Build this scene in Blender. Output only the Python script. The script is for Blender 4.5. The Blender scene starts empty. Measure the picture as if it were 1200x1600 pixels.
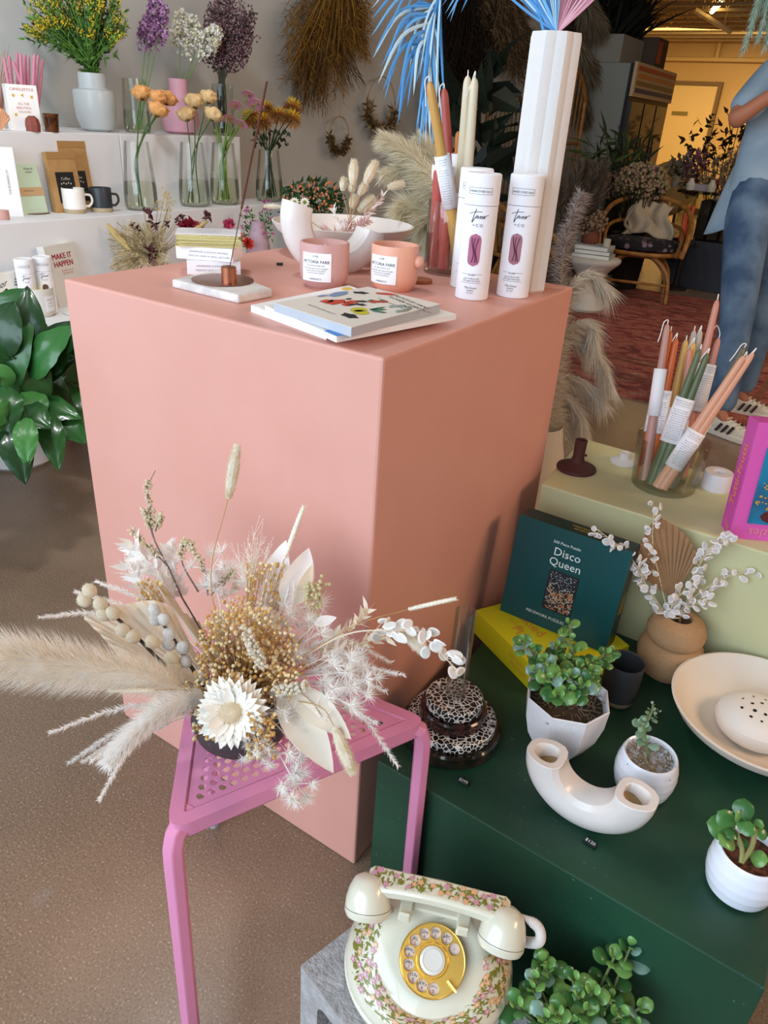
import bpy, math, random
from mathutils import Vector as V, Matrix
from math import sin, cos, pi, radians
random.seed(7)
S=bpy.context.scene
# ---------------- camera ----------------
CR=Matrix(((0.83033941,-0.30176915,0.46847822),(0.55431295,0.36095734,-0.74996464),(0.05721554,0.88240874,0.46699165)))
CP=V((0.46902513,-0.72775176,1.16492181)); FP=1159.0
cam=bpy.data.objects.new('camera',bpy.data.cameras.new('camera')); S.collection.objects.link(cam)
cam.matrix_world=Matrix.Translation(CP)@CR.to_4x4()
cam.data.sensor_fit='VERTICAL'; cam.data.sensor_height=36; cam.data.lens=36*FP/1600; cam.data.clip_start=.02
S.camera=cam
def ray(px,py): return CR@V(((px-600)/FP,-(py-800)/FP,-1))
def at(px,py,d): return CP+ray(px,py)*d           # point seen at a pixel, d metres deep
def P(px,py,**k):                                  # point where the sight line meets a plane
    r=ray(px,py); i='xyz'.index(list(k)[0]); v=list(k.values())[0]
    return CP+r*((v-CP[i])/r[i])
def dep(p): return -(CR.transposed()@(V(p)-CP)).z
# ---------------- light ----------------
W=bpy.data.worlds.new('sky'); S.world=W; W.use_nodes=True
W.node_tree.nodes['Background'].inputs[0].default_value=(.60,.76,1,1)
W.node_tree.nodes['Background'].inputs[1].default_value=1.1
def area(name,loc,target,sx,sy,energy,col):
    l=bpy.data.lights.new(name,'AREA'); l.shape='RECTANGLE'; l.size=sx; l.size_y=sy; l.energy=energy; l.color=col
    o=bpy.data.objects.new(name,l); S.collection.objects.link(o); o.location=loc
    o.rotation_euler=(V(target)-V(loc)).to_track_quat('-Z','Y').to_euler(); return o
area('window_daylight',(-.85,-2.5,1.7),(-.7,2,.5),3.6,2.2,99,(.755,.89,1))
area('shop_ceiling_light',(.9,4.4,2.72),(.3,4.4,0),2.4,2.0,42,(1,.80,.60))
area('back_room_light',(-2.4,11.6,2.45),(-2.5,12.0,0),3.0,1.6,125,(1,.72,.33))
area('track_spot_light',(-1.0,.3,2.65),(-2.4,1.0,1.0),.25,.25,19,(.95,.97,1))
area('warm_side_fill',(2.9,1.0,2.3),(.2,.4,.5),1.4,.8,42,(1,.66,.42))  # unseen fill added to warm right-facing sides, stands in for bounced light
S.view_settings.view_transform='Standard'; S.view_settings.look='None'; S.view_settings.gamma=1
S.view_settings.use_curve_mapping=False; S.view_settings.exposure=0.24
# ---------------- materials ----------------
def lin(h):
    if isinstance(h,(tuple,list)): return tuple(h)+(1,)
    c=[int(h[i:i+2],16)/255 for i in (0,2,4)]
    return tuple((x/12.92 if x<=.04045 else ((x+.055)/1.055)**2.4) for x in c)+(1,)
_M={}
def fluff(m,amt=.33):                                # thin dry fibres let light through
    t=m.node_tree; b=t.nodes['Principled BSDF']; tr=t.nodes.new('ShaderNodeBsdfTranslucent'); mx=t.nodes.new('ShaderNodeMixShader'); mx.inputs[0].default_value=amt
    c=b.inputs['Base Color']
    if c.is_linked: t.links.new(c.links[0].from_socket,tr.inputs[0])
    else: tr.inputs[0].default_value=c.default_value
    o=next(n for n in t.nodes if n.type=='OUTPUT_MATERIAL'); t.links.new(b.outputs[0],mx.inputs[1]); t.links.new(tr.outputs[0],mx.inputs[2]); t.links.new(mx.outputs[0],o.inputs[0]); return m
def M(h,rough=.6,metal=0,var=None,bump=None,trans=0,coat=0,emit=0,ior=1.45,sss=0,spec=.5,name=None):
    key=(h,rough,metal,var,bump,trans,coat,emit,sss,spec)
    if key in _M: return _M[key]
    m=bpy.data.materials.new(name or 'paint_'+h); m.use_nodes=True; t=m.node_tree; b=t.nodes['Principled BSDF']; I=b.inputs
    I['Base Color'].default_value=lin(h); I['Roughness'].default_value=rough; I['Metallic'].default_value=metal
    I['Transmission Weight'].default_value=trans; I['Coat Weight'].default_value=coat; I['IOR'].default_value=ior
    I['Specular IOR Level'].default_value=spec
    if sss: I['Subsurface Weight'].default_value=sss; I['Subsurface Scale'].default_value=.01
    if emit: I['Emission Color'].default_value=lin(h); I['Emission Strength'].default_value=emit
    tc=t.nodes.new('ShaderNodeTexCoord')
    if var:
        n=t.nodes.new('ShaderNodeTexNoise'); n.inputs['Scale'].default_value=var[1]; n.inputs['Detail'].default_value=4
        r=t.nodes.new('ShaderNodeValToRGB'); lo,hi=(var[2] if len(var)>2 else (.4,.62))
        r.color_ramp.elements[0].position=lo; r.color_ramp.elements[1].position=hi
        r.color_ramp.elements[0].color=lin(h); r.color_ramp.elements[1].color=lin(var[0])
        t.links.new(tc.outputs['Object'],n.inputs['Vector']); t.links.new(n.outputs[0],r.inputs[0]); t.links.new(r.outputs[0],I['Base Color'])
    if bump:
        n=t.nodes.new('ShaderNodeTexNoise'); n.inputs['Scale'].default_value=bump[0]; n.inputs['Detail'].default_value=3
        bp=t.nodes.new('ShaderNodeBump'); bp.inputs['Strength'].default_value=bump[1]; bp.inputs['Distance'].default_value=.004
        t.links.new(tc.outputs['Object'],n.inputs['Vector']); t.links.new(n.outputs[0],bp.inputs['Height']); t.links.new(bp.outputs[0],I['Normal'])
    if rough>=.79 and not bump and not metal: fluff(m)
    _M[key]=m; return m
def glass(h='f4fbf8',rough=0.0):
    if ('g',h) in _M: return _M[('g',h)]
    m=bpy.data.materials.new('clear_glass'); m.use_nodes=True; t=m.node_tree; t.nodes.clear()
    o=t.nodes.new('ShaderNodeOutputMaterial'); a=t.nodes.new('ShaderNodeBsdfTransparent'); g=t.nodes.new('ShaderNodeBsdfGlossy'); mx=t.nodes.new('ShaderNodeMixShader'); f=t.nodes.new('ShaderNodeLayerWeight')
    a.inputs[0].default_value=lin(h); g.inputs['Roughness'].default_value=.03; f.inputs[0].default_value=.22
    mt=t.nodes.new('ShaderNodeMath'); mt.operation='MULTIPLY_ADD'; mt.inputs[1].default_value=.6; mt.inputs[2].default_value=.03
    t.links.new(f.outputs['Fresnel'],mt.inputs[0]); t.links.new(mt.outputs[0],mx.inputs[0]); t.links.new(a.outputs[0],mx.inputs[1]); t.links.new(g.outputs[0],mx.inputs[2]); t.links.new(mx.outputs[0],o.inputs[0])
    _M[('g',h)]=m; return m
def ramp(t,stops,interp='LINEAR'):
    r=t.nodes.new('ShaderNodeValToRGB'); r.color_ramp.interpolation=interp
    e=r.color_ramp.elements
    while len(e)<len(stops): e.new(.5)
    for x,(p,c) in zip(e,stops): x.position=p; x.color=lin(c)
    return r
def base_nodes(name,rough=.5):
    m=bpy.data.materials.new(name); m.use_nodes=True; t=m.node_tree; b=t.nodes['Principled BSDF']; b.inputs['Roughness'].default_value=rough
    return m,t,b,t.nodes.new('ShaderNodeTexCoord')
def noise(t,tc,scale,detail=4,sc=None,out='Object'):
    n=t.nodes.new('ShaderNodeTexNoise'); n.inputs['Scale'].default_value=scale; n.inputs['Detail'].default_value=detail
    if sc:
        mp=t.nodes.new('ShaderNodeMapping'); mp.inputs['Scale'].default_value=sc; t.links.new(tc.outputs[out],mp.inputs[0]); t.links.new(mp.outputs[0],n.inputs['Vector'])
    else: t.links.new(tc.outputs[out],n.inputs['Vector'])
    return n
def mixc(t,fac,a,b,mode='MIX',f=None):
    x=t.nodes.new('ShaderNodeMix'); x.data_type='RGBA'; x.blend_type=mode
    if f is not None: x.inputs[0].default_value=f
    if fac is not None: t.links.new(fac,x.inputs[0])
    for k,s in ((6,a),(7,b)):
        if isinstance(s,str): x.inputs[k].default_value=lin(s)
        else: t.links.new(s,x.inputs[k])
    return x.outputs[2]
# ---------------- geometry ----------------
def basis(z):
    z=V(z).normalized(); x=z.orthogonal().normalized() if abs(z.z)<.999 else V((1,0,0)); 
    x=(V((0,0,1)).cross(z)).normalized() if abs(z.z)<.999 else V((1,0,0))
    y=z.cross(x).normalized(); return x,y,z
def frame(o,x,z):
    z=V(z).normalized(); x=V(x); x=(x-z*x.dot(z)).normalized(); y=z.cross(x)
    return Matrix.Translation(V(o))@Matrix((x,y,z)).transposed().to_4x4()
def cr(pts,n=16):                                   # smooth curve through points
    pts=[V(p) for p in pts]
    if len(pts)==2: return [pts[0].lerp(pts[1],i/n) for i in range(n+1)]
    q=[pts[0]*2-pts[1]]+pts+[pts[-1]*2-pts[-2]]; out=[]; segs=len(pts)-1
    for k in range(n+1):
        u=k/n*segs; i=min(int(u),segs-1); t=u-i; a,b,c,d=q[i:i+4]
        out.append(.5*((2*b)+(c-a)*t+(2*a-5*b+4*c-d)*t*t+(3*b-a-3*c+d)*t**3))
    return out
def rnd(a=-1,b=1): return random.uniform(a,b)
def rdir():
    while 1:
        v=V((rnd(),rnd(),rnd()))
        if .01<v.length<1: return v.normalized()
_T={}
def textmesh(s,size):
    k=(s,size)
    if k not in _T:
        c=bpy.data.curves.new('t','FONT'); c.body=s; c.size=size; c.align_x='CENTER'; c.align_y='CENTER'; c.resolution_u=2
        o=bpy.data.objects.new('t',c); m=bpy.data.meshes.new_from_object(o)
        _T[k]=([tuple(v.co) for v in m.vertices],[tuple(p.vertices) for p in m.polygons])
        bpy.data.objects.remove(o); bpy.data.curves.remove(c); bpy.data.meshes.remove(m)
    return _T[k]
class MB:
    def __init__(s): s.v=[]; s.f=[]; s.m=[]; s.k=0
    def mat(s,k): s.k=k; return s
    def add(s,vs,fs):
        b=len(s.v); s.v+=[tuple(v) for v in vs]; s.f+=[tuple(b+i for i in f) for f in fs]; s.m+=[s.k]*len(fs); return s
    def box(s,c,d,M_=None):
        vs=[V((x*d[0]/2,y*d[1]/2,z*d[2]/2)) for x in(-1,1) for y in(-1,1) for z in(-1,1)]
        M_=M_ or Matrix.Identity(4); c=V(c)
        return s.add([M_@(v+c) for v in vs],[(0,1,3,2),(4,6,7,5),(0,4,5,1),(2,3,7,6),(0,2,6,4),(1,5,7,3)])
    def hexa(s,bot,top):
        n=len(bot); return s.add(list(bot)+list(top),[tuple(range(n))[::-1],tuple(range(n,2*n))]+[(i,(i+1)%n,n+(i+1)%n,n+i) for i in range(n)])
    def rings(s,rs,cap0=True,cap1=True,closed=True):
        n=len(rs[0]); vs=[p for r in rs for p in r]; fs=[]
        for j in range(len(rs)-1):
            for i in range(n if closed else n-1): a=j*n+i; b=j*n+(i+1)%n; fs.append((a,b,b+n,a+n))
        if cap0: fs.append(tuple(range(n))[::-1])
        if cap1: fs.append(tuple((len(rs)-1)*n+i for i in range(n)))
        return s.add(vs,fs)
    def lathe(s,prof,c=(0,0,0),seg=36,F=None,rf=None,cap0=True,cap1=True):
        F=F or Matrix.Translation(V(c)); rs=[]
        for r,z in prof:
            rs.append([F@V((r*(rf(2*pi*i/seg,z) if rf else 1)*cos(2*pi*i/seg),r*(rf(2*pi*i/seg,z) if rf else 1)*sin(2*pi*i/seg),z)) for i in range(seg)])
        return s.rings(rs,cap0,cap1)
    def tube(s,pts,r,seg=8,cap=True,up=None):
        pts=[V(p) for p in pts]; n=len(pts); rs=[]; x=None
        for i,p in enumerate(pts):
            t=(pts[min(i+1,n-1)]-pts[max(i-1,0)])
            if t.length<1e-9: t=V((0,0,1))
            t.normalize()
            if x is None: x=(V(up) if up else (V((1,0,0)) if abs(t.x)<.8 else V((0,1,0))))
            x=(x-t*x.dot(t))
            x=x.normalized() if x.length>1e-6 else t.orthogonal().normalized()
            y=t.cross(x); rr=r(i/(n-1)) if callable(r) else (r[i] if isinstance(r,list) else r)
            if not isinstance(rr,tuple): rr=(rr,rr)
            rs.append([p+x*cos(2*pi*k/seg)*rr[0]+y*sin(2*pi*k/seg)*rr[1] for k in range(seg)])
        return s.rings(rs,cap,cap)
    def ball(s,c,r,nu=8,nv=6,F=None):
        c=V(c); r=(r,r,r) if not isinstance(r,(tuple,list)) else r; vs=[];fs=[]
        F=F or Matrix.Identity(4); F=F.to_3x3()
        vs.append(c+F@V((0,0,r[2])))
        for j in range(1,nv):
            a=pi*j/nv
            for i in range(nu): b=2*pi*i/nu; vs.append(c+F@V((r[0]*sin(a)*cos(b),r[1]*sin(a)*sin(b),r[2]*cos(a))))
        vs.append(c+F@V((0,0,-r[2]))); L=len(vs)-1
        for i in range(nu):
            fs.append((0,1+i,1+(i+1)%nu)); fs.append((L,1+(nv-2)*nu+(i+1)%nu,1+(nv-2)*nu+i))
            for j in range(nv-2): a=1+j*nu+i; b=1+j*nu+(i+1)%nu; fs.append((a,a+nu,b+nu,b))
        return s.add(vs,fs)
    def hair(s,a,b,w,side=None):
        a=V(a);b=V(b); d=b-a; n=d.cross(side or rdir())
        n=n.normalized()*w*.5 if n.length>1e-9 else V((w,0,0))
        return s.add((a-n,a+n,b),((0,1,2),))
    def leaf(s,p0,d,nrm,L,Wd,curl=.3,fold=.25,n=6,shape=.5,tip=1.0,thick=0):
        d=V(d).normalized(); nrm=V(nrm); nrm=(nrm-d*nrm.dot(d)); nrm=nrm.normalized() if nrm.length>1e-6 else d.orthogonal().normalized()
        sd=d.cross(nrm); vs=[]; p=V(p0); st=L/n; dd=d.copy(); nn=nrm.copy()
        for i in range(n+1):
            t=i/n
            w=Wd*.5*(sin(pi*min(1,t**shape))**tip if 0<i<n else .02)
            vs+=[p-sd*w+nn*w*fold,p-nn*w*fold*.2,p+sd*w+nn*w*fold]
            R=Matrix.Rotation(-curl/n,3,sd) if True else None
            dd=R@dd; nn=R@nn; p=p+dd*st
        fs=[]
        for i in range(n): a=3*i; fs+=[(a,a+1,a+4,a+3),(a+1,a+2,a+5,a+4)]
        return s.add(vs,fs)
    def text(s,st,size,fn):
        vs,fs=textmesh(st,size); return s.add([fn(x,y) for x,y,z in vs],fs)
    def fill(s,nn):                                  # flat polygon
        return s.add(nn,[tuple(range(len(nn)))])
    def grid(s,fn,nu,nv):
        vs=[fn(i/nu,j/nv) for j in range(nv+1) for i in range(nu+1)]
        return s.add(vs,[(j*(nu+1)+i,j*(nu+1)+i+1,(j+1)*(nu+1)+i+1,(j+1)*(nu+1)+i) for j in range(nv) for i in range(nu)])
    def build(s,name,mats,parent=None,smooth=35,bevel=0,solid=0,origin=None,sub=0):
        me=bpy.data.meshes.new(name); par=parent; O=Matrix.Identity(4)
        if par is not None:
            root=par
            while root.parent: root=root.parent
            O=Matrix.LocRotScale(root.location,root.rotation_euler,None)
        elif origin is not None: O=Matrix.Translation(V(origin))
        inv=O.inverted(); me.from_pydata([inv@V(v) for v in s.v],[],s.f)
        if not isinstance(mats,(list,tuple)): mats=[mats]
        for m in mats: me.materials.append(m)
        me.polygons.foreach_set('material_index',s.m)
        if smooth is not None:
            me.polygons.foreach_set('use_smooth',[True]*len(s.f)); me.set_sharp_from_angle(angle=radians(smooth))
        me.update()
        o=bpy.data.objects.new(name,me); S.collection.objects.link(o)
        if par is not None: o.parent=par
        elif origin is not None: o.location=origin
        if bevel:
            b=o.modifiers.new('b','BEVEL'); b.width=bevel; b.segments=2; b.limit_method='ANGLE'; b.angle_limit=radians(40)
        if solid:
            b=o.modifiers.new('s','SOLIDIFY'); b.thickness=solid; b.offset=0
        if sub:
            b=o.modifiers.new('d','SUBSURF'); b.levels=sub; b.render_levels=sub
        return o
def thing(name,label,cat,loc=(0,0,0),rotz=0,group=None):
    o=bpy.data.objects.new(name,None); S.collection.objects.link(o); o.empty_display_size=.05
    o.location=loc; o.rotation_euler=(0,0,rotz); o['label']=label; o['category']=cat
    if group: o['group']=group
    return o
def tag(o,label,cat,group=None,kind=None):
    o['label']=label; o['category']=cat
    if group: o['group']=group
    if kind: o['kind']=kind
    return o
def struct(o): o['kind']='structure'; return o
def dup(root,loc,label,rotz=None,group=None):
    r=root.copy(); S.collection.objects.link(r); r.location=loc; r['label']=label
    if rotz is not None: r.rotation_euler=(0,0,rotz)
    if group: r['group']=group
    for ch in list(root.children):
        c=ch.copy(); S.collection.objects.link(c); c.parent=r
        for g in list(ch.children):
            d=g.copy(); S.collection.objects.link(d); d.parent=c
    return r
def plume(mb,pts,rad,n,fwd=1.0,w=.0008,t0=0,t1=1,core=0,mats=1,droop=0,k0=0):
    N=40; c=cr(pts,N)
    for _ in range(n):
        t=t0+(t1-t0)*random.random(); i=min(int(t*N),N-1); p=c[i].lerp(c[i+1],t*N-i); tg=(c[i+1]-c[i]).normalized()
        q=rdir(); q=(q-tg*q.dot(tg)); 
        if q.length<1e-3: continue
        q.normalize(); R=rad(t)*rnd(.55,1.1)
        if mats>1: mb.k=k0+random.randrange(mats)
        e=p+q*R+tg*R*fwd*rnd(.6,1.3)+V((0,0,-droop*R))
        mb.hair(p+q*core,e,w)
    mb.k=0
def vine(mb,pts,r0,r1=None,seg=6,n=14): 
    r1=r0*.5 if r1 is None else r1
    mb.tube(cr(pts,n),lambda t:r0+(r1-r0)*t,seg); return mb
# ================= setting =================
m,t,b,tc=base_nodes('polished_concrete',.22)
n1=noise(t,tc,1.3,6); r1=ramp(t,[(.32,'56483b'),(.5,'7b6552'),(.66,'9e846c')]); t.links.new(n1.outputs[0],r1.inputs[0])
n2=noise(t,tc,260,2); r2=ramp(t,[(.34,'5c4638'),(.5,'917660'),(.64,'98806a'),(.70,'e6d2c0')]); t.links.new(n2.outputs[0],r2.inputs[0])
n3=noise(t,tc,7,5); r3=ramp(t,[(.66,(0,0,0)),(.78,(1,1,1))]); t.links.new(n3.outputs[0],r3.inputs[0])
c1=mixc(t,None,r1.outputs[0],r2.outputs[0],f=.4); c2=mixc(t,r3.outputs[0],c1,'9ea0a4'); 
mm=t.nodes.new('ShaderNodeMath'); mm.operation='MULTIPLY'; mm.inputs[1].default_value=.35; t.links.new(r3.outputs[0],mm.inputs[0]); c2=mixc(t,mm.outputs[0],c1,'9ea0a4')
t.links.new(c2,b.inputs['Base Color'])
rr=t.nodes.new('ShaderNodeMapRange'); rr.inputs[3].default_value=.12; rr.inputs[4].default_value=.42; t.links.new(n1.outputs[0],rr.inputs[0]); t.links.new(rr.outputs[0],b.inputs['Roughness'])
bp=t.nodes.new('ShaderNodeBump'); bp.inputs['Strength'].default_value=.06; t.links.new(n2.outputs[0],bp.inputs['Height']); t.links.new(bp.outputs[0],b.inputs['Normal'])
floor_m=m
WH=M('cfd0cd',.75,var=('c4c5c2',1.5),bump=(9,.12)); BK=M('c9a873',.78,var=('bf9d68',.8))
WL=-2.75
def slab(name,x0,x1,y0,y1,z0,z1,m): return struct(MB().box(((x0+x1)/2,(y0+y1)/2,(z0+z1)/2),(x1-x0,y1-y0,z1-z0)).build(name,m,smooth=None))
slab('floor',-4.7,4.1,-2.4,14.1,-.1,0,floor_m)
slab('wall_left',WL-.1,WL,-2.4,8.5,0,2.8,WH)
slab('wall_back_left',-4.6,WL-.1,8.4,8.5,0,2.8,BK)
slab('wall_far_left',-4.7,-4.6,8.4,14.1,0,2.8,BK)
slab('wall_back',-4.6,4,14,14.1,0,2.8,BK)
slab('wall_right',4,4.1,-2.4,14.1,0,2.8,WH)
CE=M('8d7b5e',.78)
slab('ceiling',-4.7,4.1,-2.4,14.1,2.8,2.9,CE)
w=MB(); Y=-2.35
w.box((.6,Y,.2),(6.7,.1,.4)); w.box((.6,Y,2.78),(6.7,.1,.05)); w.box((3.1,Y,1.6),(1.8,.1,2.4)); struct(w.build('wall_front',WH,smooth=None))
fm=M('2c2c2e',.4,metal=.6); w=MB()
for x in (-2.7,-1.2,.4,2.15): w.box((x,Y,1.58),(.06,.08,2.35))
w.box((-.28,Y,.43),(4.9,.08,.06)); w.box((-.28,Y,2.73),(4.9,.08,.06)); struct(w.build('window_1',fm,smooth=None))
# ceiling joists and conduit, deep in the shop
jm=M('b09a74',.78)
for i in range(12):
    y=8.6+i*.45; j=MB(); j.box((-1,y,2.56),(7.2,.05,.03)); j.box((-1,y,2.76),(7.2,.05,.03))
    x=-4.5
    while x<2.4: j.tube([(x,y,2.57),(x+.12,y,2.75)],.008,5); j.tube([(x+.12,y,2.75),(x+.24,y,2.57)],.008,5); x+=.24
    struct(j.build('trim_%d'%(i+1),jm))
tube_m=M('c9ac74',.7)
j=MB(); j.tube([(-4.5,13.9,2.33),(-1.4,13.9,2.33)],.035,10); j.tube([(-2.9,13.9,2.33),(-2.9,13.9,2.7)],.03,10); struct(j.build('trim_13',tube_m))
# door in back wall
dx0,dx1,dz=-3.75,-2.78,1.96; dm=M('d6b880',.6); d=MB(); d.box(((dx0+dx1)/2,13.97,dz/2),(dx1-dx0,.06,dz)); door=struct(d.build('door_1',dm,bevel=.005))
f=MB(); f.box((dx1+.03,13.96,dz/2),(.06,.09,dz)); f.box((dx0-.03,13.96,dz/2),(.06,.09,dz)); f.box(((dx0+dx1)/2,13.96,dz+.03),(dx1-dx0+.12,.09,.06)); f.build('door_frame',M('6e5636',.6),door,smooth=None)
f=MB(); c=P(1062,177,y=13.93); f.box((c.x,13.93,c.z),(.26,.012,.055)); f.build('door_sign',M('7a6a30',.5),door)
f=MB(); f.tube([(dx0+.1,13.94,.98),(dx0+.1,13.88,.98),(dx0+.22,13.88,.98)],.011,8); f.build('door_handle',M('8a7a60',.3,metal=1),door)
slab('baseboard_back',-4.6,4,13.97,14,0,.1,M('3a3026',.6))
# two ceiling tube lamps
lm=M('ffd98a',.4,emit=9)
for (p,q,s_) in (((1112,18),(1126,4),0),((1085,15),(1142,50),1)):
    a=P(*p,z=2.5) ; e=P(*q,z=2.5)
    if s_: a=V((-3.1,10.6,2.52)); e=V((-2.3,12.2,2.52))
    else: a=V((-2.35,11.2,2.60)); e=V((-1.85,10.6,2.66))
    a=at(*p,9.0); e=at(*q,9.2 if s_ else 8.8)
    r=thing('ceiling_lamp',['glowing fluorescent tube lamp under the ceiling joists','unlit long white ceiling lamp tilted below the glowing tube'][s_],'lamp',(a+e)/2)
    MB().tube([a,e],[.03,.03],8).build('tube',M('cdb487',.5) if s_ else lm,r)
    h=MB(); 
    for q_ in (a.lerp(e,.2),a.lerp(e,.8)): h.tube([q_,(q_.x,q_.y,2.78)],.006,5)
    h.build('hanger',tube_m,r)
# ================= plinths =================
def paint(name,h,h2,rough=.42,bs=5,b2=60):
    m,t,b,tc=base_nodes(name,rough); b.inputs['Specular IOR Level'].default_value=.22; n=noise(t,tc,bs,5); r=ramp(t,[(.35,h),(.65,h2)]); t.links.new(n.outputs[0],r.inputs[0]); t.links.new(r.outputs[0],b.inputs['Base Color'])
    n=noise(t,tc,b2,3); bp=t.nodes.new('ShaderNodeBump'); bp.inputs['Strength'].default_value=.08; bp.inputs['Distance'].default_value=.004; t.links.new(n.outputs[0],bp.inputs['Height']); t.links.new(bp.outputs[0],b.inputs['Normal']); return m
H=.914
pk=MB().hexa([(-.612,.633,0),(-.612,0.003,0),(0,0,0),(-.004,.634,0)][::1],[(-.612,.633,H),(-.612,.003,H),(0,0,H),(-.004,.634,H)])
tag(pk.build('display_plinth',paint('pink_paint','daa092','d69b8c'),bevel=.004,smooth=None,origin=(-.3,.3,0)),'tall salmon pink painted box plinth carrying candles, magazines and the fluted vase','plinth')
GZ=.305
gp=[(.0468,-.024),(.600,-.0405),(.585,.528),(.040,.528)]
m,t,b,tc=base_nodes('green_paint',.5)
n=noise(t,tc,4,5); r=ramp(t,[(.3,'0f3526'),(.7,'1c4a34')]); t.links.new(n.outputs[0],r.inputs[0])
n2=noise(t,tc,170,2); r2=ramp(t,[(.70,(0,0,0)),(.74,(1,1,1))]); t.links.new(n2.outputs[0],r2.inputs[0])
n4=noise(t,tc,6,2); r4=ramp(t,[(.5,(0,0,0)),(.62,(.45,.45,.45))]); t.links.new(n4.outputs[0],r4.inputs[0])
mu=t.nodes.new('ShaderNodeMath'); mu.operation='MULTIPLY'; t.links.new(r2.outputs[0],mu.inputs[0]); t.links.new(r4.outputs[0],mu.inputs[1])
t.links.new(mixc(t,mu.outputs[0],r.outputs[0],'6f9a84'),b.inputs['Base Color'])
n=noise(t,tc,50,3); bp=t.nodes.new('ShaderNodeBump'); bp.inputs['Strength'].default_value=.1; bp.inputs['Distance'].default_value=.004; t.links.new(n.outputs[0],bp.inputs['Height']); t.links.new(bp.outputs[0],b.inputs['Normal'])
tag(MB().hexa([(x,y,0) for x,y in gp],[(x,y,GZ) for x,y in gp]).build('display_plinth',m,bevel=.002,smooth=None,origin=(.32,.25,0)),'low dark green painted box plinth with succulents and price tags on top','plinth')
YZ=.562
yp=[(.034,.532),(.76,.532),(.74,.80),(-.008+.02,.822)]
tag(MB().hexa([(x,y,0) for x,y in yp],[(x,y,YZ) for x,y in yp]).build('display_plinth',paint('butter_paint','cbc89d','c5c295',.5),bevel=.003,smooth=None,origin=(.35,.67,0)),'pale butter yellow box plinth behind the green one, holding tapers in a glass jar','plinth')
# ================= stool =================
SZ=.45
A=V((-.012,-.372,SZ)); B=V((.136,-.040,SZ)); Cc=V((-.262,-.082,SZ)); G=(A+B+Cc)/3
SP=M('db8bb0',.42,bump=(300,.03)); st=thing('side_table','pink powder-coated metal three-legged side table with a perforated triangular top','side table',(G.x,G.y,0))
fr=MB(); Hh=.016; tri=[A,B,Cc]
def inset(T,d):
    out=[]
    for i in range(3):
        p,a,c=T[i],T[i-1],T[(i+1)%3]; u=(a-p).normalized(); v=(c-p).normalized(); s_=math.sqrt((1-u.dot(v))/2); out.append(p+(u+v).normalized()*(d/s_))
    return out
Z0=V((0,0,-.024)); I1=inset(tri,.019); I0=tri
def corner_round(T,r,n=5):
    out=[]
    for i in range(3):
        p,a,c=T[i],T[i-1],T[(i+1)%3]; u=(a-p).normalized(); v=(c-p).normalized(); a0=p+u*r; c0=p+v*r
        for k in range(n+1): 
            q=k/n; out.append((1-q)**2*a0+2*q*(1-q)*p+q*q*c0)
    return out
O1=corner_round(I0,.03); In=corner_round(I1,.0006)
nn=len(O1); fr.rings([O1,In,[p+Z0*.9 for p in In],[p+Z0 for p in O1],O1],False,False)
fr.build('frame',SP,st,bevel=.003)
# perforated sheet: hexagonally spaced round holes inside a lattice of cells
sh=MB(); S1=inset(tri,.0192); zs=SZ-.003
ua=(B-A).normalized(); va=V((0,0,1)).cross(ua)
if va.dot(Cc-A)<0: va=-va
hs=.0139; row=hs*.8660; hr=.0047
def inside(p,T,mg):
    for i in range(3):
        a=T[i]; c=T[(i+1)%3]; e=(c-a).normalized(); nrm=V((0,0,1)).cross(e)
        o=T[(i+2)%3]
        if nrm.dot(o-a)<0: nrm=-nrm
        if nrm.dot(p-a)<mg: return False
    return True
from mathutils import geometry
holes=[]
for j in range(1,60):
    for i in range(-20,60):
        p=S1[0]+ua*(i*hs+(j%2)*hs/2)+va*(j*row)
        if inside(p,S1,.0085): holes.append(p)
Vs=[p.to_2d() for p in S1]; Es=[(0,1),(1,2),(2,0)]
for h_ in holes:
    b0=len(Vs); Vs+=[V((h_.x+hr*cos(k*pi/5),h_.y+hr*sin(k*pi/5))) for k in range(10)]; Es+=[(b0+k,b0+(k+1)%10) for k in range(10)]
vo,eo,fo,*_=geometry.delaunay_2d_cdt(Vs,Es,[],0,1e-6)
hk={}
for h_ in holes: hk[(int(h_.x/.01),int(h_.y/.01))]=hk.get((int(h_.x/.01),int(h_.y/.01)),[])+[h_]
fs=[]
for f_ in fo:
    c=sum((vo[i] for i in f_),V((0,0)))/len(f_); ix,iy=int(c.x/.01),int(c.y/.01)
    if any((h_.x-c.x)**2+(h_.y-c.y)**2<(hr*.93)**2 for dx in(-1,0,1) for dy in(-1,0,1) for h_ in hk.get((ix+dx,iy+dy),[])): continue
    if not inside(V((c.x,c.y,SZ)),S1,0): continue
    fs.append(tuple(f_))
sh.add([(v.x,v.y,zs) for v in vo],fs); sh.build('perforated_top',SP,st,smooth=None,solid=.002)
for k,(p,o_) in enumerate(((A,0),(B,0),(Cc,0))):
    ctr=(G-p).normalized(); a0=p+ctr*.045+V((0,0,-.012)); 
    pts=[a0,p+ctr*.026+V((0,0,-.0125)),p+ctr*.014+V((0,0,-.019)),p+ctr*.009+V((0,0,-.033)),p+ctr*.008+V((0,0,-.06)),V((p.x,p.y,.012))+ctr*.004]
    l=MB(); l.tube(pts,(.0135,.0125),6,up=ctr.cross(V((0,0,1)))).build('leg',SP,st,smooth=20,bevel=.0015)
    MB().tube([V((p.x,p.y,.012))+ctr*.004,V((p.x,p.y,0))+ctr*.004],[.012,.010],10).build('foot_cap',M('b8bcc4',.5),st)
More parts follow.
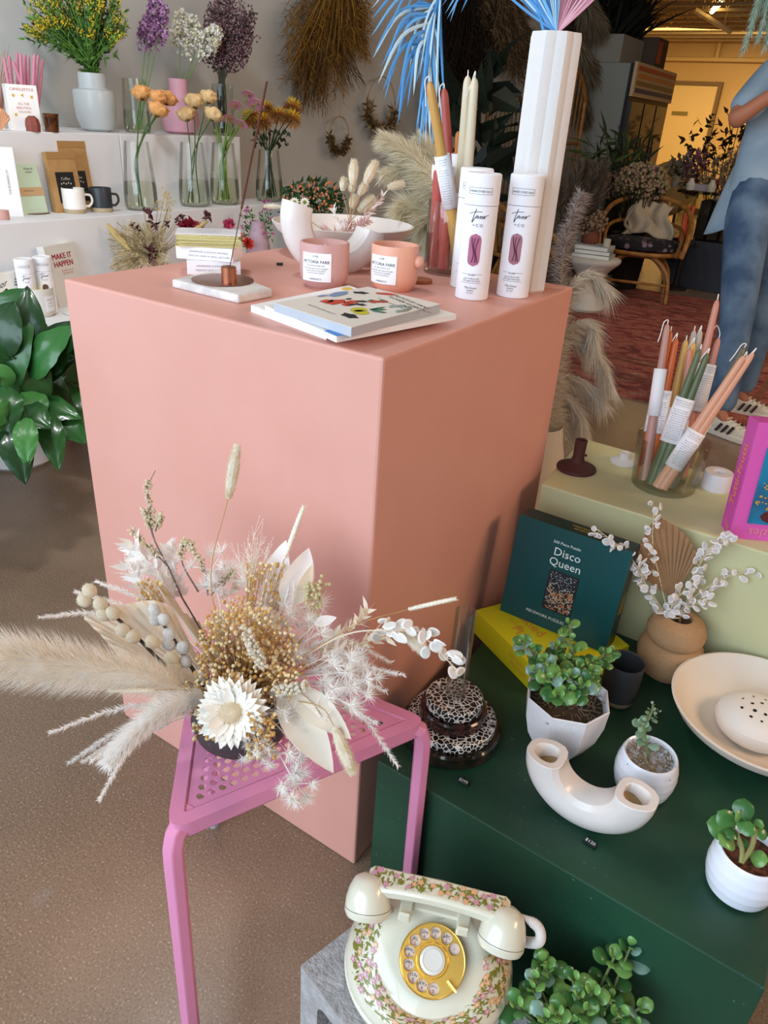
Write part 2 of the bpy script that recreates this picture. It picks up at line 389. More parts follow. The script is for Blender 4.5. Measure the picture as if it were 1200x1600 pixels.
# ================= bouquet on stool =================
VD=dep(P(368,1150,z=SZ)); vc=V((-.047,-.213,SZ))
vm=M('43393a',.55,var=('5a5052',220,(.62,.7)),bump=(150,.06)); v=MB()
v.lathe([(.03,.0),(.046,.004),(.058,.018),(.0625,.035),(.059,.052),(.047,.064),(.033,.068),(.031,.066),(.045,.06),(.055,.048),(.057,.035),(.05,.014),(.01,.008)],vc,40)
tag(v.build('vase',vm,origin=vc),'round charcoal stoneware vase standing on the pink side table','vase')
mouth=vc+V((0,0,.062))
def T(px,py,dd=0): return at(px,py,VD-.03+dd-.00022*max(0,1040-py))
CRM=M('f4e8d3',.8); CR2=M('faf4e8',.85); WHT=M('fefbf7',.85); TAN=M('cba873',.8); GOL=M('f3d699',.85,var=('f7e4b8',60)); BRN=M('33221c',.6)
GB='dried stems in the charcoal vase'
def stem_root(name,label,cat): return thing(name,label,cat,mouth,0,GB)
def fan(name,label,base,tips,mats,pleat=.008,depth=3):
    r=stem_root(name,label,'dried leaf'); mb=MB(); base=V(base); N=len(tips); vs=[]; 
    nrm=(V(tips[0])-base).cross(V(tips[-1])-base).normalized()
    K=5; rows=[]
    tt=cr(tips,(N-1)*depth)
    for j in range(K+1):
        q=(j/K)**.9; rows.append([base.lerp(p,q)+nrm*(pleat*q*(1 if i%2 else -1)) for i,p in enumerate(tt)])
    mb.rings(rows,False,False,closed=False); mb.build('blade',mats,r,smooth=None); 
    s_=MB(); vine(s_,[vc+V((0,0,.02)),base.lerp(mouth,.5),base],.0018,.0015); s_.build('stem',CRM,r); return r
fan('fan_palm_leaf','broad cream pleated fan palm leaf spreading left out of the charcoal vase',T(335,1078,.0),[T(232,1066,-.05),T(205,1045,-.05),T(180,1018,-.05),T(155,990,-.045),T(130,962,-.04),T(160,950,-.03),T(200,943,-.02),T(240,938,-.01),T(268,950,.0)],M('fdf3e0',.8),.0022,4)
fan('fan_palm_leaf','smaller cream pleated palm leaf standing behind the pussy willow twigs',T(345,1050,.03),[T(246,922,.05),T(262,930,.06),T(290,962,.06),T(305,968,.06),T(312,985,.06)],M('fbf2e1',.8),.004,3)
fan('fan_palm_leaf','narrow dark-lined palm leaf at the centre of the bouquet',T(335,1040,0),[T(334,972,.0),T(345,965,-.01),T(358,985,-.01)],CRM,.003,3)
# big pampas plumes
def pampas(name,label,pts,rad,n,mats,core=.001,w=.0009,fwd=1.4,droop=0,root=None,solid=True):
    r=root or stem_root(name,label,'dried grass'); s_=MB(); vine(s_,pts,.0018,.0009); s_.build('stem',TAN,r)
    mb=MB()
    if solid: mb.tube(cr(pts,24),lambda t:max(.0005,rad(t)*.42*(t>.08)),9)
    plume(mb,pts,rad,n,fwd,w,.08,1,core,len(mats),droop); mb.build('plume',mats,r,smooth=None); return r
F1=M('fffaf0',.9); F2=M('faeeda',.9); F3=M('fffefc',.9)
pampas('pampas_plume','thick fluffy cream pampas plume reaching to the left edge of the photo',[T(320,1085,-.02),T(230,1058,-.09),T(120,1042,-.14),T(20,1030,-.18),T(-40,1028,-.2)],lambda t:.036*sin(pi*min(1,.06+t*.82))**.5,11000,[F1,F2,F3],fwd=1.0,w=.0008)
pampas('pampas_plume','smaller white feathery pampas plume just below the thick cream one',[T(325,1082,-.05),T(260,1105,-.1),T(205,1150,-.14),T(170,1190,-.16)],lambda t:.022*(1-.7*t)+.003,4000,[WHT,F3],fwd=1.3)
def feather(label,pts,n=520,R=.009,mat=WHT,root=None,w=.0011):
    r=root or stem_root('feather_grass_stem',label,'dried grass'); s_=MB(); vine(s_,pts,.0008,.0004,5); s_.build('stem',mat,r)
    mb=MB(); plume(mb,pts,lambda t:R*(1-.55*t),n,1.1,w,.35,1,0); mb.build('awns',mat,r,smooth=None)
fe=[((78,1145),(200,1105),-.13),((106,1193),(215,1130),-.14),((128,1190),(230,1135),-.12),((155,1250),(225,1150),-.13),((142,1190),(240,1120),-.1),((62,964),(180,968),-.06),((118,925),(230,965),.02),((150,908),(240,950),.04)]
fl=['feathery white grass stem arching lowest-left but one, over the concrete floor','long feathery white grass stem pointing down left of the vase','feathery white grass stem in the middle of the lower left spray','feathery white grass stem hanging lowest over the floor','short inner feathery grass stem of the lower left spray','thin feathery stem pointing left above the cream pampas plume','feathery stem behind the top of the left palm leaf','uppermost feathery stem on the left of the bouquet']
for (tp,md,dd),lb in zip(fe,fl): feather(lb,[mouth,T(*md,dd*.6),T(*tp,dd)])
fe=[((632,1055),(520,1040),-.06),((604,1080),(500,1050),-.05),((577,1083),(495,1065),-.06),((622,1197),(545,1110),-.09),((612,1035),(510,1000),0),((588,1130),(500,1085),-.08)]
fl=['feathery white stem reaching furthest right over the pink table','feathery stem just below the longest one on the right','short feathery stem over the right rim of the table','feathery stem bending down past the table edge towards the green plinth','feathery stem above the others on the right side','feathery stem over the right perforations of the table']
for (tp,md,dd),lb in zip(fe,fl): feather(lb,[mouth,T(*md,dd*.6),T(*tp,dd)],420,.010)
# asparagus-like white puffs
def puff(label,c,R,n=760,sub=11):
    r=stem_root('bleached_fern_sprig',label,'dried fern'); c=V(c); s_=MB(); vine(s_,[mouth,mouth.lerp(c,.5)+V((0,0,.01)),c],.001,.0007,5); mb=MB()
    for _ in range(sub):
        q=c+rdir()*R*.75; d=(q-mouth).normalized(); s_.tube(cr([c,q],3),.0005,4)
        for _ in range(n//sub): 
            e=(rdir()+d*.7).normalized(); mb.hair(q,q+e*R*rnd(.35,.65),.0010)
    s_.build('stem',WHT,r); mb.build('needles',WHT,r,smooth=None)
for (x,y,d_,R,lb) in ((468,950,.03,.036,'white needle-leaved fern tuft beside the tall white leaves'),(480,1000,.0,.034,'white fern tuft right of the golden buds'),(540,1050,-.05,.034,'white fern tuft above the right table rim'),(525,1090,-.07,.034,'white fern tuft over the middle right of the table'),(470,1175,-.09,.030,'white fern tuft under the large beige leaves'),(462,1225,-.10,.024,'lowest white fern tuft hanging off the front table edge'),(402,1180,-.09,.022,'white fern tuft on the vase front beside the strawflower'),(430,1115,-.06,.03,'white fern tuft in front of the vase, right of the strawflower'),(410,980,.01,.03,'white fern tuft amid the golden buds'),(560,1075,-.06,.032,'rightmost white fern tuft over the table'),(330,890,.07,.034,'fine white fern tuft behind the palm leaves'),(355,905,.07,.03,'second fine fern tuft behind the palm leaves, nearer the centre')):
    puff(lb,T(x,y,d_),R)
# golden bud mass
bud=MB(); stl=MB(); 
for _ in range(3900):
    a=random.random(); x=rnd(290,485); y=rnd(930,1135)
    e=((x-385)/88)**2+((y-1030)/92)**2
    if e>rnd(.55,1.12)+.12*sin(3*math.atan2(y-1030,x-385)+.6): continue
    p=T(x,y,rnd(-.06,.05)-(.02 if y>1040 else 0)); 
    if (p-mouth).length<.02: continue
    bud.k=random.randrange(3); bud.ball(p,rnd(.0014,.0026),6,4)
    if random.random()<.25: stl.tube([mouth.lerp(p,.35),p],.0004,4)
for (cx,cy,w_,h_,n_,dd) in ((235,930,20,26,60,.03),(330,1135,28,22,110,-.07),(408,1150,22,35,150,-.09),(305,1095,30,22,110,-.05),(415,920,30,40,120,.02),(270,1085,26,20,60,-.06)):
    for _ in range(n_): p=T(rnd(cx-w_,cx+w_),rnd(cy-h_,cy+h_),dd+rnd(-.012,.012)); bud.k=random.randrange(3); bud.ball(p,rnd(.0015,.0027),6,4); stl.tube([p,p.lerp(mouth,.12)],.0004,4)
r=stem_root('dried_bud_cluster','golden mass of tiny dried buds at the heart of the bouquet','dried flowers')
for q,nm,mt in ((bud,'buds',[GOL,M('fbefcb',.85),M('e2b468',.85)]),(stl,'stems',TAN)):
    o=q.build(nm,mt,r); o['kind']='stuff'
# pussy willow
def willow(label,pts,cats,R,mt):
    r=stem_root('pussy_willow_twig',label,'twig'); s_=MB(); vine(s_,pts,.0026,.0018,7,20); s_.build('stem',BRN,r); c=cr(pts,40)
    for k,(x,y) in enumerate(cats):
        p=T(x,y,0); q=min(c,key=lambda z:(z-CP-ray(x,y)*((z-CP).dot(ray(x,y))/ray(x,y).length_squared)).length); p=at(x,y,dep(q)-.004)
        mb=MB(); ax=(pts[-1]-pts[0]).normalized(); mb.ball(p,(R,R,R*1.15),12,9,frame((0,0,0),ax.orthogonal(),ax))
        for _ in range(160): d=rdir(); mb.hair(p+d*R*.95,p+d*R*1.25+ax*R*.2,.0006)
        mb.build('catkin',mt,r)
willow('dark pussy willow twig with tan furry catkins, left of the other twig',[T(335,1095,-.04),T(290,1070,-.05),T(240,1022,-.05),T(190,972,-.04),T(135,935,-.03)],[(140,923),(132,938),(157,944),(176,958),(162,960),(192,985),(208,995),(238,1003),(268,1029),(272,1042)],.0080,M('eadfc8',.95))
willow('dark pussy willow twig with silver-grey catkins, right of the other twig',[T(345,1095,-.03),T(318,1070,-.04),T(285,1020,-.04),T(262,985,-.03),T(240,955,-.02)],[(241,953),(243,968),(256,968),(264,991),(264,1007),(286,1012),(290,1034),(313,1055),(332,1070)],.0072,M('f2f0ec',.95,var=('d5d3d0',90)))
# leafy white ruscus
def leafy(label,pts,n,L,mat,Wd=.35,r_=None,sp=.9,name='bleached_ruscus_stem',t0=.35):
    r=stem_root(name,label,'dried foliage'); s_=MB(); vine(s_,pts,.001,.0005,5); s_.build('stem',mat,r); c=cr(pts,30); mb=MB()
    for k in range(n):
        t=t0+(1-t0)*k/(n-1); i=min(int(t*30),29); tg=(c[i+1]-c[i]).normalized(); q=rdir(); q=(q-tg*q.dot(tg)).normalized()
        mb.leaf(c[i],tg*.8+q*sp,rdir(),L*rnd(.7,1.1),L*Wd,rnd(-.5,.5),.15,5)
    mb.build('leaves',mat,r,smooth=60)
leafy('white leafy sprig at the upper left of the bouquet',[mouth,T(290,980,.06),T(250,900,.07),T(205,850,.07)],46,.030,WHT,t0=.5)
leafy('white leafy sprig leaning outward below the upper left one',[mouth,T(280,980,.05),T(240,930,.06),T(198,882,.06)],40,.029,WHT,t0=.55)
leafy('white leafy sprig rising behind the grey branch',[mouth,T(300,970,.07),T(275,900,.08),T(262,850,.08)],36,.026,WHT,t0=.5)
leafy('pale leafy sprig in the upper middle, behind the bunny tail stem',[mouth,T(340,960,.08),T(360,925,.08),T(375,905,.08)],24,.02,CR2,t0=.5)
leafy('beige leafy sprig rising right of centre over the plinth corner',[mouth,T(490,1010,.0),T(550,980,.0),T(575,950,0)],40,.018,CRM,t0=.45)
leafy('beige leafy sprig lying under the honesty pods on the right',[mouth,T(480,1020,0),T(540,1010,-.01),T(610,995,-.02)],44,.018,CRM,t0=.4)
leafy('short beige leafy sprig low on the right',[mouth,T(480,1040,-.03),T(530,1020,-.03),T(562,1038,-.03)],26,.018,CR2,t0=.4)
def big_leaf(label,base,tip,Wd,nrm,curl=.2,mat=WHT):
    r=stem_root('bleached_broad_leaf',label,'dried leaf'); base=V(base); tip=V(tip); mb=MB(); d=tip-base; mb.leaf(base,d,nrm,d.length*1.03,Wd,curl,.35,12,.75,.8); mb.build('blade',mat,r,smooth=60)
    s_=MB(); vine(s_,[mouth,mouth.lerp(base,.6),base],.0013); s_.build('stem',mat,r)
cd=(CP-mouth).normalized()
big_leaf('tall white broad leaf left of the thin seed spike',T(425,960,.03),T(443,848,.04),.044,cd+V((-.5,0,.2)),.1)
big_leaf('tall white broad leaf right of the thin seed spike',T(448,945,.02),T(480,857,.03),.042,cd+V((.5,0,0)),-.1)
big_leaf('small white leaf between the tall white leaves and the pale buds',T(462,945,.01),T(488,885,.02),.02,cd+V((.8,0,0)),.1,CRM)
big_leaf('large beige leaf lying over the table, left one of the pair',T(440,1080,-.05),T(521,1210,-.11),.044,cd,-.2,M('f0e7d6',.8))
big_leaf('large beige leaf lying over the table, right one of the pair',T(455,1075,-.05),T(548,1160,-.1),.036,cd+V((.3,0,.3)),-.2,M('f3ebdb',.8))
big_leaf('white leaf poking right at the pale bud cluster',T(492,975,0),T(525,965,0),.014,cd,0); big_leaf('second small white leaf under the pale bud cluster',T(500,985,0),T(528,995,0),.013,cd,0)
# bunny tails, spikes
def bunny(label,pts,c0,c1,R,n=1500,mat=None,root=None,name='bunny_tail',hl=.35,mats=None):
    r=root or stem_root(name,label,'dried grass'); s_=MB(); vine(s_,pts,.0008,.0006,5,18); s_.build('stem',TAN,r); mb=MB(); c0=V(c0);c1=V(c1); ax=c1-c0
    mb.tube([c0.lerp(c1,k/8) for k in range(9)],lambda t:max(.0004,R*.72*sin(pi*(.06+.9*t))**.6),8)
    plume(mb,[c0,c1],lambda t:R*sin(pi*(.08+.86*t))**.6,n,hl*2,.0007,0,1,R*.4)
    mb.build('head',mats or M('eee0c4',.95,var=('f6eedd',60)),r); return r
bunny('tall bunny tail standing highest in the bouquet against the pink plinth',[mouth,T(330,915,.02),T(357,776,.03)],T(357,779,.03),T(371,695,.03),.0095,2200)
bunny('bunny tail hanging down right of the vase over the table edge',[mouth,T(490,1100,-.08),T(523,1135,-.1)],T(523,1137,-.1),T(552,1210,-.12),.010,2000)
bunny('bunny tail among the papery pods on the far right',[mouth,T(560,1010,-.03),T(625,985,-.04)],T(630,985,-.045),T(668,1022,-.05),.010,2000)
def spike(label,pts,c0,c1,R):
    r=stem_root('seed_spike',label,'dried grass'); s_=MB(); vine(s_,pts,.0007,.0006,5,18); s_.build('stem',TAN,r); mb=MB(); c0=V(c0);c1=V(c1)
    mb.tube([c0.lerp(c1,k/40) for k in range(41)],lambda t:max(.0005,R*(sin(pi*(.04+.93*t))**.35)*(1+.12*sin(t*80))),10); plume(mb,[c0,c1],lambda t:R*1.3,500,.8,.0006,0,1,R*.6); mb.build('head',M('f0e6d2',.85,bump=(500,.4)),r)
spike('slim upright seed spike between the tall white leaves',[mouth,T(428,925,.03),T(445,872,.03)],T(445,872,.03),T(475,790,.04),.0034)
spike('slim seed spike pointing right over the plinth corner',[mouth,T(540,985,-.03),T(638,952,-.02)],T(638,952,-.02),T(713,935,-.02),.0028)
spike('slim seed spike pointing left under the cream pampas',[mouth,T(290,1078,-.08),T(242,1078,-.1)],T(242,1078,-.1),T(168,1079,-.12),.0028)
# grey curly sprig
r=stem_root('dried_branch','grey branching twig with crumbly buds at the upper left','branch'); s_=MB(); mb=MB()
brs=[[(285,935,.06),(265,890,.07),(240,840,.07),(236,800,.07),(230,765,.07),(243,735,.07)],[(262,885,.07),(240,862,.07),(205,828,.07)],[(240,840,.07),(226,795,.07)],[(243,830,.07),(252,805,.07)],[(310,925,.06),(285,880,.07),(288,850,.07),(300,852,.07)],[(325,930,.07),(318,885,.07),(290,845,.07)],[(330,930,.07),(350,905,.07),(362,895,.07)]]
for q in brs:
    pts=[T(*u) for u in q]; vine(s_,pts,.0013,.0005,5,16); c=cr(pts,30)
    for k in range(70):
        i=random.randint(12 if q is not brs[0] else 16,26 if q is brs[0] else 30); mb.ball(c[i]+rdir()*.0042,rnd(.0012,.0024),5,4)
vine(s_,[mouth,T(300,960,.06),T(285,935,.06)],.0013,.0012); s_.build('twig',M('8a7f78',.8),r); o=mb.build('buds',M('f0e5cb',.9,var=('ddcfac',80)),r)
# fine panicles
r=stem_root('airy_grass_panicle','very fine white airy grass panicles against the pink plinth','dried grass'); mb=MB()
for (x,y) in ((397,830),(385,858),(408,845),(378,885),(400,870),(414,862),(372,870)):
    tp=T(x,y,.04); b_=T(395+rnd(-8,8),930,.03); c=cr([mouth,b_,b_.lerp(tp,.5)+rdir()*.004,tp],20); mb.tube(c,.0003,4)
    for k in range(34):
        i=random.randint(11,19); e=c[i]+(rdir()*.8+(tp-b_).normalized())*rnd(.006,.016); mb.tube([c[i],e],.0002,3); mb.ball(e,.0007,4,3)
mb.build('panicle',CR2,r)
# pale round buds
r=stem_root('round_bud_sprig','cluster of pale round buds right of the tall white leaves','dried flowers'); mb=MB(); s_=MB()
for _ in range(60):
    p=T(rnd(476,502),rnd(908,950),.01+rnd(-.01,.01)); mb.ball(p,rnd(.002,.003),7,5)
for x,y in ((503,900),(510,913),(515,913),(497,962),(490,955)): p=T(x,y,.01); mb.ball(p,.0024,7,5); s_.tube([p,T(490,945,.01)],.0004,4)
vine(s_,[mouth,T(470,1000,.0),T(488,950,.01)],.001); mb.build('buds',M('ddd2a4',.8),r); s_.build('stem',TAN,r)
# small curled white plush tips
for (x0,y0,x1,y1,lb) in ((430,1080,480,1072,'pale cockscomb bud head in front of the right leaves'),(382,985,410,1040,'fuzzy white celosia spike lying on the golden buds')):
    r=stem_root('fuzzy_seed_head',lb,'dried flower'); mb=MB(); a=T(x0,y0,-.07);e=T(x1,y1,-.08)
    for k in range(120): mb.ball(a.lerp(e,random.random())+rdir()*.006,rnd(.0015,.0028),5,4)
    plume(mb,[a,e],lambda t:.009,300,.6,.0008); mb.build('head',M('efe6d4',.9),r)
# honesty pods
def pod(mb,rim,c,ax,up,L,Wd):
    F=frame(c,up,ax); n=12
    for g,k,s_ in ((mb,1,1.0),(rim,1.0,1)):
        pass
    pr=[F@V((L*.5*cos(2*pi*i/n),Wd*.5*sin(2*pi*i/n),.0006*sin(4*pi*i/n))) for i in range(n)]
    pi_=[F@V((L*.36*cos(2*pi*i/n),Wd*.34*sin(2*pi*i/n),.0012)) for i in range(n)]
    mb.add(pi_,[tuple(range(n))]); rim.rings([pr,pi_],False,False)
def honesty(root,pts,n,L,t0=.3,R=.012,m1=None,m2=None,sd=CP):
    s_=MB(); vine(s_,pts,.0012,.0006,5,24); mb=MB(); rim=MB(); c=cr(pts,40)
    for k in range(n):
        t=t0+(1-t0)*(k/(n-1)); i=min(int(t*40),39); q=rdir(); tg=(c[i+1]-c[i]).normalized(); q=(q-tg*q.dot(tg)).normalized(); p=c[i]+q*R*rnd(.6,1.2)+tg*R*.7
        ax=((sd-p).normalized()+rdir()*.9).normalized(); up=(q+tg+rdir()*.3)
        s_.tube([c[i],p],.0004,4); pod(mb,rim,p,ax,up,L*rnd(.85,1.1),L*.68)
    s_.build('stem',m2 or CRM,root); mb.build('pod_centres',m1 or M('d8d2ca',.6),root,smooth=None); rim.build('pod_rims',WHT,root,smooth=None)
r=stem_root('honesty_stem','arching stem of white papery seed pods reaching the glass tube on the right','dried flower')
honesty(r,[mouth,T(520,1000,-.03),T(600,985,-.05),T(660,995,-.06),T(712,1045,-.07)],30,.018,.42)
# large strawflower
r=stem_root('strawflower','large white strawflower with cream centre leaning over the vase rim','dried flower'); c=T(362,1112,-.085); ax=(CP-c).normalized()+V((0,-.1,-.15)); ax.normalize(); F=frame(c,(1,0,0),ax); pe=MB()
for k,(nn_,L,el) in enumerate(((34,.034,.10),(30,.031,.35),(26,.026,.6))):
    for i in range(nn_):
        a=2*pi*(i+.37*k)/nn_+rnd(-.06,.06); d=F.to_3x3()@V((cos(a),sin(a),el+rnd(-.12,.12))); pe.leaf(c+d*.008,d,F.to_3x3()@V((0,0,1)),L*rnd(.9,1.08),.0115,rnd(-.1,.6),.25,5,.75,.7)
pe.build('petals',M('faf6ec',.7),r,smooth=60); ce=MB(); R3=F.to_3x3()
for i in range(260):
    q=i/260; rr_=.0165*math.sqrt(q); a=i*2.39996; p=c+R3@V((rr_*cos(a),rr_*sin(a),.010-.005*q)); ce.tube([p-R3@V((0,0,.008)),p+R3@V((.0016*cos(a),.0016*sin(a),.003))],[.0009,.0004],4)
ce.ball(c+R3@V((0,0,.002)),(.0165,.0165,.009),20,10,F); ce.build('disc',M('fdf0d6',.8),r); s_=MB(); vine(s_,[mouth,mouth.lerp(c,.5)+V((0,0,.01)),c-ax*.01],.0015); s_.build('stem',TAN,r)
# ================= things on the pink plinth =================
def cyl_fn(c,r,a0,z0,rev=1):                         # bends flat x,y onto an upright cylinder
    return lambda x,y: V((c[0]+r*cos(a0+x/r),c[1]+r*sin(a0+x/r),c[2]+z0+y))
def ang(c): d=CP-V(c); return math.atan2(d.y,d.x)
INK=M('2b2a2c',.6); PAP=M('f4f3f6',.6)
cop=M('b06f52',.28,metal=.9,bump=(200,.03)); cop2=M('8f6354',.35,metal=.75)
# marble slab
q=[P(268,437,z=H+.012),P(345,420,z=H+.012),P(426,452,z=H+.012),P(372,462,z=H+.012)]
a=q[0]; u=(q[3]-q[0]); v=(q[1]-q[0]); 
sl=[q[0],q[3],q[2],q[1]]
tag(MB().hexa([(p.x,p.y,H) for p in sl],[(p.x,p.y,H+.013) for p in sl]).build('marble_tile',M('dfdad7',.6,var=('c9c2be',40),bump=(120,.25)),bevel=.003,origin=(sl[0].x,sl[0].y,H),smooth=None),'rough white marble tile under the copper incense holder','tile')
ic=P(348,437,z=H+.0145); r=thing('incense_holder','round copper dish incense holder with a copper socket on the marble tile','incense holder',(ic.x,ic.y,H+.0132))
c0=(ic.x,ic.y,H+.0132); MB().lathe([(.0,0),(.046,0),(.048,.001),(.048,.002),(.046,.0022),(0,.0018)],c0,48,cap0=False,cap1=False).build('dish',cop2,r)
sc=P(358,442,z=H+.015); MB().lathe([(.0115,.0),(.0115,.0235),(.0105,.0245),(.003,.0245),(.003,.01)],(sc.x,sc.y,H+.0152),32).build('socket',cop,r,bevel=0)
s0=V((sc.x,sc.y,H+.03)); tp=P(417,127,y=sc.y+.03); s1=s0.lerp(tp,.36)
tag(MB().tube([s0,s1,s1+(tp-s0)*.0001,tp],[.0007,.0007,.0016,.0016],8).build('incense_stick',M('6f4238',.85),origin=s0),'thin brown incense stick leaning in the copper socket on the pink plinth','incense stick')
# soap boxes + cards
def obox(name,label,cat,px,w,d,h,ang_,z,mats,bevel=.001,grp=None):
    c=px; r=thing(name,label,cat,(c.x,c.y,z),0,grp); F=Matrix.Translation((c.x,c.y,z))@Matrix.Rotation(ang_,4,'Z')
    MB().box((0,0,h/2),(w,d,h),F).build('box',mats,r,bevel=bevel,smooth=None); return r,F
wb=M('f0edf1',.55)
def side_text(F,w,d,h,face,s,size,dx=0,dz=0,mat=INK,root=None,name='lettering'):
    mb=MB()
    for (t_,sz_,ox,oz) in s:
        if face=='front': mb.text(t_,sz_,lambda x,y: F@V((x+ox,-d/2-.0004,h/2+y+oz)))
        elif face=='left': mb.text(t_,sz_,lambda x,y: F@V((-w/2-.0004,-x-ox,h/2+y+oz)))
        elif face=='right': mb.text(t_,sz_,lambda x,y: F@V((w/2+.0004,x+ox,h/2+y+oz)))
        elif face=='top': mb.text(t_,sz_,lambda x,y: F@V((x+ox,y+oz,h+.0004)))
    return mb.build(name,mat,root,smooth=None)
LT=M('8d8a92',.6)
cbx=P(333,418,z=H+.012)
c1=V((cbx.x-.018,cbx.y+.02,0)); th=math.atan2(c1.y-CP.y,c1.x-CP.x)-pi/2
r,F=obox('soap_box','white lettered soap box at the bottom of the stack behind the marble tile','box',c1,.089,.06,.023,th+.0,H,wb); side_text(F,.089,.06,.023,'front',[('HANDMADE & ALWAYS ORIGINAL',.0042,.004,.003),('MADE BY HAND IN SMALL BATCHES',.0042,.004,-.004)],0,root=r,mat=LT)
r,F=obox('soap_box','white lettered soap box lying second in the stack, under the gold-edged cards','box',c1+V((-.006,-.002,0)),.098,.062,.021,th-.32,H+.0232,wb); side_text(F,.098,.062,.021,'front',[('HANDMADE & ALWAYS ORIGINAL',.0044,.008,.003),('MADE BY HAND IN SMALL BATCHES',.0044,.008,-.004)],0,root=r,mat=LT); side_text(F,.098,.062,.021,'left',[('Soap Bar',.008,.0,.003),('lather & scent',.005,0,-.004)],0,root=r,mat=INK)
zc=H+.0445; gold=M('d8cb8e',.35,metal=.4,bump=(600,.3))
for k in range(9):
    w_,d_=.104+rnd(-.004,.004),.066; F=Matrix.Translation((c1.x-.008+rnd(-.004,.004),c1.y+rnd(-.003,.003),zc))@Matrix.Rotation(th+rnd(-.09,.07)-.05,4,'Z')
    lb='gold-edged greeting card, %s of the stack on the white soap boxes'%['lowest','second from the bottom','third from the bottom','fourth from the bottom','fifth from the bottom','sixth from the bottom','third from the top','second from the top'][k] if k<8 else 'topmost greeting card of the stack, white with small print'
    o=MB(); o.box((0,0,.0011),(w_,d_,.0022),F); r=thing('greeting_card',lb,'card',(c1.x,c1.y,zc),0,'gold-edged cards in the stack' if k<8 else None); o.build('card',gold if k<8 else M('d9d6d8',.6),r,smooth=None)
    if k==8:
        t_=MB(); 
        for j,y_ in enumerate((.02,.012,.004,-.004,-.012,-.02)): t_.text(['love & friendship','a thousand thanks to you','for every kind and small thing','with all my heart','and best wishes','always and ever'][j],.006,lambda x,y:F@V((x,y+y_,.0026)))
        t_.build('lettering',LT,r,smooth=None)
    zc+=.0024
# price tag on plinth
def price(px,py,z,s,label,w=.0185,rot=None,mirror=False):
    c=P(px,py,z=z+.003); d=V((c.x-CP.x,c.y-CP.y,0)).normalized(); a_=math.atan2(d.y,d.x)-pi/2+(rot or 0)
    F=Matrix.Translation((c.x,c.y,z))@Matrix.Rotation(a_,4,'Z'); r=thing('price_tag',label,'price tag',(c.x,c.y,z))
    MB().box((0,0,.0025),(w,.0075,.005),F).build('block',M('161b1c',.4),r,bevel=.0008,smooth=None)
    MB().text(s,.0072,lambda x,y:F@V((x,y,.0055))).build('lettering',M('f2f2f2',.5),r,smooth=None)
price(437,412,H,'$8','tiny black price block on the pink plinth between the incense dish and the candle',.011,-.2)
# U vases
UW=M('e9e1dc',.28,var=('e2d8d2',14),coat=.3,bump=(25,.05))
def uvase(label,L,R,ctr_drop,mr,mat=UW):
    L=V(L);R=V(R); mid=(L+R)/2; ax=(R-L).normalized(); Rr=(R-L).length/2; dn=V((0,0,-1)); dn=(dn-ax*dn.dot(ax)).normalized(); sd=ax.cross(dn)
    r=thing('arch_vase',label,'vase',(mid.x,mid.y,mid.z-Rr-mr)); 
    def sec(a,s_):
        o=mid+(-ax*cos(a)+dn*sin(a))*Rr; rad=(-ax*cos(a)+dn*sin(a)); out=[]
        for k in range(20):
            b=2*pi*k/20; x,y=cos(b),sin(b); p_=3.2; q_=(abs(x)**p_+abs(y)**p_)**(-1/p_); 
            fl=1.0 if x>0 else .72+.28*abs(y)**0
            out.append(o+rad*(x*q_*mr*s_*(1 if x>0 else .95))+sd*(y*q_*mr*s_*(1.0-.28*max(0,x))))
        return out
    mb=MB(); N=36; A_=[pi*k/N for k in range(N+1)]
    rs=[sec(.35,.56),sec(.02,.60),sec(0,.62)]+[sec(a,1) for a in A_]+[sec(pi,.62),sec(pi-.02,.60),sec(pi-.35,.56)]
    mb.rings(rs,True,True); mb.build('body',mat,r,smooth=30,bevel=.0012); 
    for a in (.30,pi-.30):
        h_=MB(); h_.rings([sec(a,.565)],True,False); h_.build('opening',M('bfa27c',.9),r,smooth=None)
    return r
uvase('glossy white arch-shaped vase with two upright necks on the pink plinth, behind the candles',P(465,318,z=1.03),P(580,360,z=.985),0,.026)
# shallow bowls
def bowl(name,label,c,R,h,mat,base=.05):
    r=thing(name,label,'bowl',c); MB().lathe([(base*.9,0),(base,.002),(base+.02,.008),(R*.72,h*.38),(R*.93,h*.74),(R,h),(R-.004,h+.001),(R*.9,h*.74),(R*.68,h*.42),(base+.01,.016),(0,.012)],c,64,cap1=False).build('body',mat,r); return r
bc=P(530,378,z=.975); bc=V((-.488,.575,H)); bowl('bowl','wide cream ceramic bowl behind the arch vase on the pink plinth',bc,.145,.06,M('e0d6cf',.5))
# bunny tail bunch in bowl
BB='dried stems in the bowl on the pink plinth'; bd=dep(bc+V((0,0,.03))); foot=bc+V((.01,-.01,.02))
def T(px,py,dd=0): return at(px,py,bd-.02+dd)
def stem_root(name,label,cat,m_=None): return thing(name,label,cat,foot,0,BB)
pal=[M('ddcabd',.95),M('efe4da',.95),M('e0b9b2',.95),M('b3a188',.95)]
for k,(x0,y0,x1,y1,R,mi,lb) in enumerate(((551,290,553,250,.010,1,'tall white bunny tail, left of the two highest'),(570,288,588,252,.011,1,'tall white bunny tail, right of the two highest'),(535,298,538,278,.008,0,'small pale bunny tail lowest on the left'),(549,300,550,288,.009,2,'pink bunny tail under the two highest'),(560,305,572,286,.009,0,'mauve-beige bunny tail in the middle of the bunch'),(549,325,556,305,.009,0,'mauve bunny tail at the bottom of the bunch'),(560,330,585,308,.011,3,'olive-beige bunny tail, the thickest of the bunch'),(605,293,632,287,.009,0,'grey bunny tail pointing right'))):
    bunny(lb,[foot,T(545,350),T(x0,y0,.01*k-.03)],T(x0,y0,.01*k-.03),T(x1,y1,.01*k-.03),R*1.35,900,pal[mi])
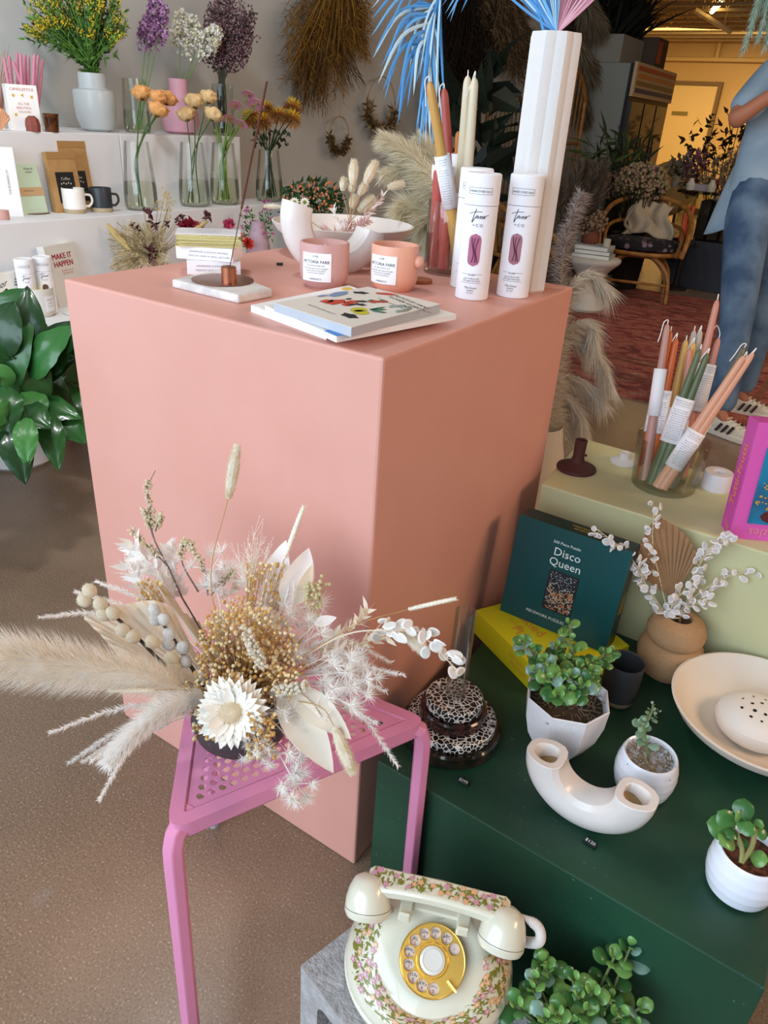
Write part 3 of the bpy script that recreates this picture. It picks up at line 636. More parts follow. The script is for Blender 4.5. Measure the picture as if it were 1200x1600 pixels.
bunny('pink bunny tail leaning left over the rim of the arch vase',[foot,T(470,335,-.02),T(445,318,-.02)],T(440,323,-.02),T(412,322,-.02),.007,450,pal[2])
PK=M('e8c3bf',.85); PK2=M('f0d9d2',.85)
for (x,y,n_,c,lb) in ((520,325,20,WHT,'white leafy sprig in front of the bunny tails'),(575,345,50,PK,'soft pink fluffy sprig low in the bowl'),(545,350,46,PK2,'pale pink fluffy sprig between the arch vase necks'),(600,305,30,PK2,'pink fuzzy sprig at the right of the bunch'),(505,360,24,PK,'peach leafy sprig against the left neck of the arch vase')):
    leafy(lb,[foot,T((x+540)/2,(y+370)/2),T(x,y,.0)],n_,.02,c,.28,t0=.25,name='dried_leafy_sprig')
# candles
def candle(label,c,R,h,glz,wax,lines,knobs=False,lab=True):
    r=thing('candle_jar',label,'candle',c); MB().lathe([(R*.72,0),(R*.8,.003),(R*.97,.014),(R,.024),(R,h-.002),(R-.001,h),(R-.004,h),(R-.0045,h-.012),(R-.005,h-.014)],c,56).build('jar',glz,r)
    MB().lathe([(0,h-.013),(R-.0045,h-.0125)],c,40,cap0=False,cap1=False).build('wax',wax,r); MB().tube([V(c)+V((0,0,h-.014)),V(c)+V((.001,0,h-.004))],.0009,6).build('wick',PAP,r)
    a0=ang(c)-.0; 
    if lab:
        aw=.026; a1=a0+lab; lb_=MB(); lb_.grid(lambda u,v:cyl_fn(c,R+.0006,a1,h*.5)((u-.5)*2*aw,(v-.5)*.044),16,1); lb_.build('label',PAP,r)
        t_=MB()
        for s_,sz_,oy in lines: t_.text(s_,sz_,lambda x,y:cyl_fn(c,R+.0011,a1,h*.5+oy)(x,y))
        t_.build('lettering',INK,r,smooth=None)
    if knobs:
        k_=MB(); p=V(c)+V((cos(a0+1.15)*(R+.003),sin(a0+1.15)*(R+.003),h*.68)); k_.ball(p,(.009,.009,.010),14,10); k_.build('knob',glz,r)
    return r
LN=[('LOVE',.0042,.017),('VICTORIA PARK',.0066,.0085),('rich, warm & fresh with',.0032,.003),('hints of fig, cedar wood and amber',.0030,-.0015),('hand poured soy wax blend',.0030,-.005),('net wt 8 oz burn 50 hrs',.0030,-.0085),('CANDLECO',.004,-.018)]
candle('dusty pink candle jar with a white label, in front of the arch vase',(-.310,.284,H),.0405,.070,M('c99a95',.45,bump=(200,.03)),M('efe2b8',.5),LN,lab=-.36)
candle('peach candle jar with a white label and side knobs, right of the dusty pink one',(-.216,.352,H),.0395,.072,M('e5a88f',.45),M('efb899',.5),LN,knobs=True,lab=-.56)
cc=P(655,441,z=H); tag(MB().lathe([(0,0),(.022,0),(.0225,.001),(.0225,.006),(0,.006)],cc,36,cap0=False,cap1=False).build('coaster',M('a5623f',.6),origin=cc),'small round brown wooden coaster half behind the peach candle','coaster')
# magazines
def mag(label,cs,z,h,cover,edge,deco=None,lines=()):
    cs=[V((p.x,p.y,0)) for p in cs]; o=cs[0]; r=thing('magazine',label,'magazine',(o.x,o.y,z)); U=cs[1]-cs[0]; Vv=cs[3]-cs[0]
    MB().hexa([p+V((0,0,z)) for p in cs],[p+V((0,0,z+h-.0006)) for p in cs]).build('pages',edge,r,smooth=None); MB().hexa([p+V((0,0,z+h-.0005)) for p in cs],[p+V((0,0,z+h)) for p in cs]).build('cover',cover,r,smooth=None)
    fn=lambda x,y:o+U*x+Vv*y+V((0,0,z+h+.0004))
    if deco: deco(r,fn,U.length,Vv.length)
    if lines:
        t_=MB(); ul,vl=U.length,Vv.length
        for s_,sz_,x0,y0,rot in lines:
            t_.text(s_,sz_,lambda x,y:fn(x0+(x*cos(rot)-y*sin(rot))/ul,y0+(x*sin(rot)+y*cos(rot))/vl))
        t_.build('lettering',INK,r,smooth=None)
    return r
def sq(a,b,wd,z):                                      # rectangle from its near edge a->b
    a=P(*a,z=z); b=P(*b,z=z); u=(b-a); n_=V((-u.y,u.x,0)).normalized()*wd; return [a,b,b+n_,a+n_]
def blob(mb,fn,cx,cy,rx,ry,n=16,rot=0,wob=0,asp=1):
    pts=[]
    for i in range(n):
        a=2*pi*i/n; k=1+wob*sin(5*a); x=rx*k*cos(a); y=ry*k*sin(a); pts.append(fn(cx+x*cos(rot)-y*sin(rot),cy+x*sin(rot)+y*cos(rot)))
    mb.fill(pts)
e1=M('f3f1f0',.6); 
# bottom left magazine
def quad(pts,z): return [P(x,y,z=z) for x,y in pts]
Z1=H+.008; 
def mq(pts,z):
    q=quad(pts,z); return q
Q=mq([(392,477),(510,520),(640,482),(545,446)],H+.009)
mag('white magazine at the bottom left of the pile, mostly covered',Q,H,.0095,e1,e1,lambda r,fn,a,b:[(lambda m_:(blob(m_,fn,.1,.9,.05,.05),m_.build('artwork',M('e0c04a',.6),r,smooth=None)))(MB())])
Q=mq([(414,478),(526,527),(713,492),(590,452)],H+.0165)
def d2(r,fn,a,b):
    m_=MB(); 
    m_.fill([fn(*p) for p in ((.84,.0),(1,0),(1,.42),(.86,.48),(.80,.3))]); m_.build('blue_panel',M('3f86d0',.5),r,smooth=None)
    k=MB()
    for _ in range(26): cx,cy=rnd(.66,.86),rnd(.03,.3); k.fill([fn(cx+rnd(-.025,.025),cy+rnd(-.03,.03)) for _ in range(3)])
    k.build('ink_drawing',INK,r,smooth=None)
    w_=MB()
    for _ in range(30): cx,cy=rnd(.84,.97),rnd(.03,.36); blob(w_,lambda x,y:fn(x,y)+V((0,0,.0003)),cx,cy,.006,.006,6)
    w_.build('white_specks',e1,r,smooth=None)
mag('cream magazine with a blue and black picture, second from the top of the pile',Q,H+.0100,.0075,M('eeebe6',.5),e1,d2,[('Sumner',.016,.55,.12,.0),('Chronicles & places',.008,.15,.45,-pi/2+.05),('THE QUIET HOME ISSUE',.006,.08,.55,-pi/2)])
Q=mq([(428,474),(549,513),(688,476),(575,449)],H+.0285)
def d3(r,fn,a,b):
    def bl(name,h_,L,wob=.12,lift=0):
        m_=MB()
        for (cx,cy,rx,ry,ro) in L: blob(m_,lambda x,y:fn(x,y)+V((0,0,lift)),cx,cy,rx,ry,18,ro,wob)
        m_.build(name,M(h_,.5),r,smooth=None)
    bl('red_shapes','c8452f',[(.30,.40,.07,.10,.2),(.38,.50,.05,.07,0),(.23,.36,.05,.06,0),(.43,.42,.05,.05,0),(.33,.93,.10,.04,.5),(.49,.66,.05,.05,0),(.54,.72,.04,.04,0)])
    bl('black_shapes','23222a',[(.16,.78,.07,.04,.5),(.42,.58,.05,.03,.6),(.5,.5,.05,.03,.2),(.46,.44,.02,.05,0),(.28,.55,.02,.03,0),(.73,.20,.09,.045,-.1)],.2,.0002)
    bl('yellow_shapes','c9c22e',[(.62,.38,.07,.07,.3),(.70,.34,.08,.06,-.2)],.05)
    bl('green_shapes','3f7d62',[(.72,.50,.07,.025,.8),(.78,.46,.07,.02,.3),(.69,.52,.02,.08,0),(.50,.74,.03,.02,0),(.44,.66,.02,.03,0)],.1,.0003)
    bl('blue_shapes','7f95bb',[(.08,.60,.06,.12,.3),(.05,.45,.03,.05,0)],.08)
    m_=MB(); m_.tube([fn(*p)+V((0,0,.0004)) for p in ((.72,.62),(.78,.74),(.86,.74),(.90,.62),(.88,.55))],(.0022,.0022),6); m_.build('grey_arc',M('8d9a98',.6),r)
mag('topmost magazine of the pile, cream cover with red, black and yellow drawings',Q,H+.0180,.0115,M('e6e0d6',.5),M('b9bcc4',.5,bump=(500,.2)),d3,[('BLOOM BY HAND',.0105,.70,.90,-.25),('FLOWER WORKSHOP',.0105,.75,.82,-.25),('for makers, growers & dreamers',.006,.66,.72,-.25),('A guide to gathering and',.006,.42,.16,-.1)])
# scarf tubes
def scarf_tube(label,c,col,h=.188,R=.0268,da=-.12):
    r=thing('scarf_tube',label,'tube',c); tw=M('efeef3',.5); MB().lathe([(R-.002,0),(R,.0015),(R,h*.758)],c,48).build('tube',tw,r); MB().lathe([(R+.0003,h*.762),(R+.0003,h-.002),(R-.0015,h),(R-.003,h-.0008)],c,48).build('cap',tw,r)
    a0=ang(c)+da
    w_=MB(); pts=[]; ww,hh=.0098,.0245
    for i in range(24):
        a=2*pi*i/24; x=ww*cos(a); y=ww*sin(a)+(hh-ww)*(1 if sin(a)>0 else -1); pts.append((x,y))
    fn=cyl_fn(c,R+.0005,a0,h*.415); w_.grid(lambda u,v:fn((u-.5)*2*(ww*math.sqrt(max(0,1-max(0,(abs((v-.5)*2*hh)-(hh-ww))/ww)**2))),(v-.5)*2*hh),6,18)
    w_.build('window_scarf',col,r)
    fo=MB()
    for k in range(3):
        x0=(-.3+k*.35)*ww; fo.tube([cyl_fn(c,R+.0012,a0,h*.415)(x0+.0022*sin(t_*5+k),(t_-.5)*hh*1.5) for t_ in [i/9 for i in range(10)]],.0006,5)
    fo.build('scarf_fold',M('7d3f58',.8),r)
    t_=MB()
    for s_,sz_,oy,ox in (('HAND DYED SILK',.0044,.163,0),('+ C O',.0062,.1145,.001),('SCARF',.0042,.0405,0),('pure mulberry silk',.0034,.035,0),('soft vegan hand dyed',.0034,.0315,0),('The Scout',.0048,.0205,0),('bandana',.0034,.0165,0),('21"x21"',.0036,.0125,0)): t_.text(s_,sz_,lambda x,y:cyl_fn(c,R+.0011,a0,oy)(x+ox,y))
    g=lambda L,w_=.0004:t_.tube([cyl_fn(c,R+.0008,a0,0)(x,y) for x,y in L],w_,4)
    bx=[(-.019,.159),(.019,.159),(.019,.168),(-.019,.168),(-.019,.159)]
    for i in range(4):
        (xa,ya),(xb,yb)=bx[i],bx[i+1]; g([(xa+(xb-xa)*k/8,ya+(yb-ya)*k/8) for k in range(9)],.0002)
    for y in (.028,.0455): g([(-.017+.034*k/8,y) for k in range(9)] if y<.03 else [(-.017+.010*k/4,y-.004) for k in range(5)],.0002)
    g([(.007+.010*k/4,.0415) for k in range(5)],.0002)
    g([(-.014,.131),(-.004,.134),(.006,.1345)],.0004); g([(-.003,.1385),(-.0055,.131),(-.009,.120),(-.0085,.1185),(-.006,.123),(-.003,.127)],.00045)
    g([(-.003,.127),(-.001,.1295),(.001,.1275),(-.0005,.1245),(-.0025,.1255),(-.001,.1275),(.002,.1255),(.004,.129),(.0035,.124),(.0055,.128),(.007,.1285),(.0065,.1245),(.0085,.1255),(.0095,.129),(.0115,.1275),(.0105,.1245),(.009,.126),(.0125,.1285),(.017,.130)],.0004)
    t_.build('lettering',INK,r); return r
pc=P(736,465,z=H); scarf_tube('white lettered scarf tube with a magenta window, front tube of the left pair',(pc.x,pc.y,H),M('b06a86',.8,bump=(90,.4)))
pc2=P(727,452,z=H); scarf_tube('white scarf tube mostly hidden behind the left front tube, lilac window',(pc2.x-.012,pc2.y+.022,H),M('b795aa',.8,bump=(90,.4)),.190)
pc3=P(800,462,z=H); scarf_tube('white scarf tube standing alone on the right, with a mauve-brown window',(pc3.x,pc3.y,H),M('a77380',.8,bump=(70,.6)),da=-.18)
# tapers
def taper(mb,a,b,r0=.0112,r1=.0055):
    a=V(a);b=V(b); ts=[0,.03,.3,.6,.8,.9,.95,.97,.98,.988,.994,.998,1]; mb.tube([a.lerp(b,k) for k in ts],[(r0+(r1-r0)*t) if t<.955 else max(.0006,r1*math.sqrt(max(0,1-((t-.955)/.045)**2))) for t in ts],14)
WK=M('f5f0e8',.7)
def taper_pair(label,ends,col,band=(.28,.55),wick=True,r0=.0112,r1=.0055,cat='candle',grp=None,bandtext=True,bk=1.0):
    o=V(ends[0][0]); r=thing('taper_candle_pair' if len(ends)>1 else 'taper_candle',label,cat,o,0,grp)
    for a,b in ends: mb=MB(); taper(mb,a,b,r0,r1); mb.build('candle',col,r)
    if wick:
        tips=[V(e[1]) for e in ends]
        if len(tips)>1:
            m_=(tips[0]+tips[1])/2; d=(V(ends[0][1])-V(ends[0][0])).normalized(); pts=[tips[0]-d*.002,tips[0]+d*.008,tips[0].lerp(tips[1],.4)+d*.006-V((.004,0,.02)),m_-d*.03+V((-.006,-.004,0)),m_-d*.012,tips[1]+d*.009,tips[1]-d*.002]
        else:
            d=(tips[0]-V(ends[0][0])).normalized(); s_=d.cross(ray(600,500)).normalized(); pts=[tips[0]-d*.002,tips[0]+d*.007,tips[0]+s_*.007+d*.002,tips[0]+s_*.010-d*.02,tips[0]+s_*.013-d*.034]
        MB().tube(cr(pts,24),.0009,6).build('wick',WK,r)
    if band:
        t0,t1=band; A0=sum((V(a).lerp(V(b),t0) for a,b in ends),V((0,0,0)))/len(ends); A1=sum((V(a).lerp(V(b),t1) for a,b in ends),V((0,0,0)))/len(ends)
        off=(V(ends[-1][0]).lerp(V(ends[-1][1]),.4)-V(ends[0][0]).lerp(V(ends[0][1]),.4)); ax=(A1-A0).normalized(); off=off-ax*off.dot(ax); hw=off.length/2+r0+.0008
        up=off if off.length>1e-4 else ax.cross(ray(1000,650)); up=up.normalized()
        mb=MB(); mb.tube([A0,A0.lerp(A1,.5),A1],(hw,r0+.0010),18,cap=False,up=up); mb.build('paper_band',PAP,r,solid=.0004)
        if bandtext:
            nrm=ax.cross(up); 
            if nrm.dot(CP-A0)<0: nrm=-nrm
            xx=ax.cross(nrm) ; xx=nrm.cross(ax)*-1
            xx=ax.cross(nrm)
            if xx.dot(CR@V((1,0,0)))<0: xx=-xx
            tb=MB(); L_=(A1-A0).length
            for j in range(int(L_/.0042)-2):
                y=L_-.006-j*.0042; n_=['hand dipped beeswax tapers','drip free and smokeless','burn 8 to 10 hours each','made from natural wax','keep away from draughts','never leave unattended'][j%6]
                if j==3: continue
                tb.text(n_,.0030 if hw<.016 else .0036,lambda x,y_:A0+ax*(y+y_)+xx*x*(hw/.022)*.9+nrm*(r0+.0022)*math.sqrt(max(0.05,1-(x*(hw/.022)*.9/(hw*1.05))**2)))
            tb.build('lettering',LT,r,smooth=None)
    return r
jr=(-.231,.565,H)
def gjar(name,label,c,R,h,wall=.003,tint='fcfdfc',R0=None):
    R0=R0 or R; r=thing(name,label,'jar',c); MB().lathe([(0,0),(R0-.002,0),(R0,.002),(R0+(R-R0)*.5,h*.5),(R,h-.001),(R-wall*.5,h),(R-wall,h-.001),(R0+(R-R0)*.5-wall,h*.5),(R0-wall,.010),(0,.009)],c,56,cap0=False,cap1=False).build('glass',glass(tint),r); return r
gjar('glass_jar','clear glass jar of tapers standing behind the scarf tubes on the pink plinth',jr,.046,.128)
jd=dep(V(jr)+V((0,0,.06)))
def J(px,py,dd=0): return at(px,py,jd+dd)
jb=lambda dx,dy:(jr[0]+dx,jr[1]+dy,H+.011)
RED=M('b4554b',.45,sss=.1); MUS=M('c99a52',.4,sss=.1); CRE=M('ddd0b4',.4,sss=.1)
taper_pair('mustard gold tapers leaning left in the jar behind the scarf tubes',[(jb(.034,-.010),J(671,127,-.17)),],MUS,(.36,.64),r0=.0128,r1=.0072)
taper_pair('brick red taper behind the mustard one in the glass jar',[(jb(.012,.010),J(694,138,-.10))],RED,(.35,.55),r0=.012,r1=.0065)
taper_pair('pair of red tapers hanging butt-down low in the jar, with a white band',[(jb(-.024,-.016),J(686,262,-.08)),(jb(.002,-.022),J(700,262,-.08))],RED,(.88,1.02),wick=False,r1=.0095,bandtext=False)
taper_pair('pair of cream tapers standing upright in the jar behind the scarf tubes',[(jb(.010,.008),J(731,118,-.135)),(jb(.026,.0),J(742,121,-.145))],CRE,(.2,.42),r0=.012,r1=.0068)
taper_pair('ochre taper mostly hidden behind the cream pair',[(jb(.0,.03),J(716,205,-.08))],M('c07b3c',.5),(.5,.85),wick=False,bandtext=False)
# fluted vase
fv=(-.064,.535,H); R0=.040
def flute(a,z): 
    k=(a*8/pi)%2; return 1+.12*(abs(k-1)-.5)
r=thing('fluted_vase','very tall matte white fluted vase at the back right corner of the pink plinth','vase',fv)
fh=at(858,50,dep(V(fv)+V((0,0,.2)))).z-H
fh=P(858,52,y=fv[1]).z-H
MB().lathe([(R0*.92,0),(R0,.004),(R0*.99,fh*.3),(R0*.98,fh*.6),(R0*.97,fh-.008),(R0*.93,fh),(R0*.80,fh+.0005),(R0*.78,fh-.02)],fv,128,rf=flute).build('body',M('dbd6d3',.85,bump=(260,.22)),r,smooth=25)
# dyed palm leaves in the fluted vase
vt=V((fv[0],fv[1],H+fh)); vd=dep(vt)
def VT(px,py,dd=0): return at(px,py,vd+dd)
def palm(label,spine,leafs,mats,w0,root_at=vt,name='dyed_palm_leaf'):
    r=thing(name,label,'dried palm leaf',root_at-V((0,0,.04)),0,'dyed palm leaves in the fluted vase'); s_=MB(); vine(s_,[root_at-V((0,0,.05))]+spine,.003,.0015,8,24); s_.build('stem',mats[0],r)
    mb=MB(); c=cr([root_at]+spine,40)
    for (t,tp,bend,w_) in leafs:
        i=min(int(t*40),40); a=c[i]; tp=V(tp); m_=a.lerp(tp,.5)+V(bend); cc_=cr([a,m_,tp],10); mb.k=random.randrange(len(mats)); sd=(cc_[5]-a).cross(tp-a)
        vw=(CP-m_).normalized()
        for j in range(10):
            if j==0: prev=None
            tg=(cc_[min(j+1,10)]-cc_[j]).normalized(); sd=tg.cross(vw).normalized(); ww=w_*.5*(sin(pi*(.1+.9*j/10))**.6)
            cur=(cc_[j]-sd*ww,cc_[j]+vw*ww*.4,cc_[j]+sd*ww)
            if prev: mb.add([prev[0],prev[1],prev[2],cur[0],cur[1],cur[2]],((0,1,4,3),(1,2,5,4)))
            prev=cur
        mb.add([prev[0],prev[1],prev[2],tp],((0,1,3),(1,2,3)))
    mb.k=0; mb.build('leaflets',mats,r,smooth=60); return r
BL=[M('4f94cf',.55),M('6fb0e3',.55),M('3d7fb8',.55),M('b9d3dd',.55)]
sp=[VT(838,10,0),VT(790,-42,.04),VT(730,-50,.12),VT(690,-15,.17),VT(672,60,.19),VT(664,120,.20)]
lf=[]
tips=[(580,14),(580,30),(579,58),(583,86),(582,92),(595,106),(590,132),(598,142),(600,158),(618,172),(622,190),(620,198),(636,170),(650,205),(655,228),(677,228),(664,200),(655,180),(646,150),(612,120),(605,50),(632,20),(642,60),(628,80),(680,215),(668,175),(600,110),(640,110),(624,140),(660,160),(672,205),(650,130)]
for k,(x,y) in enumerate(tips):
    q=.62+.36*min(1,max(0,(y-10)/230))*rnd(.75,1.05); lf.append((min(.97,q),VT(x,y,.20+rnd(-.04,.03)),V((-.005-.012*random.random(),0,.022+.012*random.random())) if x<650 else V((.002,0,.008)),rnd(.0042,.0062)))
for _ in range(60):
    x=rnd(640,690); y=rnd(60,235); lf.append((rnd(.66,.97),VT(x+ (y-60)*.06,y,-.13+.33+rnd(-.02,.02)),V((-.004,0,.012)),rnd(.003,.0048)))
for (x,y) in ((695,22),(703,35),(698,30),(720,20),(690,10),(712,8)): lf.append((rnd(.35,.45),VT(x,y,-.02),V((-.002,0,.03)),.0045))
palm('large light blue dyed palm leaf arching out of the fluted vase to the left',sp,lf,BL,.004)
lf=[(.02,VT(x,y,rnd(-.02,.03)),V((rnd(-.004,.004),0,.0)),rnd(.003,.0045)) for x,y in [(rnd(770,872),rnd(-60,-20)) for _ in range(46)]]
for _ in range(22): x=rnd(745,800); lf.append((.02,VT(x,rnd(-30,0),0),V((.03,0,.04)),.0022))
palm('upright blue dyed palm leaf in the middle of the fluted vase',[VT(845,-30),VT(830,-80)],lf,BL,.004)
PL=[M('d99bb0',.55),M('e7b3c2',.55),M('c98aa2',.55)]
lf=[(.02,VT(x,y,rnd(-.02,.0)),V((0,0,.0)),rnd(.0024,.004)) for x,y in [(rnd(868,955),rnd(-50,-15)) for _ in range(60)]]
palm('pink dyed palm leaf fanning right out of the fluted vase',[VT(890,-20),VT(905,-60)],lf,PL,.004)
# lichen bits: none
# ================= pampas behind the plinth =================
PV=P(700,470,z=.0); pv=V((-.62,1.12,0))
r=thing('floor_vase','tall floor vase holding pampas, hidden behind the pink plinth','vase',pv); MB().lathe([(.08,0),(.12,.05),(.13,.25),(.09,.5),(.06,.6),(.055,.59),(.05,.4)],pv,32).build('body',M('d8cfc4',.7),r)
pm=pv+V((0,0,.6)); pd=dep(pm)
def T(px,py,dd=0): return at(px,py,pd+dd)
def stem_root(name,label,cat,m_=None): return thing(name,label,cat,pm-V((0,0,.02)),0,'pampas behind the pink plinth')
G1=M('ebe2c8',.95); G2=M('d3c6a2',.95); G3=M('f6f0de',.95)
for k,(pts,R,lb) in enumerate(((((700,330),(660,260),(625,228),(598,214)),.06,'uppermost cream pampas plume left of the taper jar'),(((700,330),(670,290),(640,262),(600,270)),.06,'cream pampas plume just behind the bunny tails'),(((690,360),(665,330),(640,320),(625,330)),.075,'cream pampas plume lowest behind the bowl'),(((700,340),(690,280),(672,235),(655,215)),.06,'cream pampas plume behind the mustard taper'),(((690,380),(680,350),(665,330),(660,380)),.08,'cream pampas plume drooping behind the glass jar'))):
    pampas('pampas_plume',lb,[pm]+[T(x,y,-.12+.04*k) for x,y in pts],lambda t:R*(.5+.5*sin(pi*t))*.8,3600,[G1,G2,G3],w=.0022,fwd=1.2,droop=.4,solid=False)
pv2=V((-.16,1.0,0)); r=thing('floor_vase','pale floor vase standing on the concrete behind the right edge of the pink plinth','vase',pv2); MB().lathe([(.07,0),(.10,.05),(.11,.2),(.08,.4),(.06,.5),(.055,.49),(.05,.3)],pv2,32).build('body',M('cfc5b8',.7),r)
pm=pv2+V((0,0,.5)); pd=dep(pm)
G4=[M('e6ddcd',.95),M('c9bca9',.95),M('f2ece0',.95)]
for k,(pts,R,lb,m_) in enumerate(((((870,520),(880,400),(890,350),(908,300)),.05,'mauve-grey plume standing upright behind the fluted vase',[M('a79a95',.95),M('c2b5ae',.95),M('8f807a',.95)]),(((862,560),(880,470),(915,425),(948,442)),.055,'upper cream pampas plume arching right of the plinth',G4),(((860,600),(880,520),(920,500),(930,540)),.05,'second cream pampas plume arching right of the plinth',G4),(((860,600),(885,530),(930,545),(955,600)),.05,'long cream pampas plume with the lowest hanging tip on the right',G4),(((858,640),(880,590),(915,595),(945,625)),.045,'lower cream pampas plume right of the plinth',G4),(((855,660),(875,620),(900,630),(915,675)),.045,'short drooping pampas plume beside the yellow plinth',G4),(((850,690),(862,660),(880,655),(890,680)),.035,'smallest pampas tuft at the corner of the yellow plinth',G4))):
    pampas('pampas_plume',lb,[pm]+[T(x,y,.0+.02*k-.1) for x,y in pts],lambda t:R*(1-.4*t),2300,m_,w=.0018,fwd=1.5,droop=1.3,solid=False)
# ================= things on the green plinth =================
ud=V((.115,.002,0)).normalized(); uc=V((.337,.058,GZ+.091))
uvase('glossy white arch-shaped vase nearest the front edge of the green plinth',uc-ud*.063,uc+ud*.063,0,.028)
price(724,1222,GZ,'$295','black price block in front of the terrazzo vase',.0185,-.35)
price(922,1317,GZ,'$120','black price block in front of the arch vase on the green plinth',.0195,-.30)
price(1150,1274,GZ,'$120','black price block partly hidden behind the small plant in the soil-filled white pot',.0195,-.30)
# terrazzo vase
def terrazzo():
    m,t,b,tc=base_nodes('terrazzo',.3); v=t.nodes.new('ShaderNodeTexVoronoi'); v.feature='DISTANCE_TO_EDGE'; v.inputs['Scale'].default_value=128; v.inputs['Randomness'].default_value=1
    n=noise(t,tc,60,2); 
    mp=t.nodes.new('ShaderNodeMapping'); mp.inputs['Scale'].default_value=(1,1,1); t.links.new(tc.outputs['Object'],mp.inputs[0]); t.links.new(mp.outputs[0],v.inputs['Vector'])
    r=ramp(t,[(.065,'e9e6e0'),(.08,'17181b')],'CONSTANT'); t.links.new(v.outputs[0],r.inputs[0]); t.links.new(r.outputs[0],b.inputs['Base Color']); return m
TZ=terrazzo(); DK=M('231413',.12,var=('43231f',70),coat=.4); DK2=M('17130f',.12,var=('2c2418',50),coat=.5)
tz=(.108,.092,GZ); r=thing('terrazzo_vase','stacked round black and white terrazzo bud vase with a clear glass tube','vase',tz)
def disk(nm,R,z0,z1,m,e=.0025,dx=0): MB().lathe([(0,z0),(R-e,z0),(R,z0+e),(R,z1-e),(R-e,z1),(0,z1)],(tz[0]+dx,tz[1],GZ),72,cap0=False,cap1=False).build(nm,m,r)
disk('base_disc',.078,0,.024,DK2,.003); disk('wide_terrazzo_disc',.069,.024,.041,TZ); disk('dark_disc',.052,.041,.062,DK); disk('top_terrazzo_disc',.0445,.062,.080,TZ)
MB().lathe([(0,.001),(.0150,.001),(.0158,.004),(.0158,.158),(.0150,.1585),(.0142,.158),(.0142,.008),(0,.006)],(tz[0],tz[1],GZ+.080),40,cap0=False,cap1=False).build('glass_tube',glass('fafcfb'),r)
# lime puzzle box
LA=V((.011,.354,GZ)); lu=V((.87,-.49,0)).normalized(); lv=V((.49,.87,0)).normalized()
F=Matrix(((lu.x,lv.x,0,LA.x+lu.x*.1+lv.x*.1),(lu.y,lv.y,0,LA.y+lu.y*.1+lv.y*.1),(0,0,1,GZ),(0,0,0,1)))
LM=M('cfcb1d',.42); r=thing('puzzle_box','lime yellow puzzle box lying flat under the dark green one','puzzle box',F.translation)
MB().box((0,0,.0255),(.2,.2,.0505),F).build('box',LM,r,bevel=.0012,smooth=None)
OR=M('d98a3a',.5); t_=MB()
t_.text('PIECEWORK',.012,lambda x,y:F@V((x*.9+.045,-.1006,.0255+y+.006))); t_.text('PUZZLES',.012,lambda x,y:F@V((x+.045,-.1006,.0255+y-.007)))
t_.text('Pickled',.030,lambda x,y:F@V((-.03+y*-.3+x*.1,.0,.0516))+lv*(-.03)+lu*(x)+lv*y); t_.text('500 piece puzzle',.007,lambda x,y:F@V((x-.03,y-.055,.0516))); t_.text('Fun',.03,lambda x,y:F@V((x-.005,y-.062,.0516)))
t_.build('lettering',OR,r,smooth=None)
# Disco Queen box
b0=P(781,953,z=GZ+.0515); b1=P(945,1021,z=GZ+.0515); xx=(b1-b0).normalized(); lean=V((0,.022,.195)).normalized(); zz=(lean-xx*lean.dot(xx)).normalized(); yy=zz.cross(xx)
F=Matrix((xx,yy,zz)).transposed().to_4x4(); F.translation=b0; Wd=(b1-b0).length; Hd=.198; Td=.046
TL=M('0f4a4c',.32,bump=(30,.02)); TL2=M('0b2b2a',.4); r=thing('puzzle_box','dark green puzzle box standing upright on the lime box, lettered Disco Queen','puzzle box',b0)
MB().box((Wd/2,.0016,Hd/2),(Wd,.0028,Hd),F).build('front_panel',TL,r,smooth=None)
MB().box((Wd/2,.003+Td/2,Hd/2),(Wd,Td,Hd),F).build('box',TL2,r,bevel=.0008,smooth=None)
GD=M('e8c95a',.4,metal=.3); LW=M('dfeae4',.5); t_=MB(); e=-.0006
for s_,sz_,x0,z0 in (('500 Piece Puzzle',.0075,.47,.865),('Disco',.0215,.49,.775),('Queen',.0215,.49,.675),('PIECEWORK PUZZLES',.0075,.42,.12)): t_.text(s_,sz_,lambda x,y:F@V((Wd*x0+x,e,Hd*z0+y)))
t_.build('lettering',LW,r,smooth=None,solid=.0003)
t_=MB(); 
for s_,oy in (('PIECEWORK',-.006),('PUZZLES',.006)): t_.text(s_,.009,lambda x,y:F@V((Wd*.55-x,.003+Td/2-y-oy,Hd+.0006)))
for s_,ox in (('Disco',-.007),('Queen',.007)): t_.text(s_,.015,lambda x,y:F@V((Wd+.0006,.003+Td/2-y+ox,Hd*.45+x)))
t_.build('gold_lettering',GD,r,smooth=None)
px0,px1,pz0,pz1=Wd*.37,Wd*.64,Hd*.20,Hd*.60
MB().fill([F@V(p) for p in ((px0,e,pz0),(px1,e,pz0),(px1,e,pz1),(px0,e,pz1))]).build('picture',M('1c2026',.5),r,smooth=None)
for nm,hc,n_,zr,sz_ in (('silver_squares','aab4bd',230,(.0,1),.0021),('orange_squares','d07a3c',90,(.02,.55),.0035),('cream_squares','d8ccb0',90,(.1,.72),.0028),('gold_squares','8f7a3a',50,(.0,.6),.003)):
    q=MB()
    for _ in range(n_):
        x=rnd(px0+.003,px1-.003); z=pz0+(pz1-pz0)*rnd(*zr); 
        if z>pz1-.003 or z<pz0+.003: continue
        s_=sz_*rnd(.4,.8); q.fill([F@V((x+s_*a,e*(1.3+.01*n_/10),z+s_*b_)) for a,b_ in ((-.6,-.5),(.5,-.6),(.6,.5),(-.5,.6))])
    q.build(nm,M(hc,.5),r,smooth=None)
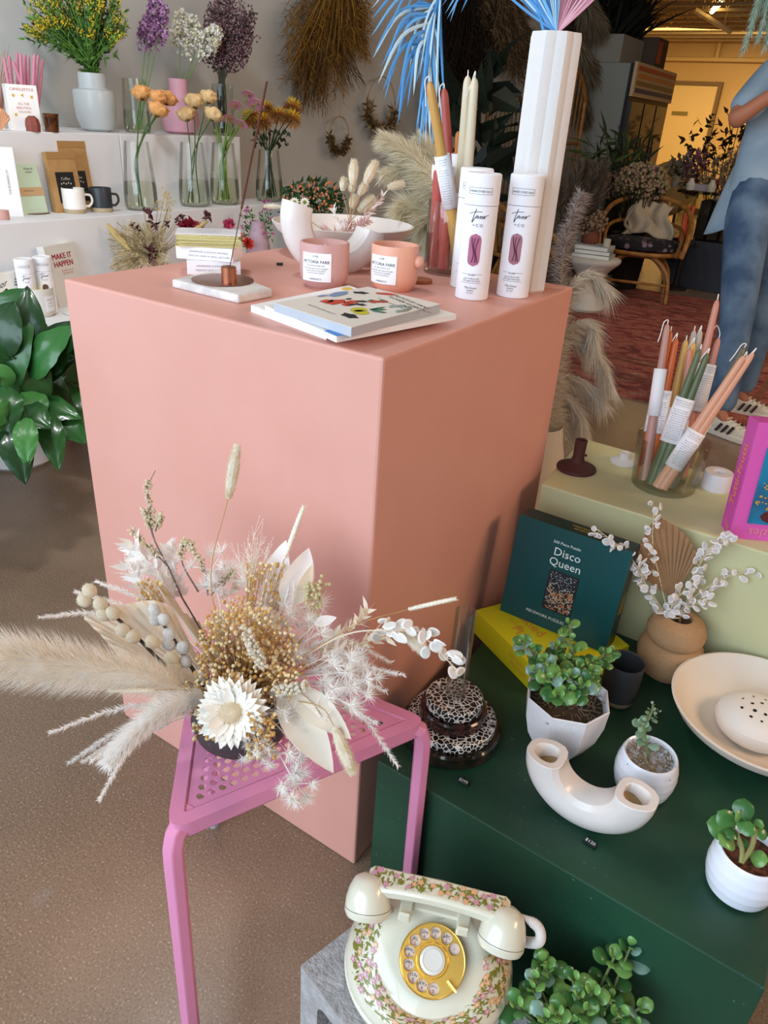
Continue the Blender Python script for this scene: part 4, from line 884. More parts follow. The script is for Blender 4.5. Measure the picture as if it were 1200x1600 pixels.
# jade plants
JG=[M('4b7d3f',.3,coat=.25),M('3a6a38',.3,coat=.25),M('6f9c50',.3,coat=.25),M('7ea08f',.28,coat=.3)]
STM=M('6d7a4a',.6); STB=M('7a6248',.8)
def jleaf(mb,p,d,up,L):
    d=V(d).normalized(); up=V(up); up=(up-d*up.dot(d)); up=up.normalized() if up.length>1e-4 else d.orthogonal().normalized(); s=d.cross(up); vs=[]; n=10
    T_=L*.11; W_=L*.37
    outl=[]
    for i in range(n+1):
        t=i/n; w=W_*(sin(pi*t**1.35)**.62 if 0<t<1 else .0)+.0006; outl.append((t*L,w,-.10*L*(t-.5)**2*4+ .12*L*t*t))
    rs=[]
    for x,w,z in outl:
        c=V(p)+d*x+up*(z); rs.append([c+s*w,c+s*w*.6+up*T_*min(1,w/W_*1.2)*.7,c+up*T_*.75*min(1,w/W_*1.2),c-s*w*.6+up*T_*min(1,w/W_*1.2)*.7,c-s*w,c-s*w*.5-up*T_*.5,c+s*w*.5-up*T_*.5])
    mb.rings(rs,True,True)
def rosette(mb,p,ax,L,levels=3,k=None):
    ax=V(ax).normalized(); x=ax.orthogonal().normalized(); x=Matrix.Rotation(rnd(0,6.28),3,ax)@x; y=ax.cross(x); p=V(p)
    for l in range(levels):
        q=l/max(1,levels-1); el=.15+.75*q; LL=L*(1-.5*q); 
        for s_ in (1,-1):
            d=(x if l%2==0 else y)*s_*(1-.35*q)+ax*el; mb.k=random.choice([0,0,1,2,2,3]) if k is None else k; 
            if q>.7: mb.k=2
            jleaf(mb,p-ax*.010*(levels-1-l)+d*.001,d+rdir()*.12,ax+d*-.2,LL*rnd(.85,1.1))
def jade(root,base,tips,L,levels=3,names=('leaves','stem'),sr=.0028):
    lf=MB(); st_=MB()
    for tpt in tips:
        tpt=V(tpt); b_=V(base)+V((rnd(-.01,.01),rnd(-.01,.01),0)); m_=b_.lerp(tpt,.5)+V((0,0,.012)); c=cr([b_,m_,tpt],8); st_.tube(c,lambda t:sr*(1-.45*t),7); ax=(tpt-m_).normalized()*.5+V((0,0,.45))+(CP-tpt).normalized()*.8; rosette(lf,tpt,ax,L*rnd(.85,1.12),levels+random.choice([0,0,1]))
        if random.random()<.6: q=c[5]; d=rdir(); d.z=abs(d.z)*.4; lf.k=1; jleaf(lf,q,d,(0,0,1),L*.9); jleaf(lf,q,-d+V((0,0,.4)),(0,0,1),L*.9)
    lf.build(names[0],JG,root); st_.build(names[1],STM,root)
# faceted pot
fp=V((.256,.178,GZ))
def facet(a,z): 
    k=(a/(pi/4))%1-.5; return cos(pi/8)/cos(k*pi/4)*1.02
r=thing('plant_pot','white faceted concrete pot holding the largest succulent on the green plinth','pot',fp); POT=M('e6e2e3',.6,bump=(90,.06),var=('dcd8da',30))
MB().lathe([(.0,0),(.034,0),(.040,.004),(.054,.032),(.062,.066),(.0640,.100),(.0625,.1015),(.0605,.100),(.058,.066),(.0,.064)],fp,64,rf=facet,cap0=False,cap1=False).build('body',POT,r,smooth=22)
MB().lathe([(0,.084),(.058,.080)],fp,32,cap0=False,cap1=False).build('soil',M('4a3a2c',.95,bump=(120,.8)),r)
def mossy(root,c,R,n,mat): 
    mb=MB()
    for _ in range(n):
        a=rnd(0,6.28); q=V(c)+V((cos(a),sin(a),0))*R*math.sqrt(random.random())*.80; d=rdir()*R*.34; d.z=abs(d.z)*.5; mb.tube(cr([q,q+d*.5+rdir()*R*.15,q+d+rdir()*R*.12],5),.0006,4)
    mb.build('moss',mat,root)
mossy(r,fp+V((0,0,.084)),.058,90,M('9a8a74',.9))
jdp=dep(fp+V((0,0,.12)))
def JT(px,py,dd=0): return at(px,py,jdp+dd)
r=thing('succulent','large jade succulent growing in the white faceted pot','plant',fp+V((0,0,.08)))
jade(r,fp+V((0,0,.08)),[JT(*p) for p in ((815,1003,.02),(835,1015,.0),(850,1030,-.02),(838,1048,-.04),(858,1062,-.06),(878,1060,-.06),(873,1085,-.07),(895,1055,-.05),(905,1040,-.03),(912,1068,-.05),(925,1050,-.02),(930,1035,.0),(945,1020,.02),(885,1030,0),(868,1010,.02),(862,1040,-.03),(893,1080,-.06),(897,1018,.01))],.026)
jade(r,fp+V((0,0,.08)),[JT(890,975,.03),JT(893,1000,.02),JT(954,1020,.03),JT(882,990,.03)],.025,2,('upper_leaves','upper_stem'))
# black cup
cp=P(960,1098,z=GZ); cp=V((cp.x,cp.y+.008,GZ)); r=thing('cup','charcoal tumbler with a bare clay foot behind the faceted pot','cup',cp)
MB().lathe([(0,0),(.021,0),(.026,.004),(.029,.014)],cp,40,cap0=False,cap1=False).build('clay_foot',M('b39a80',.85),r); MB().lathe([(.029,.014),(.031,.05),(.0315,.084),(.031,.0855),(.029,.084),(.0285,.04),(.02,.01),(0,.01)],cp,40,cap0=False,cap1=False).build('body',M('2e3034',.6,bump=(60,.1)),r)
# tan vase and stems
tv=V((.347,.468,GZ)); r=thing('gourd_vase','speckled tan stoneware vase of two stacked bulges against the yellow plinth','vase',tv)
MB().lathe([(0,0),(.036,0),(.046,.008),(.055,.028),(.0575,.046),(.0535,.062),(.0465,.0705),(.0430,.0725),(.0460,.0755),(.0495,.084),(.0505,.095),(.044,.112),(.030,.1205),(.0215,.121),(.020,.119),(.022,.112),(.038,.10),(.04,.08)],tv,56,cap1=False).build('body',M('ab855f',.85,var=('98734f',320,(.6,.66)),bump=(320,.1)),r)
tm=tv+V((0,0,.118)); td=dep(tm)
def T(px,py,dd=0): return at(px,py,td+dd-.00042*max(0,955-py))
def stem_root(name,label,cat,m_=None): return thing(name,label,cat,tv+V((0,0,.03)),0,'dried stems in the gourd vase')
def spear(label,base,tip,side,mat):
    r=stem_root('palm_spear_leaf',label,'dried leaf'); base=V(base);tip=V(tip); L=(tip-base); ax=L.normalized(); sd=(V(side)-ax*V(side).dot(ax)).normalized(); nrm=ax.cross(sd); N=30; rows=[]
    for j in range(7):
        q=(j/6); row=[]
        for i in range(N+1):
            u=i/N*2-1; ang_=u*.70; d=ax*cos(ang_)+sd*sin(ang_); l_=L.length*(1-.46*abs(u)**.9); row.append(base+d*l_*q+nrm*(.0028*q*(1 if i%2 else -1)))
        rows.append(row)
    mb=MB(); mb.rings(rows,False,False,closed=False); mb.build('blade',mat,r,smooth=None); s_=MB(); vine(s_,[tv+V((0,0,.03)),tm,base],.002,.0018); s_.build('stem',M('a97c52',.8),r)
spear('brown pleated spear-shaped palm leaf standing in the gourd vase',T(1050,935,.0),T(1028,806,.02),T(1100,870)-T(980,870),M('b08a66',.8))
PODW=M('c9c3c2',.55)
for k,(pts,n_,L,lb) in enumerate((((( 1045,960),(1080,905),(1108,860),(1140,838)),52,.016,'honesty stem with the densest pods, leaning right up to the magenta box'),(((1055,962),(1095,925),(1140,900),(1198,890)),36,.015,'long honesty stem reaching to the right edge of the photo'),(((1040,962),(1012,920),(985,870),(932,826)),34,.014,'honesty stem leaning left over the dark green puzzle box'),(((1042,960),(1020,930),(1005,905),(1000,885)),26,.015,'short honesty stem left of the brown palm leaf'),(((1045,958),(1030,900),(1020,850),(1022,790)),24,.014,'honesty stem rising behind the brown palm leaf to the taper jar'),(((1050,962),(1075,950),(1095,940),(1105,940)),16,.014,'short honesty stem drooping right over the gourd vase'),(((1046,962),(1048,950),(1058,935),(1064,920)),14,.015,'short upright honesty stem in front of the palm leaf'))):
    r=stem_root('honesty_stem',lb,'dried flower'); dd=(-.02,-.01,-.02,-.02,.015,-.03,-.03)[k]
    honesty(r,[tm]+[T(x,y,dd*(i/3)) for i,(x,y) in enumerate(pts)],n_,L,.18 if k not in(2,4) else .5,.011,PODW,M('d8c6a4',.7))
# big bowl and frog
bw=P(1196,1108,z=.372); bw=V((bw.x,bw.y,GZ)); bowl('bowl','large cream ceramic bowl at the right edge of the green plinth','x' and bw,.143,.067,M('e3d6c8',.55),.045)
fg=bw+V((-.006,.0,.0165)); r=thing('flower_frog','round white ceramic flower frog pierced with holes, sitting in the large cream bowl','flower frog',fg)
FRm=M('e9e2da',.6); dome=lambda a,q:fg+V((.062*math.sin(q)**.9*cos(a),.062*math.sin(q)**.9*sin(a),.021+.024*cos(q)))
MB().lathe([(0,0),(.045,0),(.058,.008),(.0625,.020),(.060,.032),(.050,.041),(.035,.046),(.015,.0485),(0,.049)],fg,56,cap0=False,cap1=False).build('body',FRm,r)
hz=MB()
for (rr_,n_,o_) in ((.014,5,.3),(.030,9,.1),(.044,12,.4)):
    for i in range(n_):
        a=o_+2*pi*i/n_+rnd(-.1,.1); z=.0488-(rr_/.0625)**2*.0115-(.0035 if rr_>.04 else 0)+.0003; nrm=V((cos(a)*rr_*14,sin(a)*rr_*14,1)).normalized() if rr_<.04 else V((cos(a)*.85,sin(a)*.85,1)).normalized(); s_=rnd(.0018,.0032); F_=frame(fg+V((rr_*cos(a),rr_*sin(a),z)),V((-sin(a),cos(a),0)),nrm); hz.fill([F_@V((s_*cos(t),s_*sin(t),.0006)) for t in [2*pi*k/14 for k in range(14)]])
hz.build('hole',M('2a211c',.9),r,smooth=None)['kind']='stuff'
# small white pots
def ribpot(name,label,c,R,h,root=True):
    r=thing(name,label,'pot',c); prof=[(0,0),(R*.55,0),(R*.72,.003)]
    for k in range(14): 
        q=k/13; prof.append((R*(.80+.22*sin(pi*(q*.75+.12)))*(1+.012*sin(q*28)) ,.006+(h-.008)*q))
    e_=prof[-1][0]; prof+=[(e_-.0015,h),(e_-.004,h-.002),(e_-.004,h*.7),(0,h*.7)]
    MB().lathe(prof,c,48,cap0=False,cap1=False).build('body',M('eef0fa',.3,coat=.3),r); return r,e_-.004
s1=V((.392,.168,GZ)); r,ri=ribpot('plant_pot','small white ribbed pot of straw and a grey-green succulent behind the arch vase',s1,.0435,.07); mossy(r,s1+V((0,0,.060)),ri*1.15,150,M('a08d70',.9))
sd_=dep(s1+V((0,0,.08)))
def ST(px,py,dd=0): return at(px,py,sd_+dd)
r=thing('succulent','small grey-green succulent sprouting from the straw in the ribbed pot','plant',s1+V((0,0,.055))); lf=MB(); st_=MB()
JG2=[M('6f8d6c',.5),M('5f7f63',.5),M('8aa58a',.5),M('7f9a86',.5)]; b_=s1+V((0,0,.055)); tp_=ST(1005,1128,-.01); st_.tube(cr([b_,b_.lerp(tp_,.6),tp_],6),.0022,6); rosette(lf,tp_,(CP-tp_)+V((0,0,.4)),.017,5)
t2=ST(1020,1102,0); st_.tube(cr([tp_,tp_.lerp(t2,.5)+V((.004,0,0)),t2],6),.0014,6); rosette(lf,t2,(0,0,1),.009,3); t3=ST(1028,1112,0); rosette(lf,t3,(.3,0,1),.009,3); rosette(lf,ST(1012,1158,-.01),(0,-.3,1),.016,2)
lf.build('leaves',JG2,r); st_.build('stem',STM,r)
s2=V((.545,.078,GZ)); r,ri=ribpot('plant_pot','white ribbed pot filled with brown soil near the right edge of the green plinth',s2,.044,.072); MB().lathe([(0,.064),(ri+.001,.060)],s2,40,cap0=False,cap1=False).build('soil',M('6b3f2c',.95,var=('3b2118',160),bump=(160,1)),r)
sd_=dep(s2+V((0,0,.08))); r=thing('succulent','young jade cutting with a few big leaves in the soil-filled white pot','plant',s2+V((0,0,.06))); lf=MB(); st_=MB(); b_=ST(1158,1348,-.01)
for tp_,w in ((ST(1150,1300,0),.003),(ST(1180,1295,0),.0032)): st_.tube(cr([b_,b_.lerp(tp_,.5)+V((.004,0,0)),tp_],6),w,8)
for (x,y,x2,y2,L_,k_) in ((1158,1290,1163,1248,.028,1),(1150,1300,1122,1268,.02,0),(1150,1305,1105,1285,.036,0),(1148,1310,1125,1318,.022,2),(1150,1285,1180,1302,.018,0),(1158,1330,1162,1310,.014,1),(1165,1338,1200,1345,.030,2),(1180,1297,1198,1308,.014,0),(1180,1295,1190,1282,.012,2),(1158,1282,1150,1270,.012,2),(1152,1296,1136,1308,.022,1),(1175,1285,1160,1276,.02,0)):
    a=ST(x,y,rnd(-.01,.01)); d=ST(x2,y2,rnd(-.02,.01))-a; lf.k=k_; jleaf(lf,a,d,(CP-a)+V((0,0,.5)),d.length*1.02)
lf.build('leaves',JG,r); st_.build('stem',M('8a8a52',.5),r)
# ================= yellow plinth things =================
hm=M('4b2420',.7); h1=P(900,733,z=YZ); h1=V((h1.x,h1.y,YZ)); r=thing('candle_holder','matte maroon taper candle holder on the left of the yellow plinth','candle holder',h1)
k_=.9; MB().lathe([(r_*k_,z_*k_) for r_,z_ in [(0,0),(.043,0),(.0445,.003),(.043,.007),(.028,.012),(.016,.020),(.0125,.032),(.0130,.060),(.0135,.070),(.0128,.071),(.0095,.0705),(.009,.05),(0,.05)]],h1,48,cap0=False,cap1=False).build('body',hm,r)
MB().ball(h1+V((.0155,-.004,.036)),(.003,.003,.003),8,6).build('nub',hm,r)
h2=P(975,722,z=YZ); h2=V((h2.x,h2.y,YZ)); tag(MB().lathe([(0,0),(.028,0),(.029,.003),(.022,.006),(.012,.010),(.011,.022),(.008,.022),(0,.015)],h2,40,cap0=False,cap1=False).build('candle_holder',M('d9d4cf',.6),origin=h2),'low white candle holder behind the jar of tapers','candle holder')
h3=P(1117,762,z=YZ); h3=V((h3.x,h3.y,YZ)); tag(MB().lathe([(0,0),(.028,0),(.0285,.002),(.0275,.032),(.026,.0345),(.0115,.0345),(.0105,.033),(.0105,.02),(0,.02)],h3,48,cap0=False,cap1=False).build('candle_holder',M('dcd8dc',.55),origin=h3),'plain white cylinder candle holder between the taper jar and the magenta box','candle holder')
jc=P(1035,758,z=YZ); jc=V((jc.x,jc.y,YZ)); gjar('glass_jar','clear tapered glass jar full of coloured tapers on the yellow plinth',jc,.068,.100,.003,'fcfdfb',.060)
jd=dep(jc+V((0,0,.03)))
def J(px,py,dd=0): return at(px,py,jd+dd)
def base_(px,py): p=P(px,py,z=YZ+.012); return V((p.x,p.y,YZ+.014))
def clampj(p,R=.044):
    d=V((p.x-jc.x,p.y-jc.y,0)); 
    if d.length>R: d=d.normalized()*R
    return V((jc.x+d.x,jc.y+d.y,YZ+.014))
K={'mauve':M('b98d83',.4,sss=.1),'orange':M('c05f30',.4,sss=.1),'yellow':M('d0a862',.4,sss=.1),'sage':M('5d6a4c',.4,sss=.1),'grey':M('b9aea2',.4,sss=.1),'pink':M('c88a78',.4,sss=.1),'olive':M('6f6a54',.4,sss=.1),'peach':M('dba283',.38,sss=.1),'slate':M('545258',.45),'plum':M('7e4a42',.45)}
TP='taper candles in the jar on the yellow plinth'
taper_pair('mauve taper furthest left in the jar on the yellow plinth',[(clampj(base_(985,752)),J(1043,506,-.06))],K['mauve'],(.42,.72),r0=.0108,bandtext=False)
taper_pair('pair of burnt orange tapers second from the left in the jar',[(clampj(base_(1000,745)),J(1048,517,-.05)),(clampj(base_(1012,748)),J(1057,528,-.05))],K['orange'],(.32,.62))
taper_pair('pair of honey yellow tapers in the middle of the jar',[(clampj(base_(1030,735)),J(1072,531,-.03)),(clampj(base_(1042,737)),J(1084,535,-.03))],K['yellow'],(.3,.5),bandtext=False)
taper_pair('pair of stone grey tapers behind the yellow ones in the jar',[(clampj(base_(1045,728)),J(1085,516,.0)),(clampj(base_(1055,728)),J(1095,516,.0))],K['grey'],None)
taper_pair('pair of dusty pink tapers standing tallest at the back of the jar',[(clampj(base_(1075,735)),J(1121,468,-.05)),(clampj(base_(1080,742)),J(1123,528,-.02))],K['pink'],(.42,.72))
taper_pair('pair of sage green tapers crossing the front of the jar',[(clampj(base_(1000,764)),J(1094,545,-.10)),(clampj(base_(1012,768)),J(1106,552,-.10))],K['sage'],(.33,.66),r0=.0118)
taper_pair('olive taper leaning right behind the peach pair',[(clampj(base_(1052,778)),J(1163,543,-.06))],K['olive'],(.3,.5),bandtext=False)
taper_pair('pair of peach tapers leaning furthest right across the front of the jar',[(clampj(base_(1008,782),.047),J(1163,556,-.13)),(clampj(base_(1028,788),.047),J(1177,551,-.13))],K['peach'],(.16,.44),r0=.0118)
taper_pair('dusty pink taper standing straight in the middle back of the jar',[(clampj(base_(1060,740)),J(1078,545,-.04))],K['pink'],(.3,.55),bandtext=False,wick=False)
# magenta box
m0=P(1114,814,z=YZ); m1=P(1139,841,z=YZ); m2=P(1200,847,z=YZ); dz_=V((m1.x-m0.x,m1.y-m0.y,0)).normalized(); xx=V((m2.x-m1.x,m2.y-m1.y,0)).normalized(); 
yy=V((-xx.y,xx.x,0)); tilt=.10; zz=(V((0,0,1))*cos(tilt)+yy*sin(tilt)).normalized(); yy2=zz.cross(xx)
F=Matrix((xx,yy2,zz)).transposed().to_4x4(); F.translation=V((m1.x,m1.y+.002,YZ)); Hm=.205
MG=M('cb4aa6',.42); MG2=M('d95bb0',.42); r=thing('puzzle_box','magenta boxed puzzle with a flower picture, leaning at the right edge of the yellow plinth','puzzle box',(m1.x,m1.y,YZ))
MB().box((.1,.027,Hm/2),(.2,.042,Hm),F).build('box',MG,r,bevel=.001,smooth=None); MB().box((.1,.0025,Hm/2),(.2,.004,Hm),F).build('front_panel',MG2,r,bevel=.0006,smooth=None)
pr0=(.022,.03,.178,.165); MB().fill([F@V((x,.0002-.0008,z)) for x,z in ((pr0[0],pr0[1]),(pr0[2],pr0[1]),(pr0[2],pr0[3]),(pr0[0],pr0[3]))]).build('picture',M('1f7fa6',.4,var=('2b4f74',12)),r,smooth=None)
def pbl(nm,hc,L):
    q=MB()
    for x,z,s_,s2_ in L: q.fill([F@V((x+s_*cos(t),-.0012-.00001*len(nm),z+s2_*sin(t))) for t in [2*pi*k/12 for k in range(12)]])
    q.build(nm,M(hc,.5),r,smooth=None)
pbl('red_pot_shape','5a1f22',[(.075,.045,.035,.014)]); pbl('yellow_blossom_shapes','c99a3c',[(rnd(.026,.11),rnd(.052,.105),rnd(.0012,.0028),rnd(.0012,.0028)) for _ in range(70)]); pbl('fruit_shapes','d8743c',[(.060,.062,.006,.004),(.085,.064,.005,.004)]); pbl('leaf_shapes','2f6b4a',[(.105,.058,.022,.007),(.13,.066,.02,.006)])
t_=MB(); OG=M('e2a23a',.45); 
t_.text('Tutti-Frutti',.024,lambda x,y:F@V((-.0006,.027+y,Hm*.52+x)))
t_.text('PUZZLE',.0075,lambda x,y:F@V((-.0006,.022-y*.8-x*.8,.014+x*-.6+y*.3)))
t_.build('gold_lettering',OG,r,smooth=None,solid=.0003); t_=MB(); t_.text('Puzzles',.022,lambda x,y:F@V((.06-x,-.0012,.0155-y))); t_.text('Tutti',.03,lambda x,y:F@V((.05+x,-.0012,.186+y*.7))); t_.build('lettering',M('b9479a',.5) if 0 else M('e08a9a',.45),r,smooth=None)
# ================= cinder block and telephone =================
CBm=M('a29f9f',.95,var=('b4b1b1',60),bump=(150,.9)); c00=V((.108,-.280,0)); xa=V((.985,.17,0)).normalized(); xa=V((.98,.10,0)).normalized(); ya=V((-xa.y,xa.x,0))
xa=V((.93,.36,0)).normalized(); 
c00=V((.106,-.278,0)); ya=V((.27,.96,0)).normalized(); xa=V((ya.y,-ya.x,0))
F=Matrix((xa,ya,V((0,0,1)))).transposed().to_4x4(); F.translation=c00+V((0,0,0)); mb=MB(); Wb,Db,Hb=.39,.19,.19; t_=.03
CB=thing('cinder_block','grey concrete cinder block on the floor under the telephone','cinder block',c00)
def bx(x0,x1,y0,y1,z0,z1): mb.box(((x0+x1)/2,(y0+y1)/2,(z0+z1)/2),(x1-x0,y1-y0,z1-z0),F)
# hollow cores open to the front face
N=8
def frontshell():
    out=[(0,0),(Wb,0),(Wb,Hb),(0,Hb)]; vs2=[V(p) for p in out]; es=[(0,1),(1,2),(2,3),(3,0)]; hl=[]
    for cx in (Wb*.27,Wb*.73):
        b0_=len(vs2); w_,h_,rr_=.068,.062,.018
        pts=[(cx+sx*(w_-rr_)+rr_*cos(a0+t*pi/6),Hb/2+sy*(h_-rr_)+rr_*sin(a0+t*pi/6)) for sx,sy,a0 in ((1,1,0),(-1,1,pi/2),(-1,-1,pi),(1,-1,1.5*pi)) for t in range(4)]
        vs2+=[V(p) for p in pts]; es+=[(b0_+k,b0_+(k+1)%16) for k in range(16)]; hl.append(pts)
    vo,eo,fo,*_=geometry.delaunay_2d_cdt(vs2,es,[],0,1e-6)
    fs=[f for f in fo if not any(abs(sum(vo[i].x for i in f)/3-cx)<.066 and abs(sum(vo[i].y for i in f)/3-Hb/2)<.060 for cx in (Wb*.27,Wb*.73))]
    for y in (0,Db): mb.add([F@V((v.x,y,v.y)) for v in vo],[tuple(f) if y else tuple(f)[::-1] for f in fs])
    for L in hl: mb.add([F@V((x,y,z)) for y in(0,Db) for x,z in L],[(k,(k+1)%16,16+(k+1)%16,16+k) for k in range(16)])
    mb.add([F@V((x,y,z)) for y in (0,Db) for x,z in out],[(k,4+k,4+(k+1)%4,(k+1)%4) for k in range(4)])
frontshell(); o=mb.build('body',CBm,CB,smooth=None)
PX=V((.933,.36,0)).normalized(); PY=V((-.36,.933,0)).normalized(); O=V((.241,-.183,.1905)); PF=Matrix((PX,PY,V((0,0,1)))).transposed().to_4x4(); PF.translation=O
IV=M('dedac6',.22,coat=.5); GO=M('fbcf6a',.28,metal=.8); tel=thing('telephone','ivory rotary telephone with gold dial and floral bands, on the cinder block','telephone',O)
tl=radians(31); tn=V((0,-sin(tl),cos(tl))); 
def ring(c,R,n,k=72,ry=1): 
    Fx=frame(c,(1,0,0),n); return [PF@(Fx@V((R*cos(2*pi*i/k),R*ry*sin(2*pi*i/k),0))) for i in range(k)]
def lerpring(q,off=0):                        # surface of the body between its rim (q=0) and the tilted plate (q=1)
    c0,r0=V((0,0,.030)),.104; c1,r1=V((.002,-.028,.068)),.064
    e=q; c=c0.lerp(c1,e); c.z=c0.z+(c1.z-c0.z)*(sin(e*pi/2)**.9 if e>0 else 0); R=r0+(r1-r0)*e; n=V((0,-sin(tl*e),cos(tl*e))); return c+n*off,R,n
mb=MB(); rs=[ring(V((0,0,0)),.100,V((0,0,1))),ring(V((0,0,.004)),.108,V((0,0,1))),ring(V((0,0,.010)),.109,V((0,0,1))),ring(V((0,0,.0125)),.106,V((0,0,1))),ring(V((0,0,.015)),.1075,V((0,0,1))),ring(V((0,0,.024)),.1075,V((0,0,1)))]
for j in range(13): c,R,n=lerpring(j/12); rs.append(ring(c,R,n))
c,R,n=lerpring(1); rs+=[ring(c+n*.002,.058,n),ring(c+n*.003,.045,n)]
mb.rings(rs,True,True); mb.build('body',IV,tel,smooth=40)
def surf(a,q,off=.0004): 
    c,R,n=lerpring(q,off); Fx=frame(c,(1,0,0),n); return PF@(Fx@V((R*cos(a),R*sin(a),0)))
# floral band
FL=[('pink_blossoms','cf93a6'),('peach_blossoms','e3b085'),('green_leaves','7f7f2c'),('green_tendrils','8c8a3a')]
bands={k:MB() for k,_ in FL}
def deco(S_,key,u,v,R,kind,su,sv,rot=0,lift=0):
    mb=bands[key]
    if kind=='flower':
        pts=[]
        for i in range(20): a=2*pi*i/20; rr_=R*(.78+.22*cos(5*a+rot)); pts.append(S_(u+su*rr_*cos(a),v+sv*rr_*sin(a),lift))
        mb.fill(pts)
    elif kind=='leaf':
        pts=[]
        for i in range(10): a=2*pi*i/10; x=R*1.5*cos(a); y=R*.42*sin(a)*(1.2-.3*cos(a)); pts.append(S_(u+su*(x*cos(rot)-y*sin(rot)),v+sv*(x*sin(rot)+y*cos(rot)),lift))
        mb.fill(pts)
    else:
        pts=[]; 
        for i in range(7): t=i/6; ang_=rot+2.2*t; pts.append((u+su*R*2.2*t*cos(ang_),v+sv*R*2.2*t*sin(ang_)))
        mb.rings([[S_(x,y,lift) for x,y in pts],[S_(x+su*R*.14,y+sv*R*.14,lift) for x,y in pts]],False,False,closed=False)
def decorate(S_,us,vs,su,sv,n,R=.0042):
    placed=[]
    for _ in range(n*14):
        u,v=rnd(*us),rnd(*vs)
        if all(((u-a)/su)**2+((v-b)/sv)**2>(R*1.75)**2 for a,b in placed): placed.append((u,v))
        if len(placed)>=n: break
    for i,(u,v) in enumerate(placed):
        k=i%3
        if k<2:
            key='pink_blossoms' if k==0 else 'peach_blossoms'; deco(S_,key,u,v,R*rnd(.85,1.15),'flower',su,sv,rnd(0,6),.0003)
        for j in range(4 if k<2 else 5):
            a=rnd(0,6.28); d=R*rnd(1.1,1.7); uu,vv=u+su*d*cos(a),v+sv*d*sin(a)
            if us[0]<uu<us[1] and vs[0]<vv<vs[1]: deco(S_,'green_leaves',uu,vv,R*.5*rnd(.7,1.3),'leaf',su,sv,a+rnd(-.7,.7),.0001)
        a=rnd(0,6.28); deco(S_,'green_tendrils',u,v,R*.7,'curl',su,sv,a,0)
    return placed
S1_=lambda u,v,l:surf(u,min(.97,max(.02,v)),.0005+l)
pl_=decorate(S1_,(radians(-215),radians(35)),(.07,.90),1/.088,1/.055,150,.0056)
fc=MB()
for i,(u,v) in enumerate(pl_):
    if i%3<2: 
        fc.fill([S1_(u+.0013/.088*cos(t),v+.0013/.055*sin(t),.0006) for t in [2*pi*k/8 for k in range(8)]])
for k,hc in FL: bands[k].build('body_'+k,M(hc,.35,coat=.3),tel,smooth=None)
fc.build('blossom_centres',M('ede0c8',.35),tel,smooth=None)['kind']='stuff'
# dial
dc=V((.006,-.036,.0735)); DF=frame(dc,(1,0,0),tn); D=PF@DF
MB().lathe([(0,-.006),(.040,-.006),(.0405,0),(.0395,.0015),(0,.0015)],(0,0,0),72,F=D,cap0=False,cap1=False).build('dial_base',M('3a2a1c',.5),tel)
MB().lathe([(0,.0018),(.038,.0018),(.038,.0024),(0,.0024)],(0,0,0),60,F=D,cap0=False,cap1=False).build('number_plate',M('d8c9bf',.4),tel)
HA=[radians(a) for a in (36,64,93,120,147,174,201,228,255,283)]; HR=.0292; hr_=.0067
vs2=[V((.0395*cos(2*pi*k/64),.0395*sin(2*pi*k/64))) for k in range(64)]; es=[(k,(k+1)%64) for k in range(64)]
for a in HA:
    b0_=len(vs2); vs2+=[V((HR*cos(a)+hr_*cos(t*pi/10),HR*sin(a)+hr_*sin(t*pi/10))) for t in range(20)]; es+=[(b0_+k,b0_+(k+1)%20) for k in range(20)]
vo,eo,fo,*_=geometry.delaunay_2d_cdt(vs2,es,[],0,1e-7); fs=[]
for f_ in fo:
    c=sum((vo[i] for i in f_),V((0,0)))/len(f_)
    if all((c-V((HR*cos(a),HR*sin(a)))).length>hr_*.985 for a in HA) : fs.append(tuple(f_))
dial=MB().add([D@V((v.x,v.y,.0052)) for v in vo],fs).build('finger_wheel',GO,tel,smooth=None,solid=.0016)
rm=MB(); rm.lathe([(.0385,.0042),(.0400,.0040),(.0405,.0055),(.0395,.0066),(.0385,.0060)],(0,0,0),72,F=D,cap0=False,cap1=False)
for a in HA: rm.lathe([(hr_,.0058),(hr_+.0007,.0064),(hr_+.0012,.0058)],(0,0,0),24,F=D@Matrix.Translation((HR*cos(a),HR*sin(a),0)),cap0=False,cap1=False)
rm.lathe([(.0160,.006),(.0170,.0085),(.0185,.0085),(.0200,.006)],(0,0,0),60,F=D,cap0=False,cap1=False)
rm.build('gold_rims',GO,tel); MB().lathe([(.0160,.0055),(.0152,.008),(.0118,.0095),(.0114,.0086),(0,.0082)],(0,0,0),60,F=D,cap0=False,cap1=False).build('centre_cap',M('dcdad2',.2,coat=.6),tel)
fs_=MB(); a=radians(-38); fs_.tube([D@V((.041*cos(a),.041*sin(a),.004)),D@V((.042*cos(a),.042*sin(a),.009)),D@V((.027*cos(a),.027*sin(a),.0095))],(.0022,.0012),8); fs_.build('finger_stop',GO,tel)
t_=MB(); t2=MB()
for a,l_,n_ in zip(HA,('','ABC','DEF','GHI','JKL','MNO','PRS','TUV','WXY','OPERATOR'),'1234567890'):
    cx,cy=HR*cos(a),HR*sin(a)
    if l_: t_.text(l_,.0050 if len(l_)<4 else .0017,lambda x,y:D@V((cx+x*(1.0),cy+y+.0024-x*x*70,.0027)))
    t2.text(n_,.0056,lambda x,y:D@V((cx+x,cy+y-(.0026 if l_ else 0),.0027)))
t_.build('dial_letters',INK,tel,smooth=None); t2.build('dial_numbers',M('b0402e',.5),tel,smooth=None)
